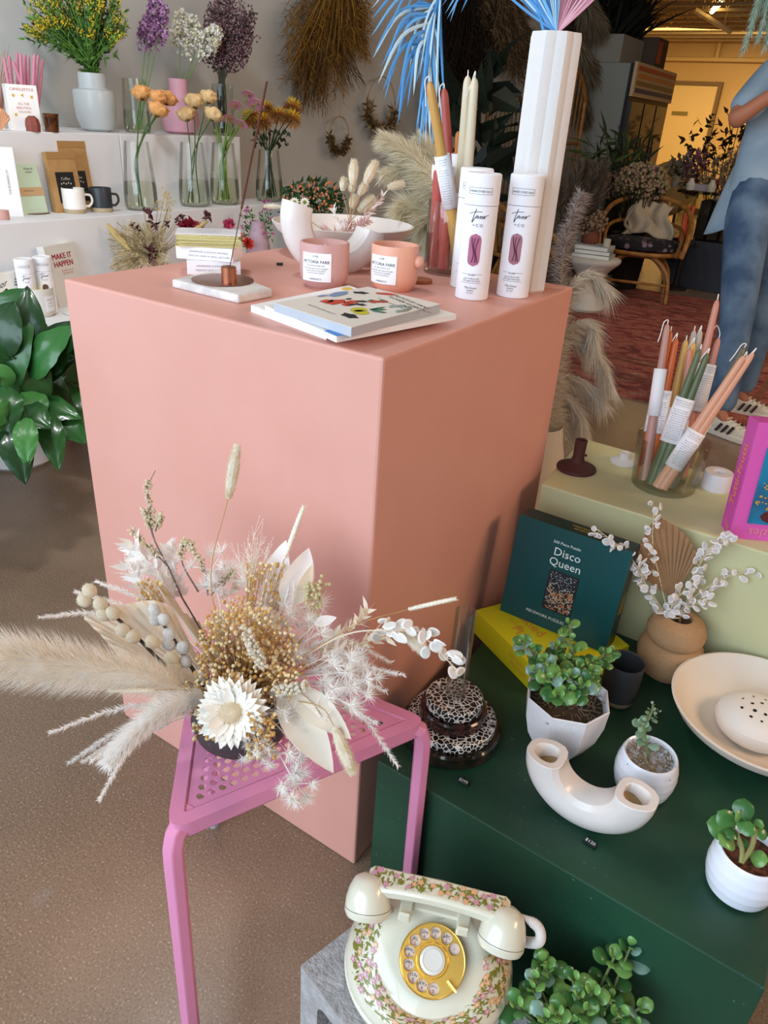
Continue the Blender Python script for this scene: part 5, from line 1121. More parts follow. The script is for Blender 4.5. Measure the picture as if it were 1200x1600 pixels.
# neck and cradle
nk=MB(); 
nk.rings([[PF@V((rx*cos(2*pi*i/32),cy+ry*sin(2*pi*i/32),z)) for i in range(32)] for rx,ry,cy,z in ((.048,.045,.02,.045),(.036,.030,.024,.068),(.026,.020,.024,.086),(.024,.016,.022,.098),(.040,.016,.020,.104),(.042,.016,.020,.108))]); nk.build('neck',IV,tel,smooth=50)
ck=MB()
for s_ in (-1,1):
    ck.box((s_*.036,-.004,.108),(.016,.026,.010),PF); ck.box((s_*.036,-.016,.113),(.014,.004,.014),PF); ck.box((s_*.036,.034,.114),(.014,.004,.016),PF)
ck.box((0,.016,.106),(.074,.030,.006),PF); ck.build('cradle',IV,tel,bevel=.0018,smooth=None)
# handset
hs=thing('telephone_handset','ivory telephone handset with a floral strip, resting across the cradle','telephone handset',PF@V((0,.008,.125)))
def hc(t):                                             # centre line along x
    x=(t-.5)*.178; return V((x,.010,.128+.008*(1-(2*t-1)**2)))
mb=MB(); rs=[]; N=28
for i in range(N+1):
    t=i/N; c=hc(t); w=.0155+.004*abs(2*t-1)**3; h_=.010+.004*abs(2*t-1)**3; e_=1 if 0<i<N else .75; sec=[]
    for x,y in ((-1,-.6),(-.7,-1),(.7,-1),(1,-.6),(1,.35),(.80,.72),(-.80,.72),(-1,.35)): sec.append(PF@(c+V((0,x*w*e_,y*h_*e_))))
    rs.append(sec)
mb.rings(rs); mb.build('handle',IV,hs,smooth=28,bevel=.0015)
bands={k:MB() for k,_ in FL}
def S2_(u,v,l):
    c=hc(min(1,max(0,u))); w=.0155+.004*abs(2*u-1)**3; h_=.010+.004*abs(2*u-1)**3; return PF@(c+V((0,v*w*.78,h_*.72+.0006+l)))
decorate(S2_,(.04,.96),(-.72,.72),1/.178,1/.0125,60,.0044)
for k,hc_ in FL: bands[k].build('strip_'+k,M(hc_,.35,coat=.3),hs,smooth=None)
for s_,nm in ((-1,'earpiece'),(1,'mouthpiece')):
    c=hc(0 if s_<0 else 1)+V((s_*-.003,-.004,0)); dn=V((s_*-.10,-.55,-.85)).normalized(); Fx=PF@frame(c,(1,0,0),dn)
    MB().lathe([(0,-.012),(.010,-.011),(.019,-.006),(.0245,.004),(.028,.016),(.0288,.026)],(0,0,0),48,F=Fx,cap0=False,cap1=False).build(nm,IV,hs)
    MB().lathe([(.0290,.0266),(.0292,.031),(.027,.0365),(.018,.040),(0,.041)],(0,0,0),48,F=Fx,cap0=False,cap1=False).build(nm+'_cap',IV,hs)
# coiled cord
hp=[PF@hc(1)+V((.012,.0,.004))]; 
path=cr([PF@V((.104,.012,.128)),PF@V((.125,.006,.122)),PF@V((.128,-.002,.108)),PF@V((.112,.012,.080)),PF@V((.090,.030,.055)),PF@V((.075,.07,.02)),PF@V((.02,.10,.012))],60); co=[]; L_=sum((path[i+1]-path[i]).length for i in range(60)); acc=0
turns=L_/.0042
for i in range(int(turns*12)):
    q=i/(turns*12)*60; j=min(int(q),59); p=path[j].lerp(path[j+1],q-j); tg=(path[j+1]-path[j]).normalized(); x,y,z=basis(tg); R=.0050*(1 if q>6 else .1+.9*q/6); a=2*pi*i/12; co.append(p+x*R*cos(a)+y*R*sin(a))
MB().tube(co,.0017,6).build('coiled_cord',M('dcd6d2',.4),tel)
cb=MB(); x0=PF@V((-.098,.030,.012)); co=[x0+PF.to_3x3()@V((-.010+.008*cos(a),.03*a/25,.010+.010*sin(a))) for a in [i*.5 for i in range(44)]]; cb.tube(co,.0018,6).build('cord_end',M('dcd6d2',.4),tel)
# jade at the bottom edge
bp_=P(905,1590,z=.16); bd_=.92
bp_=at(905,1640,.93); pz=.0
r=thing('plant_pot','pale pot at the bottom edge holding the lower jade succulent beside the telephone','pot',(bp_.x,bp_.y,0)); MB().lathe([(0,0),(.045,0),(.055,.01),(.068,bp_.z-.02),(.067,bp_.z-.018),(.064,bp_.z-.02),(.05,bp_.z-.04),(0,bp_.z-.04)],(bp_.x,bp_.y,0),40,cap0=False,cap1=False).build('body',M('d8d0c8',.6),r)
MB().lathe([(0,bp_.z-.026),(.063,bp_.z-.03)],(bp_.x,bp_.y,0),30,cap0=False,cap1=False).build('soil',M('6a5040',.95,bump=(120,.8)),r); mossy(r,(bp_.x,bp_.y,bp_.z-.02),.06,90,M('a8906f',.9))
def JT(px,py,dd=0): return at(px,py,bd_+dd)
r=thing('succulent','jade succulent at the bottom edge of the photo, right of the telephone','plant',(bp_.x,bp_.y,bp_.z-.03))
jade(r,V((bp_.x,bp_.y,bp_.z-.03)),[JT(*p) for p in ((807,1570,-.02),(835,1530,.0),(850,1505,.02),(858,1515,.02),(830,1545,.0),(895,1530,-.0),(905,1555,-.02),(920,1580,-.03),(925,1550,-.02),(870,1580,-.04),(960,1495,.02),(985,1480,.03),(970,1585,-.01),(955,1560,0),(990,1600,.0),(850,1590,-.04),(1000,1575,.0),(895,1600,-.03))],.027)
# ================= white stepped display =================
DW=M('e4e4e6',.55)
Z1,Z2,Z3=.515,.79,1.055
def riser(label,x0,x1,y0,y1,z0,z1):
    r=MB().box(((x0+x1)/2,(y0+y1)/2,(z0+z1)/2),(x1-x0,y1-y0,z1-z0)).build('display_riser',DW,bevel=.003,smooth=None,origin=((x0+x1)/2,(y0+y1)/2,z0)); return tag(r,label,'display riser')
r=thing('wall_shelf','low white shelf behind the broad-leaved plants, carrying the lettered book','shelf',(-1.8,1,0)); MB().box((-1.808,1.05,Z1-.02),(.38,4.5,.04)).build('board',DW,r,bevel=.003,smooth=None)
for y_ in (-1.1,2.2,3.2): MB().box((-1.93,y_,(Z1-.04)/2),(.09,.04,Z1-.04)).build('support',DW,r,smooth=None)
riser('middle white display step carrying mugs and the clear flower vases',-2.21,-2.006,-1.2,2.5,0,Z2)
riser('upper white display block left of the seam, under the grey vase',-2.745,-2.213,-1.2,1.42,0,Z3)
riser('upper white display block right of the seam, under the pink vase',-2.745,-2.213,1.423,2.1,0,Z3)
def on(px,py,z): p=P(px,py,z=z); return V((p.x,p.y,z))
def onx(px,x,z,py=300):                             # along the shelf: y from the pixel column, x fixed
    lo,hi=-1.5,6
    for _ in range(40):
        m_=(lo+hi)/2; q=CR.transposed()@(V((x,m_,z))-CP); X=600+FP*q.x/-q.z
        if X<px: lo=m_
        else: hi=m_
    return V((x,lo,z))
def px2m(p): return dep(p)/FP
# glass flower vases
WT=glass('f8fbf4')
def gvase(label,c,h=.235,R=.064,tint='fdfefd',water=.42,Rt=.046):
    r=thing('glass_vase',label,'vase',c); rf_=lambda t:R*(1-.0*t) if t<.3 else R+(Rt-R)*((t-.3)/.7)
    pr=[(0,0),(R*.8,0),(R*.93,.004),(R,.02)]+[(rf_(k/12),h*k/12) for k in range(2,13)]; 
    MB().lathe(pr,c,40,cap0=False,cap1=False).build('glass',glass(tint),r)
    w_=MB(); w_.lathe([(0,.004),(R*.88,.004),(R*.96,.02)]+[(rf_(k/12)*.97,h*k/12) for k in range(2,int(12*water)+1)]+[(0,h*int(12*water)/12)],c,36,cap0=False,cap1=False); w_.build('water',WT,r); return r
def rose(label,cat,c_in,head,R,col,kind='rose',grp=None,stem='4a6a32',foot=None,bendz=.02):
    head=V(head); foot=V(foot); r=thing(cat,label,'flower',foot,0,grp); s_=MB(); vine(s_,[foot,V(c_in),head],.0028,.0022,6,16); s_.build('stem',M(stem,.7),r)
    ax=(head-V(c_in)).normalized()+V((.1,-.25,.1)); ax.normalize(); mb=MB(); c3=MB(); X,Y_,Zz=basis(ax)
    if kind=='rose':
        for l in range(5):
            n=(3,4,5,5,6)[l]; rr=R*(.16+.20*l)
            for i in range(n):
                a=2*pi*(i+.5*l)/n+rnd(-.2,.2); d=X*cos(a)+Y_*sin(a); mb.k=l%2; mb.leaf(head+d*rr*.25-ax*R*.5,ax*(1.25-.24*l)+d*(.15+.26*l),-d+ax*.15,R*(1.2-.03*l),R*(.95+.12*l),-.3-.25*l if l>2 else .7-.2*l,.35,6,.8,.5)
    elif kind=='straw':
        for l in range(3):
            for i in range(14):
                a=2*pi*(i+.5*l)/14; d=X*cos(a)+Y_*sin(a); mb.k=l%2; mb.leaf(head+d*R*.2,d+ax*(.25+.45*l),ax,R*(.95-.2*l),R*.42,.5,.3,3,.8)
        c3.ball(head+ax*R*.18,(R*.36,R*.36,R*.25),12,8,frame((0,0,0),X,ax))
    elif kind=='mum':
        for l in range(6):
            n=20-2*l
            for i in range(n):
                a=2*pi*(i+.5*l)/n+rnd(-.1,.1); d=X*cos(a)+Y_*sin(a); mb.k=0 if l>2 else 1; mb.leaf(head+d*R*.15,d*(1-.14*l)+ax*(-.25+.30*l),ax,R*rnd(.85,1.05),R*.17,.5,.3,3,.8)
    mb.build('blossom',col,r,smooth=70)
    if c3.v: c3.build('blossom_centre',M('c9a040',.8),r)
    return r
OR_=[M('e8a765',.6),M('e48c58',.6)]; PE_=[M('ecc890',.6),M('e9b78a',.6)]; PKs=[M('dd91a4',.6),M('ecb9b9',.6)]; YM=[M('e0b52e',.6),M('b9793a',.6)]
LF=M('3f6632',.6); LF2=M('2c4a27',.6)
def vset(px,z,hh,label,x=-2.10,**k):
    c=onx(px,x,z); gvase(label,c,hh,**k); return c,dep(c)
def flowers(c,d,L,R,col,kind,name,grp,stem='41602f',lab='',dx=.012):
    for i,(x,y,w) in enumerate(L):
        h_=at(x,y,d+(w if w else rnd(-.03,.03))); ft=c+V((rnd(-.03,.03),rnd(-.03,.03),.012)); mid=c+V((rnd(-dx,dx),rnd(-dx,dx),.20)); rose(lab[i],name,mid,h_,R*rnd(.9,1.1),col,kind,grp,stem,ft)
c,d=vset(222,Z2,.245,'clear flared glass vase with orange roses, leftmost on the middle white step')
flowers(c,d,[(221,147,0),(247,153,-.02),(247,172,-.05),(262,155,.03)],.046,OR_,'rose','rose','orange roses in a clear vase',lab=['orange rose furthest left in its clear vase','orange rose in the middle back of the leftmost vase','lowest open orange rose of the leftmost vase','orange rose furthest right of the leftmost vase'])
c,d=vset(305,Z2,.245,'clear flared glass vase with pale peach roses, in front of the pink vase')
flowers(c,d,[(303,160,0),(325,153,.02),(291,180,-.03),(333,180,-.02)],.046,PE_,'rose','rose','peach roses in a clear vase',lab=['pale peach rose at the centre of its vase','highest pale peach rose','lowest left pale peach rose','drooping pale peach rose on the right'])
c,d=vset(352,Z2,.245,'clear glass vase with pink strawflowers, third on the middle white step',tint='fafdf8')
flowers(c,d,[(368,165,0),(388,148,.02),(402,162,.02),(357,186,0),(376,194,-.02),(395,165,.04)],.034,PKs,'straw','strawflower','pink strawflowers in a clear vase','6d8a3a',lab=['pink strawflower with a yellow eye, upper left','tallest closed pink strawflower','pink strawflower bud at the right','small pink strawflower bud at the lower left','open pale pink strawflower facing forward','small deep pink strawflower bud near the tallest'])
lfm=MB(); 
for _ in range(16): a=c+V((rnd(-.02,.02),rnd(-.02,.02),.02)); b_=c+V((rnd(-.035,.035),rnd(-.035,.035),rnd(.22,.36))); lfm.tube([a,c+V((0,0,.18)),b_],.002,5)
r=thing('greenery','green stems without flowers in the vase of pink strawflowers','greenery',c+V((0,0,.02))); lfm.build('stems',M('6d8a3a',.6),r)
c,d=vset(421,Z2,.22,'clear glass vase with yellow chrysanthemums, rightmost on the middle white step',tint='fbfdfb')
flowers(c,d,[(393,185,-.02),(410,192,-.04),(436,182,0),(457,169,.03),(456,187,.02),(415,172,.03)],.050,YM,'mum','chrysanthemum','yellow chrysanthemums in a clear vase','2e3f22',lab=['orange-yellow chrysanthemum furthest left','lowest orange-yellow chrysanthemum facing forward','bright yellow chrysanthemum in the middle','highest chrysanthemum on the right','chrysanthemum under the highest one on the right','amber chrysanthemum at the back'])
r=thing('greenery','dark leaves under the yellow chrysanthemums','greenery',c+V((0,0,.03))); mb=MB()
for _ in range(46): a=at(rnd(390,450),rnd(200,228),d+rnd(-.03,.03)); mb.leaf(a,rdir(),rdir(),.03,.016,.4)
for k in range(10): mb.tube([c+V((rnd(-.03,.03),rnd(-.03,.03),.02)),c+V((0,0,.2)),at(rnd(395,445),205,d)],.0024,5)
mb.build('leaves',M('26331c',.6),r)
# upper step: vases
c=onx(153,-2.38,Z3); r=thing('vase','large pale grey vase with a narrow neck holding the yellow-green bouquet','vase',c); GV=M('bcc4c6',.35,coat=.2)
MB().lathe([(0,0),(.045,0),(.062,.01),(.076,.045),(.080,.09),(.080,.135),(.077,.146),(.058,.150),(.054,.154),(.053,.205),(.050,.205),(.049,.16),(0,.15)],c,56,cap0=False,cap1=False).build('body',GV,r,smooth=30)
d=dep(c+V((0,0,.2))); top=c+V((0,0,.19)); r=thing('solidago_bouquet','big loose bouquet of leafy green stems with yellow flower sprays in the grey vase','bouquet',top-V((0,0,.05))); st_=MB(); lf=MB(); yl=MB()
for k in range(150):
    x=rnd(35,198); y=rnd(-45,52)+abs(x-118)*.15; tp=at(x,y,d-.08+rnd(-.1,.08)); c_=cr([top-V((0,0,.05)),top+V((rnd(-.02,.02),rnd(-.02,.02),.03)),top.lerp(tp,.6)+V((0,0,.02)),tp],14); st_.tube(c_,.0017,4)
    for j in range(4,15):
        for q in range(3):
            dr=(c_[min(j+1,14)]-c_[j-1]).normalized()+rdir()*.9; lf.k=random.randrange(3); lf.leaf(c_[j],dr,rdir(),rnd(.018,.034),rnd(.005,.009),.5,.2,3)
    if random.random()<.8:
        for q in range(26): yl.ball(c_[12].lerp(c_[14],random.random())+rdir()*.012,rnd(.0018,.0036),5,4)
for k in range(40):
    x=rnd(95,185); y=rnd(55,92); lf.k=1; lf.leaf(at(x,y,d+rnd(-.05,.05)),rdir()+V((0,0,.4)),rdir(),.04,.013,.4,.2,4)
st_.build('stems',M('5d8a2f',.6),r); lf.build('leaves',[M('3f6624',.6),M('5f8c33',.6),M('284319',.6)],r,smooth=None); yl.build('yellow_sprays',M('d8b82c',.7),r)
def stockflower(label,pts,n,cols,R,d,base,name,sc='6d8f48'):
    base=V(base); r=thing(name,label,'flower',base); s_=MB(); mb=MB(); tp=at(*pts[-1],d); b_=at(*pts[0],d)
    vine(s_,[base,base.lerp(b_,.6),b_,tp],.0028,.0014,6,18)
    for k in range(n):
        t=random.random(); c_=b_.lerp(tp,t)+rdir()*R*(1-.45*t); mb.k=random.randrange(len(cols)); 
        for j in range(3): mb.leaf(c_,rdir(),rdir(),.013,.013,.6,.2,2,.8)
    s_.build('stem',M(sc,.6),r); mb.build('florets',cols,r,smooth=60); return r
c=onx(216,-2.36,Z3); gvase('clear glass vase with green water holding the mauve stock flowers, left of the pink vase',c,.20,.055,'f8fcf4'); d=dep(c+V((0,0,.2)))
MAU=[M('a877a6',.7),M('c39abf',.7),M('8f5f92',.7)]
for (a,b_,lb) in (((228,68),(232,22),'mauve stock flower spike on the left'),((246,64),(255,12),'mauve stock flower spike on the right'),((238,45),(248,-20),'pale mauve stock flower spike reaching highest')): stockflower(lb,[a,b_],170,MAU,.036,d,c+V((rnd(-.02,.02),0,.01)),'stock_flower')
c=onx(283,-2.38,Z3); r=thing('vase','matte pink bottle-shaped vase on the upper white step','vase',c); MB().lathe([(0,0),(.05,0),(.07,.01),(.084,.05),(.080,.085),(.062,.118),(.044,.138),(.040,.17),(.041,.215),(.038,.215),(.036,.16),(0,.15)],c,48,cap0=False,cap1=False).build('body',M('d9a3b4',.5),r); d=dep(c+V((0,0,.2)))
WS=[M('f1f0e6',.7),M('e3e0dd',.7),M('e9e6c8',.7)]
for (a,b_,lb) in (((282,68),(283,25),'white stock flower spike, left of three'),((305,78),(298,30),'white stock flower spike in the middle'),((322,72),(338,48),'white stock flower spike leaning right')): stockflower(lb,[a,b_],240,WS,.048,d,c+V((0,0,.15)),'stock_flower')
c=onx(350,-2.33,Z3); gvase('dark-stemmed clear vase holding the dusty purple dried bunch, end of the upper step',c,.21,.05,'f2f6f0'); d=dep(c+V((0,0,.2)))
r=thing('statice_bunch','dense bunch of dusty purple dried flowers above the upper white step','dried flowers',c+V((0,0,.01))); s_=MB(); mb=MB()
for k in range(60):
    x_=rnd(308,402); tp=at(x_,rnd(-20,60)+abs(x_-355)*.8,d+rnd(-.08,.08)); c_=cr([c+V((rnd(-.02,.02),rnd(-.02,.02),.01)),c+V((rnd(-.02,.02),0,.22)),tp],12); s_.tube(c_,.0018,4)
    for j in range(30): mb.k=random.randrange(3); mb.ball(c_[8].lerp(c_[12],random.random()**.7)+rdir()*.022,rnd(.003,.006),5,4)
for k in range(1100): mb.k=random.randrange(3); (lambda a,q:mb.ball(at(356+38*q*cos(a)+6*q*sin(a),52+62*q*sin(a),d+rnd(-.06,.06)),rnd(.003,.0055),5,4))(rnd(0,6.28),math.sqrt(random.random()))
s_.build('stems',M('33301f',.7),r); mb.build('florets',[M('8f6a72',.8),M('a98790',.8),M('6a4a50',.8)],r)['kind']='stuff'
# pink tapers in a printed carton
c=onx(40,-2.32,Z3); r=thing('candle_carton','white printed carton with small yellow and red drawings holding pink tapers','carton',c); aa=.35; F=Matrix.Translation(c)@Matrix.Rotation(-pi/2+aa+pi,4,'Z')
F=Matrix.Translation(c)@Matrix.Rotation(pi/2-.45,4,'Z'); w_=.098; hh=.145
bxm=MB(); 
for s_,dm_ in (((0,-w_/2,hh/2),(w_,.003,hh)),((0,w_/2,hh/2),(w_,.003,hh)),((-w_/2,0,hh/2),(.003,w_,hh)),((w_/2,0,hh/2),(.003,w_,hh)),((0,0,.002),(w_,w_,.004))): bxm.box(s_,dm_,F)
bxm.build('box',M('f2efeb',.6),r,smooth=None)
def onbox(mb,s,size,ox,oz): mb.text(s,size,lambda x,y:F@V((ox+x,-w_/2-.0021,oz+y)))
t_=MB(); onbox(t_,'CANDLESTICK',.012,0,.13); onbox(t_,'ALL THE',.010,0,.085); onbox(t_,'BEAUTIFUL',.010,0,.072); onbox(t_,'COLOURS',.009,0,.06); t_.build('lettering',M('c05a4a',.6),r,smooth=None)
t_=MB()
for (x,z,n_) in ((-.03,.11,5),(.0,.112,3),(.03,.108,4),(-.03,.05,4),(.0,.03,5),(.03,.04,3)): t_.fill([F@V((x+.007*(1 if k%2 else .5)*cos(pi*k/n_),-w_/2-.0021,z+.007*(1 if k%2 else .5)*sin(pi*k/n_))) for k in range(2*n_)])
t_.build('drawings',M('d9a93c',.6),r,smooth=None)
d=dep(c+V((0,0,.2))); PT=M('c98095',.5); prev=None
for k,(x,y) in enumerate(((6,89),(14,87),(26,81),(32,83),(39,84),(45,87),(54,84),(60,86),(67,93),(20,95))):
    tp=at(x,y,d+(k%3-1)*.03); bt=F@V((-.034+.0085*k,(-.02,.015,.0)[k%3],.006)); mb=MB(); taper(mb,bt,tp,.0075,.005)
    o=mb.build('taper_candle',PT,origin=bt); tag(o,'pink taper candle, number %s from the left in the printed carton'%('one two three four five six seven eight nine ten'.split()[k]) if 0 else ['pink taper leaning furthest left in the printed carton','pink taper second from the left edge of the carton','pink taper reaching highest in the carton','pink taper just right of the highest one','pink taper in the middle of the carton','pink taper right of the middle of the carton','pink taper third from the right in the carton','pink taper second from the right in the carton','pink taper leaning furthest right in the carton','shortest pink taper behind the left ones'][k],'candle','pink tapers in the printed carton')
c=on(58,206,Z3); c.x-=.02; tag(MB().lathe([(0,0),(.024,0),(.026,.02),(.022,.04),(.01,.05),(0,.05)],c,8,cap0=False,cap1=False).build('candle',M('8a4a3e',.7),smooth=None,origin=c),'small faceted brown candle in front of the printed carton','candle')
c=on(90,207,Z3); c.x-=.03; r=thing('glass_tumbler','small amber brown glass tumbler beside the grey vase','glass',c); MB().lathe([(0,0),(.022,0),(.024,.003),(.029,.060),(.027,.060),(.0225,.006),(0,.006)],c,32,cap0=False,cap1=False).build('glass',M('3a1f10',.1,var=('6a3a16',40),coat=.5),r)
c=on(12,205,Z3); c.x-=.04; r=thing('shell_candle','peach shell-shaped candle at the left edge of the upper step','candle',c); mb=MB()
for k in range(9): a=-.9+1.8*k/8; mb.tube([c+V((0,.0,.004)),c+V((.006,.030*sin(a)*1.2,.045*cos(a)+.01)),c+V((-.004,.040*sin(a)*1.2,.062*cos(a)+.008))],[.004,.009,.004],8)
mb.build('body',M('e6ad86',.5),r)
c=on(22,203,Z3); c.x-=.10; tag(MB().lathe([(0,0),(.026,0),(.026,.06),(0,.058)],c,24,cap0=False,cap1=False).build('candle',M('e6d9bf',.5),origin=c),'short cream pillar candle between the shell candle and the carton','candle')
c=onx(2,-2.5,Z3); r=thing('dried_grass_bunch','wispy pink dried grass at the left edge behind the shell candle','dried grass',c); mb=MB(); 
for k in range(70): a=c+V((0,0,.005)); e=c+V((rnd(-.04,.04),rnd(-.1,.1),rnd(.18,.30))); mb.tube(cr([a,a.lerp(e,.5)+V((0,0,.03)),e],6),.0007,4); mb.k=1; plume(mb,[a.lerp(e,.7),e],lambda t:.010,12,.8,.0009); mb.k=0
mb.build('stems',[M('c98c7a',.8),M('dba898',.9)],r,smooth=None)
# ---- middle step ----
c=on(55,333,Z2); r=thing('incense_holder','small copper disc holder with a dark incense stick on the middle white step','incense holder',c); d_=dep(c)
MB().lathe([(0,0),(.048,0),(.05,.0015),(.048,.003),(0,.003)],c,36,cap0=False,cap1=False).build('dish',cop2,r); MB().lathe([(0,.003),(.0115,.003),(.0115,.033),(0,.033)],c,24,cap0=False,cap1=False).build('socket',cop,r)
tag(MB().tube([c+V((0,0,.034)),at(16,228,d_+.02)],.0014,6).build('incense_stick',M('3f4a38',.7),origin=c+V((0,0,.034))),'thin dark incense stick standing in the small copper holder on the white step','incense stick')
def leanbox(name,label,cat,px,py,w,h,t,mat,x,z,yaw=0,back=.25,parts=None,mk=None,origin=None):
    c=onx(px,x,z) if origin is None else origin; R_=Matrix.Rotation(pi/2+yaw,4,'Z')@Matrix.Rotation(-back,4,'X'); F=Matrix.Translation(c)@R_; r=thing(name,label,cat,c)
    MB().box((0,t/2,h/2),(w,t,h),F).build('cover' if mk is None else mk,mat,r,bevel=.0015,smooth=None)
    for nm,x0,z0,w2,h2,m2 in parts or (): MB().box((x0,-.0008,z0),(w2,.001,h2),F).build(nm,m2,r,smooth=None)
    return r,F
r,F=leanbox('notebook','mint green notebook with a brown paper band leaning on the middle step','notebook',54,0,.115,.165,.012,M('c6dcc2',.6),-2.165,Z2,0,.2,[('paper_band',0,.075,.117,.028,M('c9a57c',.7))])
t_=MB(); t_.text('Notes &\nletters',.010,lambda x,y:F@V((.02+x,-.0012,.145+y))); t_.text('handmade paper',.006,lambda x,y:F@V((x,-.0022,.078+y))); t_.build('lettering',M('6a7a64',.6),r,smooth=None)
KR=M('b88f5c',.7,var=('ab824f',18),bump=(30,.3))
for (px_,lb,x_,h_) in ((112,'kraft paper pouch with a black label leaning in front, behind the white mug',-2.150,.205),(131,'taller kraft paper pouch behind the labelled one',-2.185,.24)):
    r,F=leanbox('coffee_pouch',lb,'pouch',px_,0,.12,h_,.025,KR,x_,Z2,0,.12,[('label',0,.085,.075,.105,M('1a1a1c',.5)),('top_seal',0,h_-.012,.12,.022,M('a87f4c',.7))],'pouch')
    t_=MB(); t_.text('Coffee',.014,lambda x,y:F@V((x,-.0022,.115+y))); t_.text('ground & roasted\nby hand',.007,lambda x,y:F@V((x,-.0022,.06+y)))
    for k in range(5): t_.fill([F@V((-.02+.01*k+.003*cos(q),-.0022,.098+.003*(k%2)+.003*sin(q))) for q in [2*pi*j/8 for j in range(8)]])
    t_.build('lettering',M('c9c2b4',.5),r,smooth=None)
def mug(label,c,col,band,R=.040,h=.086,ang_=.2):
    r=thing('mug',label,'mug',c); MB().lathe([(R,.016),(R*1.0,h-.002),(R*.98,h),(R*.9,h-.001),(R*.88,.02),(0,.012)],c,40,cap0=False,cap1=False).build('body',col,r); MB().lathe([(0,0),(R*.93,0),(R,.006),(R,.016)],c,40,cap0=False,cap1=False).build('clay_foot',band,r)
    u=V((cos(ang_),sin(ang_),0)); b_=V(c)+u*R*.97; MB().tube(cr([b_+V((0,0,h*.74)),b_+u*.022+V((0,0,h*.70)),b_+u*.027+V((0,0,h*.45)),b_+u*.014+V((0,0,h*.27)),b_+V((0,0,h*.28))],18),.0045,10).build('handle',col,r)
    return r
CL=M('d8c3a2',.8); m_=on(126,334,Z2); m_.x-=.03; mug('white mug with an unglazed foot in front of the kraft pouches',m_,M('f0ece6',.4),CL,ang_=1.2)
m_=on(168,332,Z2); m_.x-=.03; mug('charcoal mug with a round handle, left of the clear vases',m_,M('30363c',.4),CL,ang_=1.2)
m_=on(158,326,Z2); m_.x-=.06; mug('white mug half hidden behind the charcoal one',m_,M('ebe7e0',.4),CL,ang_=1.2)
r,F=leanbox('book','thick white book with a lettered spine at the left edge of the middle step','book',8,0,.12,.22,.03,M('ececee',.6),-2.15,Z2,-.5,.1); t_=MB(); t_.text('THE BUSINESS OF',.010,lambda x,y:F@V((.03-y,-.001,.11+x))); t_.build('lettering',M('9a8f88',.6),r,smooth=None)
c=on(14,337,Z2); c.x-=.05; r=thing('ribbed_vase','peach ribbed round vase at the left edge of the middle step','vase',c); MB().lathe([(0,0),(.028,0),(.030,.008),(.022,.016),(.040,.035),(.056,.075),(.056,.105),(.040,.135),(.02,.142),(0,.14)],c,72,rf=lambda a,z:1+.035*abs(sin(a*10)),cap0=False,cap1=False).build('body',M('e29d80',.5),r)
c=on(6,343,Z2); tag(MB().lathe([(0,0),(.018,0),(.02,.003),(.02,.03),(0,.03)],c,24,cap0=False,cap1=False).build('small_jar',M('c99a90',.5),origin=c),'tiny dusty pink jar in front of the peach ribbed vase','jar')
# ---- low step ----
r,F=leanbox('book','white book lettered MAKE IT HAPPEN leaning against the middle step','book',117,0,.15,.205,.030,M('d9d6cf',.6),-1.93,Z1,.25,.18); t_=MB()
for s_,z_ in (('MAKE IT',.165),("HAPPEN",.140)): t_.text(s_,.026,lambda x,y:F@V((x,-.001,z_+y)))
for o_ in (-.0007,.0007): 
    t_.text('MAKE IT',.026,lambda x,y:F@V((x+o_,-.001,.165+y))); t_.text('HAPPEN',.026,lambda x,y:F@V((x+o_,-.001,.140+y)))
t_.build('lettering',M('c4314a',.6),r,smooth=None); t_=MB(); t_.text('A little book of\nbig beginnings',.009,lambda x,y:F@V((.01+x,-.001,.113+y))); t_.build('small_lettering',M('d08a84',.6),r,smooth=None)
for px_,col,lb,y_ in ((50,M('8a6a60',.8),'white scarf tube standing on the low step, left of two',0),(78,M('7d6456',.8),'white scarf tube standing on the low step, beside the lettered book',0)):
    c=onx(px_,-1.88,Z1); scarf_tube(lb,tuple(c),col,.185,.0285,-.05)
r,F=leanbox('box','cream box with a script word and black arcs, far left on the low shelf','box',18,0,.17,.14,.04,M('e4dfd4',.6),-1.9,Z1,.1,.1); t_=MB(); t_.text('Author',.030,lambda x,y:F@V((-.03+x+y*.3,-.001,.10+y+x*.25)))
for k in range(3): t_.tube([F@V((.05+(.018+.009*k)*cos(a),-.001,.135-(.018+.009*k)*sin(a))) for a in [pi*.1+pi*.5*j/8 for j in range(9)]],(.0014,.0014),4)
t_.build('lettering',M('3a3a3a',.6),r,smooth=None)
c=P(64,492,z=Z1); c=V((c.x,c.y,Z1)); rr=.050; r=thing('candle_jar','wide white candle jar with yellow wax in front of the scarf tubes','candle',c); MB().lathe([(0,0),(rr*.8,0),(rr*.97,.010),(rr,.02),(rr,.092),(rr-.003,.092),(rr-.004,.08)],c,44,cap0=False,cap1=False).build('jar',M('d3d0c8',.6),r); MB().lathe([(0,.0815),(rr-.004,.081)],c,40,cap0=False,cap1=False).build('wax',M('ead84e',.5,bump=(120,.5)),r)
lb_=MB(); a0=ang(c); lb_.grid(lambda u,v:cyl_fn(c,rr+.0006,a0+.75,.045)((u-.5)*.04,(v-.5)*.05),10,1); lb_.build('label',M('e6e6ea',.6),r); t_=MB()
for s_,o_ in (('MAISON',.012),('candle',.002),('soy wax',-.008)): t_.text(s_,.007,lambda x,y:cyl_fn(c,rr+.0012,a0+.75,.045)(x,y+o_))
t_.build('lettering',LT,r,smooth=None)
c=onx(140,-1.80,Z1); tag(MB().lathe([(0,0),(.07,0),(.085,.004),(.084,.006),(0,.004)],c,40,cap0=False,cap1=False).build('plate',M('e9e6e0',.5),origin=c),'flat white plate in front of the lettered book, beside the plinth edge','plate')
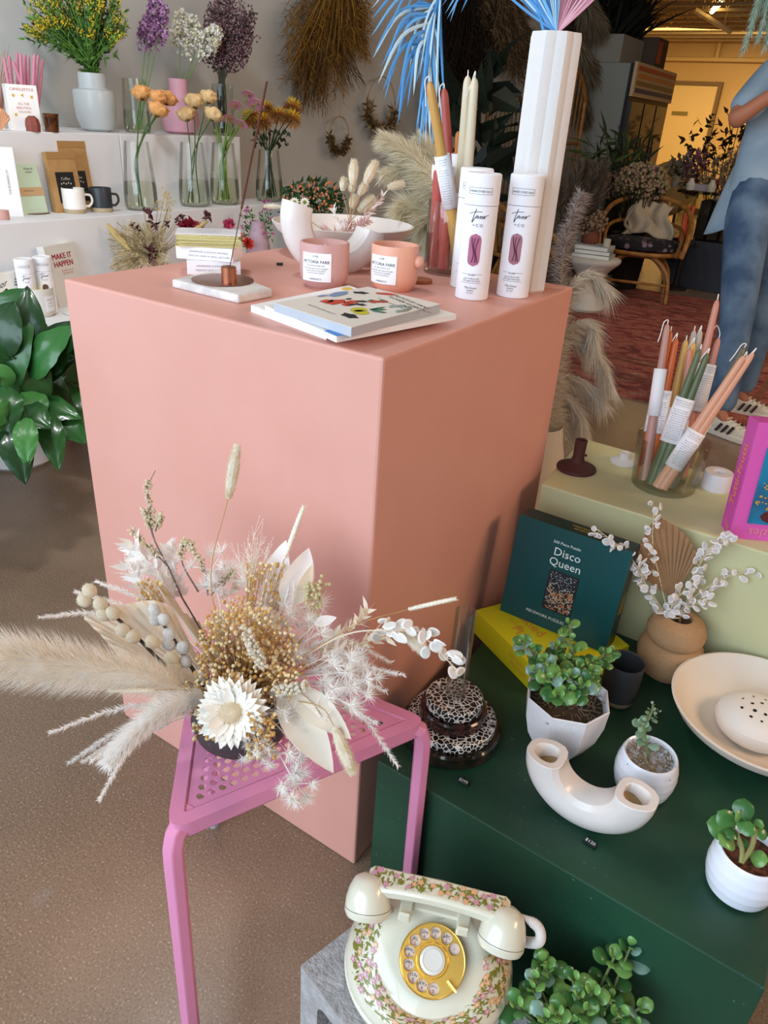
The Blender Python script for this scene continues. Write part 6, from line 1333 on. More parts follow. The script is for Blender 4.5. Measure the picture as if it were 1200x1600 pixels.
# dried arrangement, mauve vase, red flowers, kalanchoe on the low step
def lowvase(px,h,R,mat,label,x=-1.82,name='vase'):
    c=onx(px,x,Z1); r=thing(name,label,'vase',c); MB().lathe([(0,0),(R*.7,0),(R,h*.25),(R*1.02,h*.5),(R*.75,h*.8),(R*.55,h*.95),(R*.6,h),(R*.52,h-.003),(R*.45,h*.9),(0,h*.7)],c,36,cap0=False,cap1=False).build('body',mat,r); return c
c=lowvase(243,.15,.058,M('c69c98',.6),'dusty pink vase with the large dried arrangement, behind the plinth corner'); d=dep(c+V((0,0,.2))); tp0=c+V((0,0,.14))
r=thing('dried_arrangement','mixed dried arrangement of cream, burgundy and crimson flowers left of the card stack','dried flowers',tp0-V((0,0,.02))); s_=MB(); a_=MB(); b2=MB(); c2=MB(); e2=MB()
for k in range(150):
    x,y=rnd(168,262),rnd(345,425); tp=at(x,y,d+rnd(-.07,.07)); s_.tube([tp0,tp0.lerp(tp,.5)+V((0,0,.02)),tp],.0012,4); plume(a_,[tp0.lerp(tp,.45),tp],lambda t:.020,34,1,.0024)
for (x,y,x1,y1,w) in ((190,380,168,350,.024),(205,395,180,362,.02),(290,370,325,345,.016)): a=at(x,y,d-.02); e=at(x1,y1,d-.02); c2.tube([a,a.lerp(e,.5),e],[.006,w*.6,.004],8); s_.tube([tp0,a],.0015,4)
for (x,y,s) in ((236,395,.05),(240,350,.035),(232,335,.03),(225,330,.02),(214,358,.02),(209,352,.018),(275,345,.022),(285,338,.02),(262,350,.02),(325,338,.03)):
    for k in range(7): b2.leaf(at(x,y,d-.03),rdir()+V((0,0,.3)),rdir(),s*.9,s*.6,.4,.2,4)
    s_.tube([tp0,at(x,y,d-.03)],.0014,4)
for (x,y,R) in ((298,352,.04),(285,355,.028),(312,358,.025)):
    for k in range(26): e2.leaf(at(x,y,d-.01),rdir(),rdir(),R,R*.7,.8,.3,3)
    s_.tube([tp0,at(x,y,d-.01)],.0014,4)
for (x,y) in ((247,320),(262,325),(258,300),(262,335),(266,315),(225,405),(218,395)):
    for k in range(14): c2.ball(at(x+rnd(-6,6),y+rnd(-8,8),d),rnd(.002,.004),5,4)
    s_.tube([tp0,at(x,y,d)],.0012,4)
s_.build('stems',M('a08c60',.8),r); a_.build('cream_tufts',M('dccba4',.9),r,smooth=None); b2.build('burgundy_leaves',M('4f2328',.7),r); c2.build('seed_heads',M('d3b878',.8),r); e2.build('crimson_blossoms',M('8e1c32',.7),r)
c=lowvase(348,.12,.05,M('d8d2cc',.5),'small pale pot with red flowers half hidden by the card stack'); d=dep(c); r=thing('red_flowers','red and pink ranunculus-like blooms showing above the card stack','flowers',c+V((0,0,.1))); mb=MB(); s_=MB()
for (x,y,k_) in ((358,350,1),(352,378,0),(372,372,0),(362,386,0),(388,380,0),(340,372,0)):
    p=at(x,y,d+rnd(-.02,.02)); s_.tube([c+V((0,0,.1)),p],.002,5); mb.k=k_
    for j in range(26): mb.leaf(p,rdir(),rdir(),.030,.026,.9,.3,3)
mb.build('blossoms',[M('cf3a2a',.6),M('c64a6a',.6)],r,smooth=60); s_.build('stems',LF,r)
c=lowvase(405,.24,.052,M('b79aa8',.5),'mauve bottle vase with small pink blossoms, right of the incense stick',-1.82); d=dep(c+V((0,0,.2))); r=thing('waxflower_bunch','bunch of small hot pink blossoms and buds in the mauve vase','flowers',c+V((0,0,.2))); mb=MB(); s_=MB(); lf=MB()
for k in range(26):
    x,y=rnd(376,428),rnd(312,368); p=at(x,y,d+rnd(-.04,.04)); s_.tube([c+V((0,0,.2)),p],.0012,4); mb.k=random.randrange(3)
    for j in range(9): mb.leaf(p,rdir()+V((0,0,.5)),rdir(),rnd(.008,.014),.009,.5,.3,2)
for k in range(120): lf.leaf(at(rnd(380,425),rnd(330,385),d+rnd(-.03,.03)),rdir()+V((0,0,.3)),rdir(),.022,.009,.4,.2,3)
mb.build('blossoms',[M('c45c98',.6),M('d686b4',.6),M('a83f6a',.6)],r); s_.build('stems',LF,r); lf.build('leaves',[LF],r)
c=onx(492,-1.80,Z1); r=thing('glass_vase','ribbed clear glass pot holding the orange-berried foliage behind the bowl','vase',c); MB().lathe([(0,0),(.075,0),(.085,.02),(.09,.15),(.085,.2),(.08,.2),(.085,.15),(.078,.02),(0,.01)],c,64,rf=lambda a,z:1+.02*sin(a*24),cap0=False,cap1=False).build('glass',M('7d8370',.3,coat=.4),r); d=dep(c+V((0,0,.25)))
r=thing('berry_bunch','dark green foliage with orange berries and cream blossoms behind the bowl','foliage',c+V((0,0,.15))); lf=MB(); be=MB(); s_=MB(); w_=MB()
for k in range(420): a_=rnd(0,6.28); q_=math.sqrt(random.random()); x,y=488+50*q_*cos(a_),318+38*q_*sin(a_); lf.leaf(at(x,y,d+rnd(-.07,.07)),rdir()+V((0,0,.2)),rdir(),.034,.018,.5,.25,4)
for k in range(110): a_=rnd(0,6.28); q_=math.sqrt(random.random()); x,y=487+46*q_*cos(a_),306+28*q_*sin(a_); p=at(x,y,d-.03+rnd(-.05,.03)); be.ball(p,.0052,7,5)
for k in range(20): s_.tube([c+V((0,0,.1)),at(rnd(450,525),rnd(290,330),d)],.002,4)
for (x,y,k_) in ((460,316,0),(476,316,0),(452,322,1),(482,340,0)):
    p=at(x,y,d-.09); 
    for i in range(12): a=2*pi*i/12; w_.k=k_; w_.leaf(p,CR@V((cos(a),sin(a),.25)),CP-p,.024,.014,.3,.2,3)
    w_.k=2; w_.ball(p+(CP-p).normalized()*.005,.008,10,6); s_.tube([c+V((0,0,.1)),p],.002,4)
lf.build('leaves',M('274a25',.5),r); be.build('berries',M('d87f50',.4),r); s_.build('stems',LF2,r); w_.build('cream_blossoms',[M('f0e9d6',.6),M('e59a78',.6),M('7a8a3a',.6)],r)
# ================= peace lilies on the floor =================
PLF=[M('2b5a2c',.3,coat=.2),M('356b33',.3,coat=.2),M('1f4322',.35,coat=.2),M('4a8540',.35)]
def lily(label,pot,base,leaves,potc,R,h,plabel):
    b_=V(base); r=thing('plant_pot',plabel,'pot',b_); MB().lathe([(0,0),(R*.86,0),(R*.95,.012),(R*1.0,h*.5),(R,h),(R*.95,h),(R*.94,h*.85),(0,h*.85)],b_,48,cap0=False,cap1=False).build('body',potc,r); MB().lathe([(0,h*.9),(R*.95,h*.88)],b_,36,cap0=False,cap1=False).build('soil',M('2b2018',.95),r)
    r=thing('peace_lily',label,'plant',b_+V((0,0,h*.85))); lf=MB(); st_=MB(); o=b_+V((0,0,h*.85))
    for (x0,y0,x1,y1,w,dd,k_) in leaves:
        dd-=.09 if y1<560 else 0; a=at(x0,y0,dd); e=at(x1,y1,dd-.03); st_.tube(cr([o,o.lerp(a,.5)+V((0,0,.12)),a],12),lambda t:.0055-.002*t,7)
        L=(e-a).length; ax=(e-a).normalized(); up=(CP-a).normalized()*.6+V((0,0,.7)); lf.k=k_; N=14; sd=ax.cross(up).normalized(); nn=sd.cross(ax).normalized(); rows=[]
        for i in range(N+1):
            t=i/N; w2=w*.5*(sin(pi*t**.8)**.75 if 0<t<1 else .01)+.0005; c_=a.lerp(e,t)+nn*(L*.16*sin(pi*t)); row=[]
            for j in range(-5,6):
                u=j/5; row.append(c_+sd*w2*u+nn*(-.10*w*(1-abs(u))+.0030*sin(t*64-abs(u)*9)*abs(u)-.10*w*u*u))
            rows.append(row)
        lf.rings(rows,False,False,closed=False)
    lf.build('leaves',PLF,r,smooth=80); st_.build('stalks',M('3c5a2c',.5),r)
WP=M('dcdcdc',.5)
p1=P(30,715,z=0); p1=V((p1.x,p1.y,0)); dl=dep(p1+V((0,0,.3)))
Lv=[(20,640,30,480,.085,2.25,2),(75,560,-10,470,.12,2.2,0),(50,560,42,446,.085,2.15,2),(40,600,110,500,.11,2.2,2),(45,590,112,508,.10,2.15,1),(20,560,-25,510,.12,2.1,0),(30,640,125,650,.10,2.1,1),(30,610,60,665,.11,2.05,3),(20,640,78,665,.10,2.0,0),(10,650,40,755,.09,1.95,2),(60,640,134,690,.10,2.1,1),(0,620,-30,560,.12,2.0,3),(15,600,8,520,.10,2.15,1),(50,620,100,585,.09,2.3,2),(10,660,-20,640,.12,1.9,3),(5,590,30,500,.10,2.3,2),(70,640,92,735,.07,2.05,1),(40,650,42,730,.06,1.95,3),(60,590,20,540,.10,2.3,2),(70,575,118,560,.08,2.35,2),(0,600,10,680,.1,1.95,0),(20,560,60,480,.10,2.3,1),(30,540,10,450,.10,2.25,2),(-10,560,20,470,.12,2.1,2),(0,520,35,450,.12,2.2,0)]+[(rnd(-10,70),rnd(560,660),rnd(-20,120),rnd(470,690),.10,rnd(2.15,2.35),random.choice([0,1,2,2])) for _ in range(26)]
lily('large glossy peace lily at the left edge, broad dark leaves reaching over its pot','',p1,Lv,WP,.135,.25,'wide white pot on the floor at the left edge holding the large peace lily')
p2=P(142,672,z=0); p2=V((p2.x,p2.y,0)); dl=2.7
Lv=[(110,600,135,690,.09,2.5,1),(120,590,150,560,.09,2.6,2),(115,600,95,545,.1,2.7,2),(120,610,80,570,.08,2.6,2),(130,600,160,630,.08,2.55,2),(110,590,120,520,.09,2.6,1),(120,590,145,520,.09,2.6,2),(110,600,70,610,.08,2.6,2),(120,600,100,530,.1,2.6,0)]
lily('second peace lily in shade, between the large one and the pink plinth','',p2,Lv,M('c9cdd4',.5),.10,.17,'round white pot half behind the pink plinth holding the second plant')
# ================= hung dried things on the left wall =================
def wallat(px,py,x=-2.62): return P(px,py,x=x)
def hang(name,label,top,tips,n,rad,cols,cat='dried flowers',w=.003,ln=None,x=-2.62,core_n=0,ball_n=0,cord=True,spread=.06):
    t0=wallat(*top,x=x); r=thing(name,label,cat,t0); mb=MB(); s_=MB()
    for k in range(n):
        tp=random.choice(tips); e=wallat(tp[0]+rnd(-tp[2],tp[2]),tp[1]+rnd(-tp[3],tp[3]),x=x+rnd(-spread,spread)); m_=t0.lerp(e,.55)+rdir()*.04; c_=cr([t0,m_,e],8); mb.k=random.randrange(len(cols)); mb.tube(c_,lambda t:w*.5*(1-.6*t),3,cap=False)
        if rad: plume(mb,[c_[5],c_[8]],lambda t:rad,ball_n,1,w*.8,0,1,0,len(cols))
    mb.build('stems',cols,r,smooth=None); return r
DG=[M('6b5030',.9),M('8a6a3c',.9),M('4d3a24',.9)]; GDn=[M('9a6f2a',.9),M('b98a3a',.9),M('6e5026',.9)]
hang('hanging_dried_bundle','golden brown dried grass bundle hanging on the grey wall, left one',(530,-70),[(470,80,35,60),(500,120,40,50),(540,40,45,60),(555,60,20,40)],420,.05,GDn,ball_n=14,w=.005)
hang('hanging_dried_bundle','thin brown stems fanning down below the golden bundle',(500,20),[(490,170,22,15),(520,140,40,15),(470,150,16,20),(555,130,18,12)],150,.0,DG,w=.006)
DB=[M('2a2018',.95),M('3c2c20',.95),M('1c1612',.95)]; TA=[M('7f6b52',.95),M('9a8262',.95),M('54422f',.95)]
hang('hanging_dried_bundle','nearly black dried foliage bundle hanging behind the blue palm leaf',(735,-60),[(720,90,35,60),(740,60,55,50),(700,150,20,40),(745,130,20,40),(690,60,25,30)],360,.06,DB,ball_n=14,w=.010)
hang('hanging_dried_bundle','tan and brown fluffy dried bundle just left of the fluted vase',(780,-60),[(780,30,30,30),(800,60,30,40),(815,100,25,35),(770,20,25,25)],300,.07,TA,ball_n=18,w=.009)
hang('hanging_dried_bundle','rust brown dried bundle hanging right of the fluted vase top',(905,-60),[(905,60,30,40),(915,90,25,30),(925,110,20,30)],220,.09,[M('6a4430',.95),M('8a6450',.95),M('5a4a3a',.95)],ball_n=16,w=.010)
FGr=[M('8a7c66',.95),M('a89a82',.95),M('6f614e',.95)]
for (a,b_,R,lb) in (((905,-30),(935,45),.16,'large grey-beige pampas head hanging high by the planter box'),((900,60),(930,120),.15,'grey-beige pampas head hanging lower, over the cane screen'),((905,120),(915,190),.12,'dim pampas head hanging lowest over the cane screen')):
    p0=wallat(*a,x=-2.45); p1_=wallat(*b_,x=-2.35); r=thing('pampas_plume',lb,'dried grass',p0); mb=MB(); plume(mb,[p0,p1_],lambda t:R*sin(pi*(.15+.75*t)),2600,1.2,.012,0,1,0,3,.6); mb.build('plume',FGr,r,smooth=None)
for (cx,cy,R,lb,cols) in ((530,235,.10,'small dried flower wreath on a ring hanging on the grey wall',[M('5f4a2c',.9),M('86693f',.9)]),(596,188,.16,'pale leafy dried wreath hanging beside the blue palm leaf',[M('8a7048',.9),M('b39a72',.9),M('6a5230',.9)])):
    c=wallat(cx,cy-25,x=-2.68); r=thing('dried_wreath',lb,'wreath',c); rg=MB(); rg.tube([c+V((0,R*cos(a),R*sin(a))) for a in [2*pi*k/32 for k in range(33)]],.004,6); rg.tube([c+V((0,0,R)),c+V((0,0,R+.35))],.002,4); rg.build('ring',M('a98f66',.7),r); mb=MB()
    for k in range(260): a=rnd(pi*1.0,pi*1.95); p=c+V((0,R*cos(a),R*sin(a))); mb.k=random.randrange(len(cols)); mb.leaf(p,rdir()*1.0+V((.2,0,0)),rdir(),R*.42,R*.12,.4,.2,3)
    mb.build('foliage',cols,r)
# mint pampas at the top right corner
p0=at(1215,-60,1.7); r=thing('hanging_pampas','pale mint green dyed grass hanging in the top right corner','dried grass',p0); mb=MB()
for (x,y) in ((1162,78),(1185,62),(1196,75),(1175,30),(1210,60)):
    e=at(x,y,1.7+rnd(-.05,.05)); plume(mb,[p0,p0.lerp(e,.5)+V((0,0,.02)),e],lambda t:.020*(1-.5*t),420,2.2,.0018,.15,1,0,2)
mb.tube([p0,V((p0.x,p0.y,2.8))],.004,5); mb.build('plume',[M('9fc2b2',.9),M('b9d2c6',.9)],r,smooth=None)
# ================= fridge, planter, cane screen, right back =================
fx,fy0,fy1,fz=-2.0,6.92,8.25,1.74
r=thing('display_fridge','grey display fridge with black doors and a rainbow-striped header panel','fridge',(-2.35,7.6,0)); MB().box(((WL+fx)/2,(fy0+fy1)/2,fz/2),(fx-WL-.02,fy1-fy0,fz)).build('cabinet',M('8c8f8a',.5),r,bevel=.01,smooth=None)
MB().box((fx+.005,(fy0+fy1)/2,fz/2),(.03,fy1-fy0+.02,fz)).build('front_frame',M('0e0e10',.4),r,smooth=None)
for k in range(3):
    y0=fy0+.06+k*(fy1-fy0-.1)/3; w_=(fy1-fy0-.1)/3-.05; dr=MB(); dr.box((fx+.028,y0+w_/2+.02,.76),(.02,w_,1.36)); o=dr.build('glass_door',M('3d362c',.12,coat=.4),r,smooth=None); MB().tube([(fx+.05,y0+.03,.55),(fx+.06,y0+.03,.7),(fx+.06,y0+.03,1.0),(fx+.05,y0+.03,1.15)],.01,6).build('handle',M('101010',.4),o)
hd=MB(); hd.box((fx+.035,(fy0+fy1)/2,1.615),(.03,fy1-fy0,.27)); hd.build('header_panel',M('c8a880',.5),r,smooth=None)
for k,hc_ in enumerate(('b8502e','c9803a','8d6a3c','3d3a5c')): MB().box((fx+.052,(fy0+fy1)/2,1.705-.058*k),(.004,fy1-fy0-.08,.036)).build('header_stripe',M(hc_,.5),r,smooth=None)
pb=V((-2.38,7.25,fz)); r=thing('planter_box','pale wooden planter box standing on top of the display fridge','planter',pb); bxm=MB()
MB().box((pb.x,7.25,fz+.11),(.5,.62,.22)).build('box',M('8f8a80',.7),r,bevel=.004,smooth=None)
r=thing('planter_foliage','dark spiky foliage growing out of the planter box on the fridge','plant',pb+V((0,0,.2))); mb=MB()
for k in range(420): a=V((pb.x+rnd(-.2,.2),rnd(7.0,7.5),fz+.2)); e=a+(rdir()*.6+V((.35,0,1.0))).normalized()*rnd(.2,.7); mb.leaf(a,e-a,rdir(),(e-a).length,.03,.5,.2,5)
mb.build('leaves',[M('1d2018',.8)],r,smooth=None)
bc_=V((-2.1,7.75,fz)); r=thing('crate','small dark crate with a red panel on the right end of the fridge top','crate',bc_); MB().box((bc_.x,bc_.y,fz+.13),(.2,.34,.26)).build('box',M('4a3828',.7),r,bevel=.005,smooth=None); MB().box((bc_.x+.102,bc_.y-.08,fz+.14),(.004,.12,.18)).build('red_panel',M('a8452e',.6),r,smooth=None)
# rattan screens
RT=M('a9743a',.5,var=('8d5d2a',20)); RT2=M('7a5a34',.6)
def cane_screen(label,yc,w,h,x=-2.5,z0=.25,mt=RT):
    r=thing('cane_headboard',label,'cane screen',(x,yc,0)); mb=MB(); N=24
    arch=[V((x,yc-w/2,0)),V((x,yc-w/2,h-w*.35))]+[V((x,yc-w/2*cos(a),h-w*.35+w*.35*sin(a))) for a in [pi*k/12 for k in range(1,12)]]+[V((x,yc+w/2,h-w*.35)),V((x,yc+w/2,0))]
    mb.tube(cr(arch,60),.018,8); mb.build('frame',mt,r); mb=MB(); 
    for z in (h*.35,h*.66): mb.tube([(x,yc-w/2,z),(x,yc+w/2,z)],.013,7)
    mb.build('cross_rail',mt,r); mb=MB()
    for k in range(1,9): y=yc-w/2+w*k/9; q=abs(2*k/9-1); mb.tube([(x,y,.05),(x,y,h-w*.35+w*.35*math.sqrt(1-q*q)-.01)],.006,6)
    o=mb.build('cane',mt,r); return r
ys=onx(903,-2.2,1.2).y; zt_=P(915,112,x=-2.2).z; cane_screen('tall arched cane screen standing right of the fluted vase',ys,.85,zt_,-2.2)
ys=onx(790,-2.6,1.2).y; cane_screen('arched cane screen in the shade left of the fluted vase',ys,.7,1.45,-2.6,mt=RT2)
# dark plants between
def clump(name,label,c,n,R,cols,kind='leaf',L=.09,w=.03,base=None,cat='plant',pot=None,up=.4):
    c=V(c); g=V(base) if base is not None else V((c.x,c.y,0)); r=thing(name,label,cat,g); mb=MB(); s_=MB()
    for k in range(n):
        p=c+V((rnd(-1,1)*R[0],rnd(-1,1)*R[1],rnd(-1,1)*R[2])); 
        if ((p-c).x/R[0])**2+((p-c).y/R[1])**2+((p-c).z/R[2])**2>1: continue
        mb.k=random.randrange(len(cols))
        if kind=='leaf': mb.leaf(p,rdir()+V((0,0,up)),rdir(),L*rnd(.7,1.2),w,.5,.2,4)
        elif kind=='ball': mb.ball(p,w*rnd(.7,1.2),6,5)
        else:
            plume(mb,[p,p+V((rnd(-.03,.03),rnd(-.03,.03),L))],lambda t:w,30,1,.006,k0=0,mats=len(cols))
        if k%10==0: s_.tube([g+V((0,0,.02)),g.lerp(p,.5)+V((0,0,.05)),p],.004,4)
    if pot: MB().lathe([(0,0),(pot[0]*.75,0),(pot[0],pot[1]),(pot[0]*.93,pot[1]),(0,pot[1]*.9)],g,28,cap0=False,cap1=False).build('pot',pot[2],r)
    mb.build('foliage',cols,r,smooth=60 if kind=='ball' else None); s_.build('stems',M('3a3a22',.8),r); return r
def ctr(px,py,d): return at(px,py,d)
clump('rubber_plant','dark broad-leaved plant in shade between the cream tapers and the fluted vase',ctr(765,210,5.2),70,(.3,.3,.45),[M('16211a',.5),M('1f2e22',.5)],L=.34,w=.16,pot=(.17,.35,M('2a2a2a',.7)))
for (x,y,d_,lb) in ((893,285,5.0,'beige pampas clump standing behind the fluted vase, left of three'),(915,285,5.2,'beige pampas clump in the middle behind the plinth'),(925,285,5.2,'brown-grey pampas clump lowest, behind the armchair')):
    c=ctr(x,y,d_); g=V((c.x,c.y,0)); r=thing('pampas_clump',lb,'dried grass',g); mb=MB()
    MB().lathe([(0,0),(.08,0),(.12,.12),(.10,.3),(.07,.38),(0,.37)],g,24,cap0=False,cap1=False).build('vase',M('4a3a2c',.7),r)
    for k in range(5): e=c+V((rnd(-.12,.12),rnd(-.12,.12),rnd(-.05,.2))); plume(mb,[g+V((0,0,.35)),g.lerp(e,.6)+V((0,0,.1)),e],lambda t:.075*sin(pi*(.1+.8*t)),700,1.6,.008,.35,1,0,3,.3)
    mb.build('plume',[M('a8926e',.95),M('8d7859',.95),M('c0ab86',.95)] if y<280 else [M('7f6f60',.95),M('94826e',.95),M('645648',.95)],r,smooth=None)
clump('fern','mid green fern before the fridge doors',ctr(960,255,6.3),240,(.28,.28,.24),[M('2d3d1c',.7),M('46592a',.7),M('1d2a16',.7)],L=.2,w=.03,pot=(.18,.5,M('241c18',.8)))
clump('hydrangea','dried pink and green hydrangea heads behind the armchair back',ctr(1003,285,6.0),1900,(.22,.17,.15),[M('b99a80',.8),M('a9a070',.8),M('c9ac96',.8)],'ball',.0,.013,pot=(.16,.45,M('2c241e',.8)))
clump('hydrangea','smaller dusty hydrangea cluster left of the pink and green one',ctr(962,290,6.2),800,(.13,.12,.11),[M('8c6a58',.8),M('a0826c',.8)],'ball',.0,.012,pot=(.12,.4,M('2c241e',.8)))
# rug
m,t,b,tc=base_nodes('rug_pattern',.95); mp=t.nodes.new('ShaderNodeMapping'); mp.inputs['Scale'].default_value=(5,9,1); t.links.new(tc.outputs['Object'],mp.inputs[0])
n=t.nodes.new('ShaderNodeTexNoise'); n.inputs['Scale'].default_value=1.6; n.inputs['Detail'].default_value=8; n.inputs['Roughness'].default_value=.75; t.links.new(mp.outputs[0],n.inputs['Vector'])
r1=ramp(t,[(.34,'1f1518'),(.42,'6a2e2c'),(.50,'a04c42'),(.56,'c07a66'),(.60,'7a3430'),(.68,'e0c4a8')]); t.links.new(n.outputs[0],r1.inputs[0])
v=t.nodes.new('ShaderNodeTexVoronoi'); v.inputs['Scale'].default_value=2.4; t.links.new(tc.outputs['Object'],v.inputs['Vector']); r2=ramp(t,[(.30,'5a2226'),(.34,'a8685a'),(.40,'6a2c2a'),(.6,'7a3c34')],'LINEAR'); t.links.new(v.outputs['Distance'],r2.inputs[0])
t.links.new(mixc(t,None,r1.outputs[0],r2.outputs[0],f=.25),b.inputs['Base Color']); rugm=m
ra,rb=P(885,603,z=0),P(1010,627,z=0); ru=V((1,.02,0)).normalized(); rv=V((-ru.y,ru.x,0)); o=V((rb.x+.75,rb.y+.0,0)); 
rug_pts=[o-ru*2.4,o,o+rv*3.0,o-ru*2.4+rv*3.0]; r=thing('rug','worn red patterned rug on the concrete under the cane armchair','rug',rug_pts[0]); MB().hexa([p+V((0,0,.001)) for p in rug_pts],[p+V((0,0,.010)) for p in rug_pts]).build('pile',rugm,r,smooth=None)
bd=MB()
def strip(a,b,c,d): bd.fill([o-ru*a+rv*c+V((0,0,.0106)),o-ru*b+rv*c+V((0,0,.0106)),o-ru*b+rv*d+V((0,0,.0106)),o-ru*a+rv*d+V((0,0,.0106))])
for k in (.28,.36,.62,.70): strip(k,k+.035,k,3-k); strip(2.4-k-.035,2.4-k,k,3-k); strip(k,2.4-k,k,k+.035); strip(k,2.4-k,3-k-.035,3-k)
bd.build('border_lines',M('a06a52',.95,var=('7a4a3a',6)),r,smooth=None)
fr_=MB()
for k in range(150): x=k/150*2.4; p=o-ru*x; fr_.hair(p+V((0,0,.004)),p-rv*rnd(.02,.05)+V((0,0,.004)),.004,V((0,0,1)))
fr_.build('fringe',M('c9bfae',.9),r,smooth=None)
# cane armchair
def armchair(label,c,rot,cush=True):
    r=thing('cane_armchair',label,'armchair',c,0); F=Matrix.Translation(c)@Matrix.Rotation(rot,4,'Z')@Matrix.Scale(.9,4); G=lambda *p:F@V(p); mb=MB()
    W_=.34; sh_=.40
    hoop=[G(W_,-.30,sh_),G(W_+.02,-.28,.52),G(W_+.03,-.10,.64),G(W_-.02,.18,.74),G(.18,.30,.80),G(0,.33,.82),G(-.18,.30,.80),G(-W_+.02,.18,.74),G(-W_-.03,-.10,.64),G(-W_-.02,-.28,.52),G(-W_,-.30,sh_)]
    mb.tube(cr(hoop,60),.019,8); mb.build('back_hoop',RT,r); mb=MB()
    h2_=[G(W_-.04,-.26,sh_),G(W_-.02,-.12,.55),G(W_-.06,.12,.60),G(.14,.25,.62),G(-.14,.25,.62),G(-W_+.06,.12,.60),G(-W_+.02,-.12,.55),G(-W_+.04,-.26,sh_)]; mb.tube(cr(h2_,48),.014,8); mb.build('arm_hoop',RT,r)
    for sx in (-1,1): MB().tube([G(sx*.16,.30,.79),G(sx*.16,.24,sh_)],.013,7).build('back_post',RT,r)
    mb=MB(); ring_=[G(.34*cos(a),.30*sin(a),sh_) for a in [2*pi*k/28 for k in range(29)]]; mb.tube(ring_,.016,8); 
    for k in range(9): y=-.24+.06*k; x=.33*math.sqrt(max(0,1-(y/.3)**2)); mb.tube([G(-x,y,sh_),G(x,y,sh_)],.008,5)
    mb.build('seat_frame',RT,r)
    for sy in (-1,1):
        pts=[G(-.30,sy*.26,.0),G(-.27,sy*.24,.22),G(-.15,sy*.2,.355),G(0,sy*.2,.375),G(.15,sy*.2,.355),G(.27,sy*.24,.22),G(.30,sy*.26,0)]
        MB().tube(cr(pts,36),.015,8).build('leg_loop',RT,r); pts=[p+F.to_3x3()@V((0,sy*.0,-.0))+((G(0,0,p.z)-p).normalized()*.032) for p in pts]; pts=[V((p.x,p.y,max(p.z,0))) for p in pts]; MB().tube(cr(pts,36),.011,7).build('leg_loop',RT,r)
    MB().tube([G(.28,-.25,.16),G(-.28,-.25,.16)],.011,7).build('stretcher',RT,r)
    return r,F
ac=V((-1.24,5.62,0)); r,F=armchair('cane armchair with a dark floral seat cushion, in front of the fridge',ac,.25)
m,t,b,tc=base_nodes('floral_cushion',.9); v=t.nodes.new('ShaderNodeTexVoronoi'); v.inputs['Scale'].default_value=16; t.links.new(tc.outputs['Object'],v.inputs['Vector']); r1=ramp(t,[(.0,'9c6a68'),(.28,'7d6f80'),(.36,'1c1a22'),(.7,'15141a')]); t.links.new(v.outputs['Distance'],r1.inputs[0]); t.links.new(r1.outputs[0],b.inputs['Base Color'])
q=MB(); q.rings([[F@V((a_*.32*cos(t_),a_*.28*sin(t_),z)) for t_ in [2*pi*k/32 for k in range(32)]] for a_,z in ((.9,.417),(1,.43),(1.02,.455),(1,.48),(.9,.495),(.5,.50))]); tag(q.build('seat_cushion',m,origin=F@V((0,0,.417))),'dark floral round cushion on the seat of the cane armchair','cushion')
# tote bag
q=MB(); F2=F@Matrix.Translation((.02,.12,.50))@Matrix.Rotation(-.5,4,'X')
def tote(u,v): x=(u-.5)*(.42-.10*v); z=v*.30; return F2@V((x+.03*sin(v*7),-.02+.03*sin(u*9+v*4)+.012*sin(u*23),z+.025*sin(u*5)))
q.grid(tote,24,16); r=thing('tote_bag','crumpled natural canvas tote bag lying on the armchair cushion','bag',F2.translation); q.build('body',M('b3a48e',.95,bump=(60,.5)),r,solid=.02); q=MB(); q.tube(cr([F2@V((-.12,-.03,.28)),F2@V((-.17,-.05,.2)),F2@V((-.20,-.05,.08)),F2@V((-.12,-.04,.02))],20),(.012,.003),8); q.build('strap',M('c0b29c',.95),r)
# second armchair part at left
r,F3=armchair('second cane armchair mostly hidden behind the plinth and pampas',V((-1.78,4.62,0)),1.9)
# side table with books
tb=V((-1.33,4.75,0)); r=thing('pedestal_table','white hourglass pedestal side table on the rug','side table',tb); MB().lathe([(0,.012),(.13,.012),(.14,.03),(.12,.10),(.085,.17),(.075,.21),(.09,.25),(.14,.30),(.19,.345),(.20,.36),(.20,.375),(.19,.38),(0,.38)],tb,40,cap0=False,cap1=False).build('body',M('cfc8bd',.6,bump=(20,.2)),r)
bb='books on the pedestal table'
for k,(hc_,w_,an,lb) in enumerate((('a9aaa8',.27,.1,'wide grey book lowest on the pedestal table'),('8f9898',.25,.18,'middle grey-green book on the pedestal table'),('b5b8b9',.24,.05,'topmost pale grey book on the pedestal table'))):
    F=Matrix.Translation(tb+V((0,0,.38+.028*k)))@Matrix.Rotation(an,4,'Z'); r=thing('book',lb,'book',tb+V((0,0,.38+.028*k)),0,bb); MB().box((0,0,.0138),(w_,.19,.0272),F).build('cover',M(hc_,.6),r,bevel=.002,smooth=None); MB().box((0,-.0955,.0138),(w_-.01,.002,.02),F).build('pages',M('e0ddd4',.7),r,smooth=None)
tz_=.38+.084; pc_=tb+V((-.05,.03,tz_)); r=thing('terracotta_pot','terracotta pot of dried pinkish flowers on the books','pot',pc_); MB().lathe([(0,0),(.045,0),(.06,.02),(.062,.05),(.05,.09),(.045,.09),(.04,.05),(0,.04)],pc_,28,cap0=False,cap1=False).build('body',M('8f5038',.8),r)
mb=MB(); 
for k in range(260): mb.k=k%2; mb.ball(pc_+V((0,0,.14))+rdir()*rnd(.02,.10),rnd(.008,.014),6,4)
for k in range(12): mb.tube([pc_+V((0,0,.05)),pc_+V((0,0,.14))+rdir()*.07],.002,4)
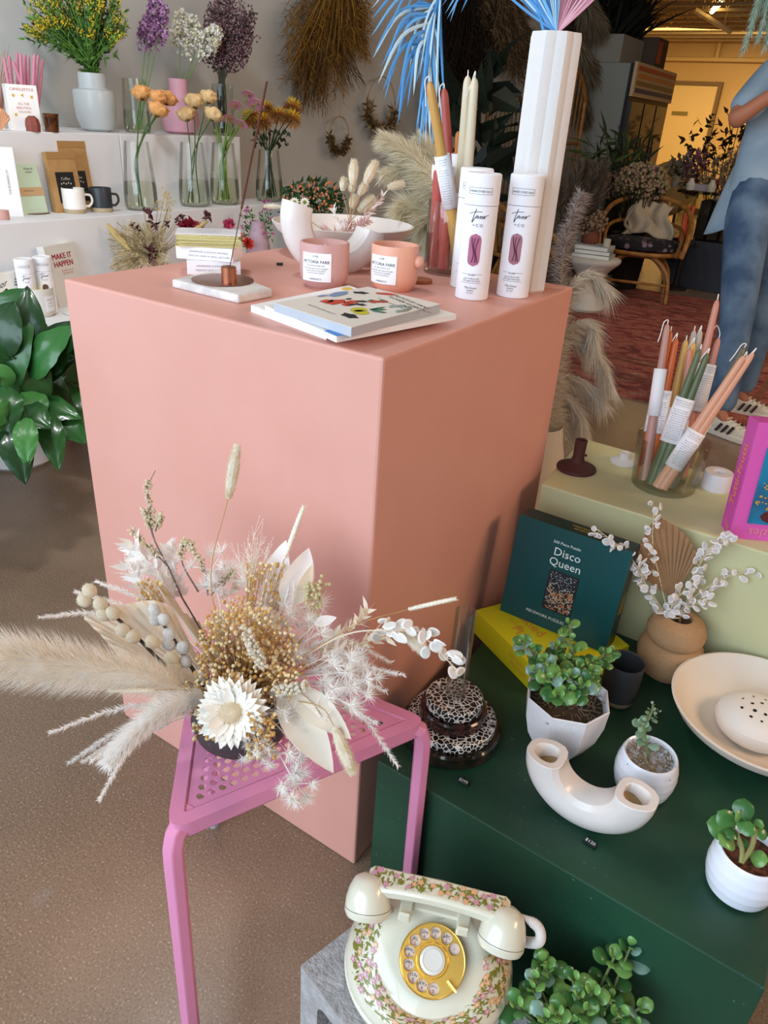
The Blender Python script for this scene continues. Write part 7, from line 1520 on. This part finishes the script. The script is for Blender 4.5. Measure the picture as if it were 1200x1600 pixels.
r=thing('dried_flowers','small dried beige blossoms in the terracotta pot','dried flowers',pc_+V((0,0,.05))); mb.build('blossoms',[M('a98c70',.9),M('8f7058',.9)],r)['kind']='stuff'
cc_=tb+V((.085,-.01,tz_)); tag(MB().lathe([(0,0),(.024,0),(.026,.05),(.024,.05),(.022,.01),(0,.01)],cc_,24,cap0=False,cap1=False).build('cup',M('b9b49c',.5),origin=cc_),'tiny pale cup beside the terracotta pot on the books','cup')
# navy counter with glass case
nv=V((-.35,6.6,0)); r=thing('counter','dark navy counter base behind the armchair','counter',nv+V((0,0,0))); MB().box((-.25,6.62,.20),(1.9,.5,.40)).build('base',M('252a36',.5),r,bevel=.004,smooth=None)
r=thing('glass_display_case','glass display case of dark slatted boxes on the navy counter','display case',(-.25,6.62,.4)); MB().box((-.25,6.62,.585),(1.9,.5,.36)).build('glass',glass('dfe4e0'),r,smooth=None)
MB().box((-.25,6.62,.775),(1.96,.56,.02)).build('top_slab',glass('b9c0bc'),r,smooth=None)
for k in range(16):
    x=-1.0+k*.11; hc_=['2c2018','3c2c20','4a3626','241a16','6a2a20'][k%5]; o=MB().box((x,6.62,.56),(.08,.34,.30)).build('wooden_box',M(hc_,.7),smooth=None,origin=(x,6.62,.41)); tag(o,['darkest','reddish brown','warm brown','black-brown','deep red'][k%5]+' upright slat box in the row inside the glass case, %s'%('near its left end' if k<5 else 'left of its middle' if k<9 else 'right of its middle' if k<13 else 'near its right end'),'box','dark boxes in the glass case')
# orange tapers
oc=P(1090,375,y=6.2); base0=V((-.98,6.22,.402))
base0=V((P(1068,372,y=6.25).x,6.25,0))
jr_=V((base0.x+.02,6.25,0)); r=thing('plant_stand','narrow dark stand carrying the orange tapers before the glass case','stand',jr_); zt=P(1070,378,y=6.25).z; MB().lathe([(0,0),(.1,0),(.1,.02),(.02,.03),(.02,zt-.02),(.09,zt-.02),(.09,zt-.002),(0,zt-.002)],jr_,28,cap0=False,cap1=False).build('body',M('1e1a18',.6),r,smooth=30)
for k,(x0,x1) in enumerate(((1062,1073),(1065,1077),(1069,1081),(1073,1084),(1066,1086),(1074,1078))):
    a=P(x0,377-k%2,y=6.25+.02*(k%3)); a.z=max(a.z,zt); e=P(x1,321+k%3,y=6.3+.02*(k%3)); mb=MB(); taper(mb,a,e,.016,.012); o=mb.build('taper_candle',M('cf5c34',.5),origin=a); tag(o,['orange taper at the left of the far bundle','orange taper second from left in the far bundle','orange taper in the middle of the far bundle','orange taper fourth in the far bundle','orange taper leaning furthest right in the far bundle','orange taper behind the others in the far bundle'][k],'candle','orange tapers before the glass case')
# flowers and bits on the counter
zt2=.786
for (x,y,R,cols,kind,lb) in ((1062,262,(.13,.1,.09),[M('7f7a6a',.9),M('a59a84',.9),M('5f5a48',.9)],'leaf','pale grey-green dried bunch on the glass case, left'),(1085,262,(.10,.1,.13),[M('6a4254',.9),M('8a6070',.9)],'leaf','dusty purple dried spray on the glass case'),(1078,290,(.14,.12,.11),[M('c2a97c',.9),M('a88c5e',.9)],'leaf','straw-coloured dried bunch low on the glass case'),(1115,290,(.14,.12,.12),[M('b59468',.9),M('cbb08a',.9)],'leaf','beige dried bunch in the middle of the glass case'),(1140,272,(.18,.12,.14),[M('8a7860',.9),M('a8937a',.9)],'plume','soft brown pampas bunch on the glass case'),(1150,295,(.12,.12,.13),[M('c4a878',.9),M('d0bc92',.9)],'leaf','pale yellow dried bunch beside the person')):
    c=P(x,y,y=6.65); clump('dried_bunch',lb,c,150,R,cols,kind,.08,.03,base=(c.x,c.y,zt2),cat='dried flowers',pot=(.05,.09,M(random.choice(['a8a090','6a3a28','8a4a30']),.7)))
for (x,lb,hc_) in ((1074,'small white pot at the left front of the glass case','c9c2b4'),(1107,'small white bottle at the front of the glass case','c0b8a6')):
    c=V((P(x,312,y=6.45).x,6.45,zt2)); tag(MB().lathe([(0,0),(.035,0),(.04,.04),(.02,.075),(.018,.09),(0,.09)],c,24,cap0=False,cap1=False).build('small_pot',M(hc_,.5),origin=c),lb,'pot')
c=V((P(1090,314,y=6.45).x,6.5,zt2)); tag(MB().box((c.x,c.y,zt2+.025),(.16,.12,.05)).build('box',M('9a8c94',.6),smooth=None,origin=c),'low mauve-grey box between the white pots','box')
# round wooden chair back
c=P(1047,285,y=7.4); r=thing('round_stool','light wooden round-backed seat standing behind the hydrangea','stool',(c.x,7.4,0)); MB().lathe([(0,0),(.02,0),(.24,.0),(.26,.012),(.24,.024),(0,.024)],(0,0,0),40,F=frame((c.x,7.4,c.z-.06),(1,0,0),(.1,-1,.35)),cap0=False,cap1=False).build('seat_back',M('c39a5a',.5,var=('b0853f',6)),r); q=MB()
MB().tube([(c.x-.12,7.44,0),(c.x-.1,7.42,c.z-.1)],.015,6).build('leg',RT2,r); MB().tube([(c.x+.12,7.44,0),(c.x+.1,7.42,c.z-.1)],.015,6).build('leg',RT2,r)
# dark tree-like plant by the person
c=P(1145,225,y=8.6); r=clump('potted_tree','dark-leaved potted tree behind the person against the tan wall',c,330,(.5,.35,.32),[M('33291c',.8),M('453824',.8)],L=.11,w=.04,pot=(.18,.4,M('3a2c20',.8)))
# ================= person =================
sk=M('b9785a',.55,sss=.05)
pd_=3.45
def PT_(x,y,dd=0): return at(x,y,pd_+dd)
J_={'pel':PT_(1178,322),'abd':PT_(1200,255),'chest':PT_(1225,170),'neck':PT_(1250,85),'head0':PT_(1256,55),'head':PT_(1268,10),
'shL':PT_(1222,105,-.16),'elL':PT_(1143,192,-.20),'wrL':PT_(1203,150,-.30),'haL':PT_(1232,132,-.33),
'shR':PT_(1262,112,.16),'elR':PT_(1262,205,.22),'wrR':PT_(1240,165,-.05),'haR':PT_(1225,150,-.18),
'hpL':PT_(1168,345,-.08),'knL':PT_(1152,490,-.12),'anL':at(1131,628,3.29),'toL':at(1152,660,3.22),
'hpR':PT_(1192,340,.08),'knR':PT_(1192,480,.10),'anR':at(1160,600,3.56),'toR':at(1185,628,3.50)}
J_['anL'].z=.085; J_['anR'].z=.085; J_['toL']=J_['anL']+V((.07,-.02,-.045)); J_['toR']=J_['anR']+V((.075,.008,-.045))
fl=lambda p,z:V((p.x,p.y,z))
per=thing('person','standing person in a light blue shirt, jeans and white striped sneakers, arms folded','person',V((J_['anL'].x*.5+J_['anR'].x*.5,J_['anL'].y*.5+J_['anR'].y*.5,0)))
def skin(name,verts,edges,rad,mat,root=0,sub=2,parent=per):
    me=bpy.data.meshes.new(name); off=V(parent.location); me.from_pydata([V(v)-off for v in verts],edges,[]); me.materials.append(mat); o=bpy.data.objects.new(name,me); S.collection.objects.link(o); o.parent=parent
    mo=o.modifiers.new('skin','SKIN'); mo.use_smooth_shade=True; sv=me.skin_vertices[0].data if me.skin_vertices else None
    if sv is None:
        import bmesh
        bm=bmesh.new(); bm.from_mesh(me); lay=bm.verts.layers.skin.verify(); bm.to_mesh(me); bm.free(); sv=me.skin_vertices[0].data
    for i,r_ in enumerate(rad): sv[i].radius=r_ if isinstance(r_,tuple) else (r_,r_); sv[i].use_root=(i==root)
    s_=o.modifiers.new('sub','SUBSURF'); s_.levels=sub; s_.render_levels=sub; return o
Vn=['pel','abd','chest','neck','head0','shL','elL','wrL','haL','shR','elR','wrR','haR','hpL','knL','anL','toL','hpR','knR','anR','toR']
VV=[J_[k] for k in Vn]; RR=[.088,.092,.12,.05,.05,.055,.042,.030,.030,.055,.042,.030,.030,.08,.058,.028,.020,.08,.058,.028,.020]
ix={k:i for i,k in enumerate(Vn)}; ED=[(ix[a],ix[b]) for a,b in (('pel','abd'),('abd','chest'),('chest','neck'),('neck','head0'),('chest','shL'),('shL','elL'),('elL','wrL'),('wrL','haL'),('chest','shR'),('shR','elR'),('elR','wrR'),('wrR','haR'),('pel','hpL'),('hpL','knL'),('knL','anL'),('anL','toL'),('pel','hpR'),('hpR','knR'),('knR','anR'),('anR','toR'))]
for hn,wn in (('haL','wrL'),('haR','wrR')):               # five fingers a hand
    d=(J_[hn]-J_[wn]).normalized(); s_=d.cross(V((0,0,1))).normalized(); s_=(s_*.3+V((0,0,1))*.9).normalized()
    for k,(o_,L_) in enumerate(((-.030,.062),(-.010,.075),(.010,.070),(.028,.055))):
        a=J_[hn]+s_*o_+d*.02; b_=a+d*L_*.5; e=b_+d*L_*.35+V((0,0,-.018)); n0=len(VV); VV+=[a,b_,e]; RR+=[.009,.0085,.007]; ED+=[(ix[hn],n0),(n0,n0+1),(n0+1,n0+2)]
    a=J_[hn]-d*.02+s_*.03; e=a+s_*.03+d*.025; n0=len(VV); VV+=[a,e]; RR+=[.011,.009]; ED+=[(ix[hn],n0),(n0,n0+1)]
skin('body',VV,ED,RR,sk)
hb=MB(); hx=J_['head']; Fh=frame(hx,(.9,.3,.1),(0,0,1)); 
def headf(u,v):
    a=2*pi*u; b_=pi*v; x=.098*sin(b_)*cos(a); y=.075*sin(b_)*sin(a); z=.118*cos(b_)
    if z<-.03: x*=1-.9*(-z-.03); y*=1-1.6*(-z-.03)
    if cos(a)>.95 and -.035<z<.015: x+=.022*(1-abs(z+.012)/.03) if abs(z+.012)<.03 else 0
    return Fh@V((x,y,z))
hb.grid(headf,36,28); hd_=hb.build('head',sk,per,smooth=180)
e_=MB(); 
for s_ in (-1,1): e_.ball(Fh@V((.086,s_*.03,.012)),(.011,.012,.008),10,8)
e_.build('eyes',M('3a2a22',.3),per); q=MB(); q.tube([Fh@V((.088,-.024,-.055)),Fh@V((.093,0,-.056)),Fh@V((.088,.024,-.055))],.005,6); q.build('mouth',M('9a5548',.5),per); q=MB()
for s_ in (-1,1): q.ball(Fh@V((-.005,s_*.078,-.005)),(.020,.008,.030),10,8)
q.build('ears',sk,per); q=MB()
for k in range(1500):
    a=rnd(0,6.28); b_=rnd(0,1.75); x,y,z=.103*sin(b_)*cos(a),.08*sin(b_)*sin(a),.123*cos(b_)
    if x>.05 and z<.07: continue
    p=Fh@V((x,y,z)); q.hair(p,p+(p-hx).normalized()*.02+V((0,0,-.05))+Fh.to_3x3()@V((-.02,0,0)),.006)
q.build('hair',M('4a3424',.8),per,smooth=None)
# jeans
JN=M('40597a',.9,var=('7590ac',6,(.38,.68)),bump=(60,.5))
wl=J_['pel'].lerp(J_['abd'],.55)
jv=[wl,J_['pel'],J_['hpL'],J_['hpL'].lerp(J_['knL'],.5),J_['knL'],J_['knL'].lerp(J_['anL'],.5),J_['anL']+V((0,0,.0)),J_['hpR'],J_['hpR'].lerp(J_['knR'],.5),J_['knR'],J_['knR'].lerp(J_['anR'],.5),J_['anR']+V((0,0,.0))]
skin('jeans',jv,[(0,1),(1,2),(2,3),(3,4),(4,5),(5,6),(1,7),(7,8),(8,9),(9,10),(10,11)],[.128,.138,.108,.094,.080,.072,.066,.108,.094,.080,.072,.066],JN,1)
SHm=M('88a2b8',.9,var=('a3b9ca',5,(.35,.7)),bump=(14,.7))
sv_=[J_['pel']+V((0,0,-.015)),J_['abd'],J_['chest'],J_['chest'].lerp(J_['neck'],.75),J_['shL'],J_['shL'].lerp(J_['elL'],.45),J_['shL'].lerp(J_['elL'],.86),J_['shR'],J_['shR'].lerp(J_['elR'],.45),J_['shR'].lerp(J_['elR'],.86)]
skin('shirt',sv_,[(0,1),(1,2),(2,3),(2,4),(4,5),(5,6),(2,7),(7,8),(8,9)],[.158,.150,.158,.07,.085,.078,.070,.085,.078,.070],SHm,1)
# shirt tail hanging at the back left
q=MB(); rs=[]
cA,cB=J_['abd'],J_['pel']+V((.0,.0,-.05)); fx_=V((.85,-.2,0)).normalized(); fy_=V((.2,.85,0)).normalized()
for j_ in range(9):
    t=j_/8; c_=cA.lerp(cB,t)+V((0,0,-.03*t)); row=[]
    for k in range(40):
        a=2*pi*k/40; R=(.135+.050*t)*(1+.03*sin(a*7)*t); z=-.075*t*t*abs(sin(a/2+.4))**3-.03*t*t*sin(a*2); row.append(c_+fx_*cos(a)*R+fy_*sin(a)*R*.95+V((0,0,z)))
    rs.append(row)
q.rings(rs,False,False); q.build('shirt_hem',SHm,per,solid=.006,smooth=80)
# sneakers
def sneaker(ank,toe_dir,nm):
    d=V((toe_dir.x,toe_dir.y,0)).normalized(); o=V((ank.x,ank.y,0))-d*.075; F=frame(o,d,(0,0,1)); sm=M('dcd8cc',.7); q=MB(); rs=[]
    for t,w,h0 in ((0,.02,.05),(.02,.033,.075),(.08,.038,.085),(.13,.040,.078),(.18,.046,.062),(.23,.046,.048),(.27,.034,.040),(.287,.012,.032)):
        rs.append([F@V((t,w*cos(a)*(1 if sin(a)<0 else .85),.022+max(0,sin(a))**.8*(h0-.022) if sin(a)>0 else .022)) for a in [2*pi*k/18 for k in range(18)]])
    q.rings(rs); u_=q.build(nm,sm,per,smooth=70); q=MB()
    out=[(-.004,0),(.01,.034),(.08,.041),(.18,.050),(.25,.046),(.285,.022),(.292,0),(.285,-.022),(.25,-.044),(.18,-.048),(.08,-.039),(.01,-.032)]; q.hexa([F@V((x,y,0)) for x,y in out],[F@V((x,y,.026)) for x,y in out]); q.build('sole',M('e8e4da',.7),u_,bevel=.004)
    for s_ in (-1,1):
        q=MB()
        for k in range(3): x0=.085+.028*k; q.add([F@V((x0,s_*.0440,.026)),F@V((x0+.012,s_*.0450,.026)),F@V((x0+.030,s_*.037,.062)),F@V((x0+.018,s_*.036,.064))],[(0,1,2,3)])
        q.build('stripes',M('3a1c24',.6),u_,smooth=None,solid=.003)
    q=MB()
    for k in range(5): x=.12+.022*k; z=.082-.0075*k; q.tube([F@V((x,-.022,z)),F@V((x+.008,0,z+.006)),F@V((x,.022,z))],.003,5)
    q.build('laces',M('efece4',.8),u_)
td=V((.85,-.25,0)); sneaker(J_['anL'],td,'sneaker'); sneaker(J_['anR'],V((.95,.1,0)),'sneaker')
# ================= pieces of parts hang under their part =================
UNDER={'lettering':('label','paper_band','front_panel'),'small_lettering':('cover',),'wick':('wax',),'wax':('jar',),'knob':('jar',),'earpiece_cap':('earpiece',),'mouthpiece_cap':('mouthpiece',),
 'dial_letters':('dial_base',),'dial_numbers':('dial_base',),'number_plate':('dial_base',),'finger_wheel':('dial_base',),'finger_stop':('dial_base',),'gold_rims':('dial_base',),'centre_cap':('dial_base',),'scarf_fold':('window_scarf',)}
kind=lambda o:o.name.split('.')[0]
for root in [o for o in S.objects if o.parent is None and o.children]:
    kids={kind(c):c for c in root.children}
    for c in list(root.children):
        for tgt in UNDER.get(kind(c),()):
            p=kids.get(tgt)
            if p and p is not c and not c.children and p.parent is root: c.parent=p; break
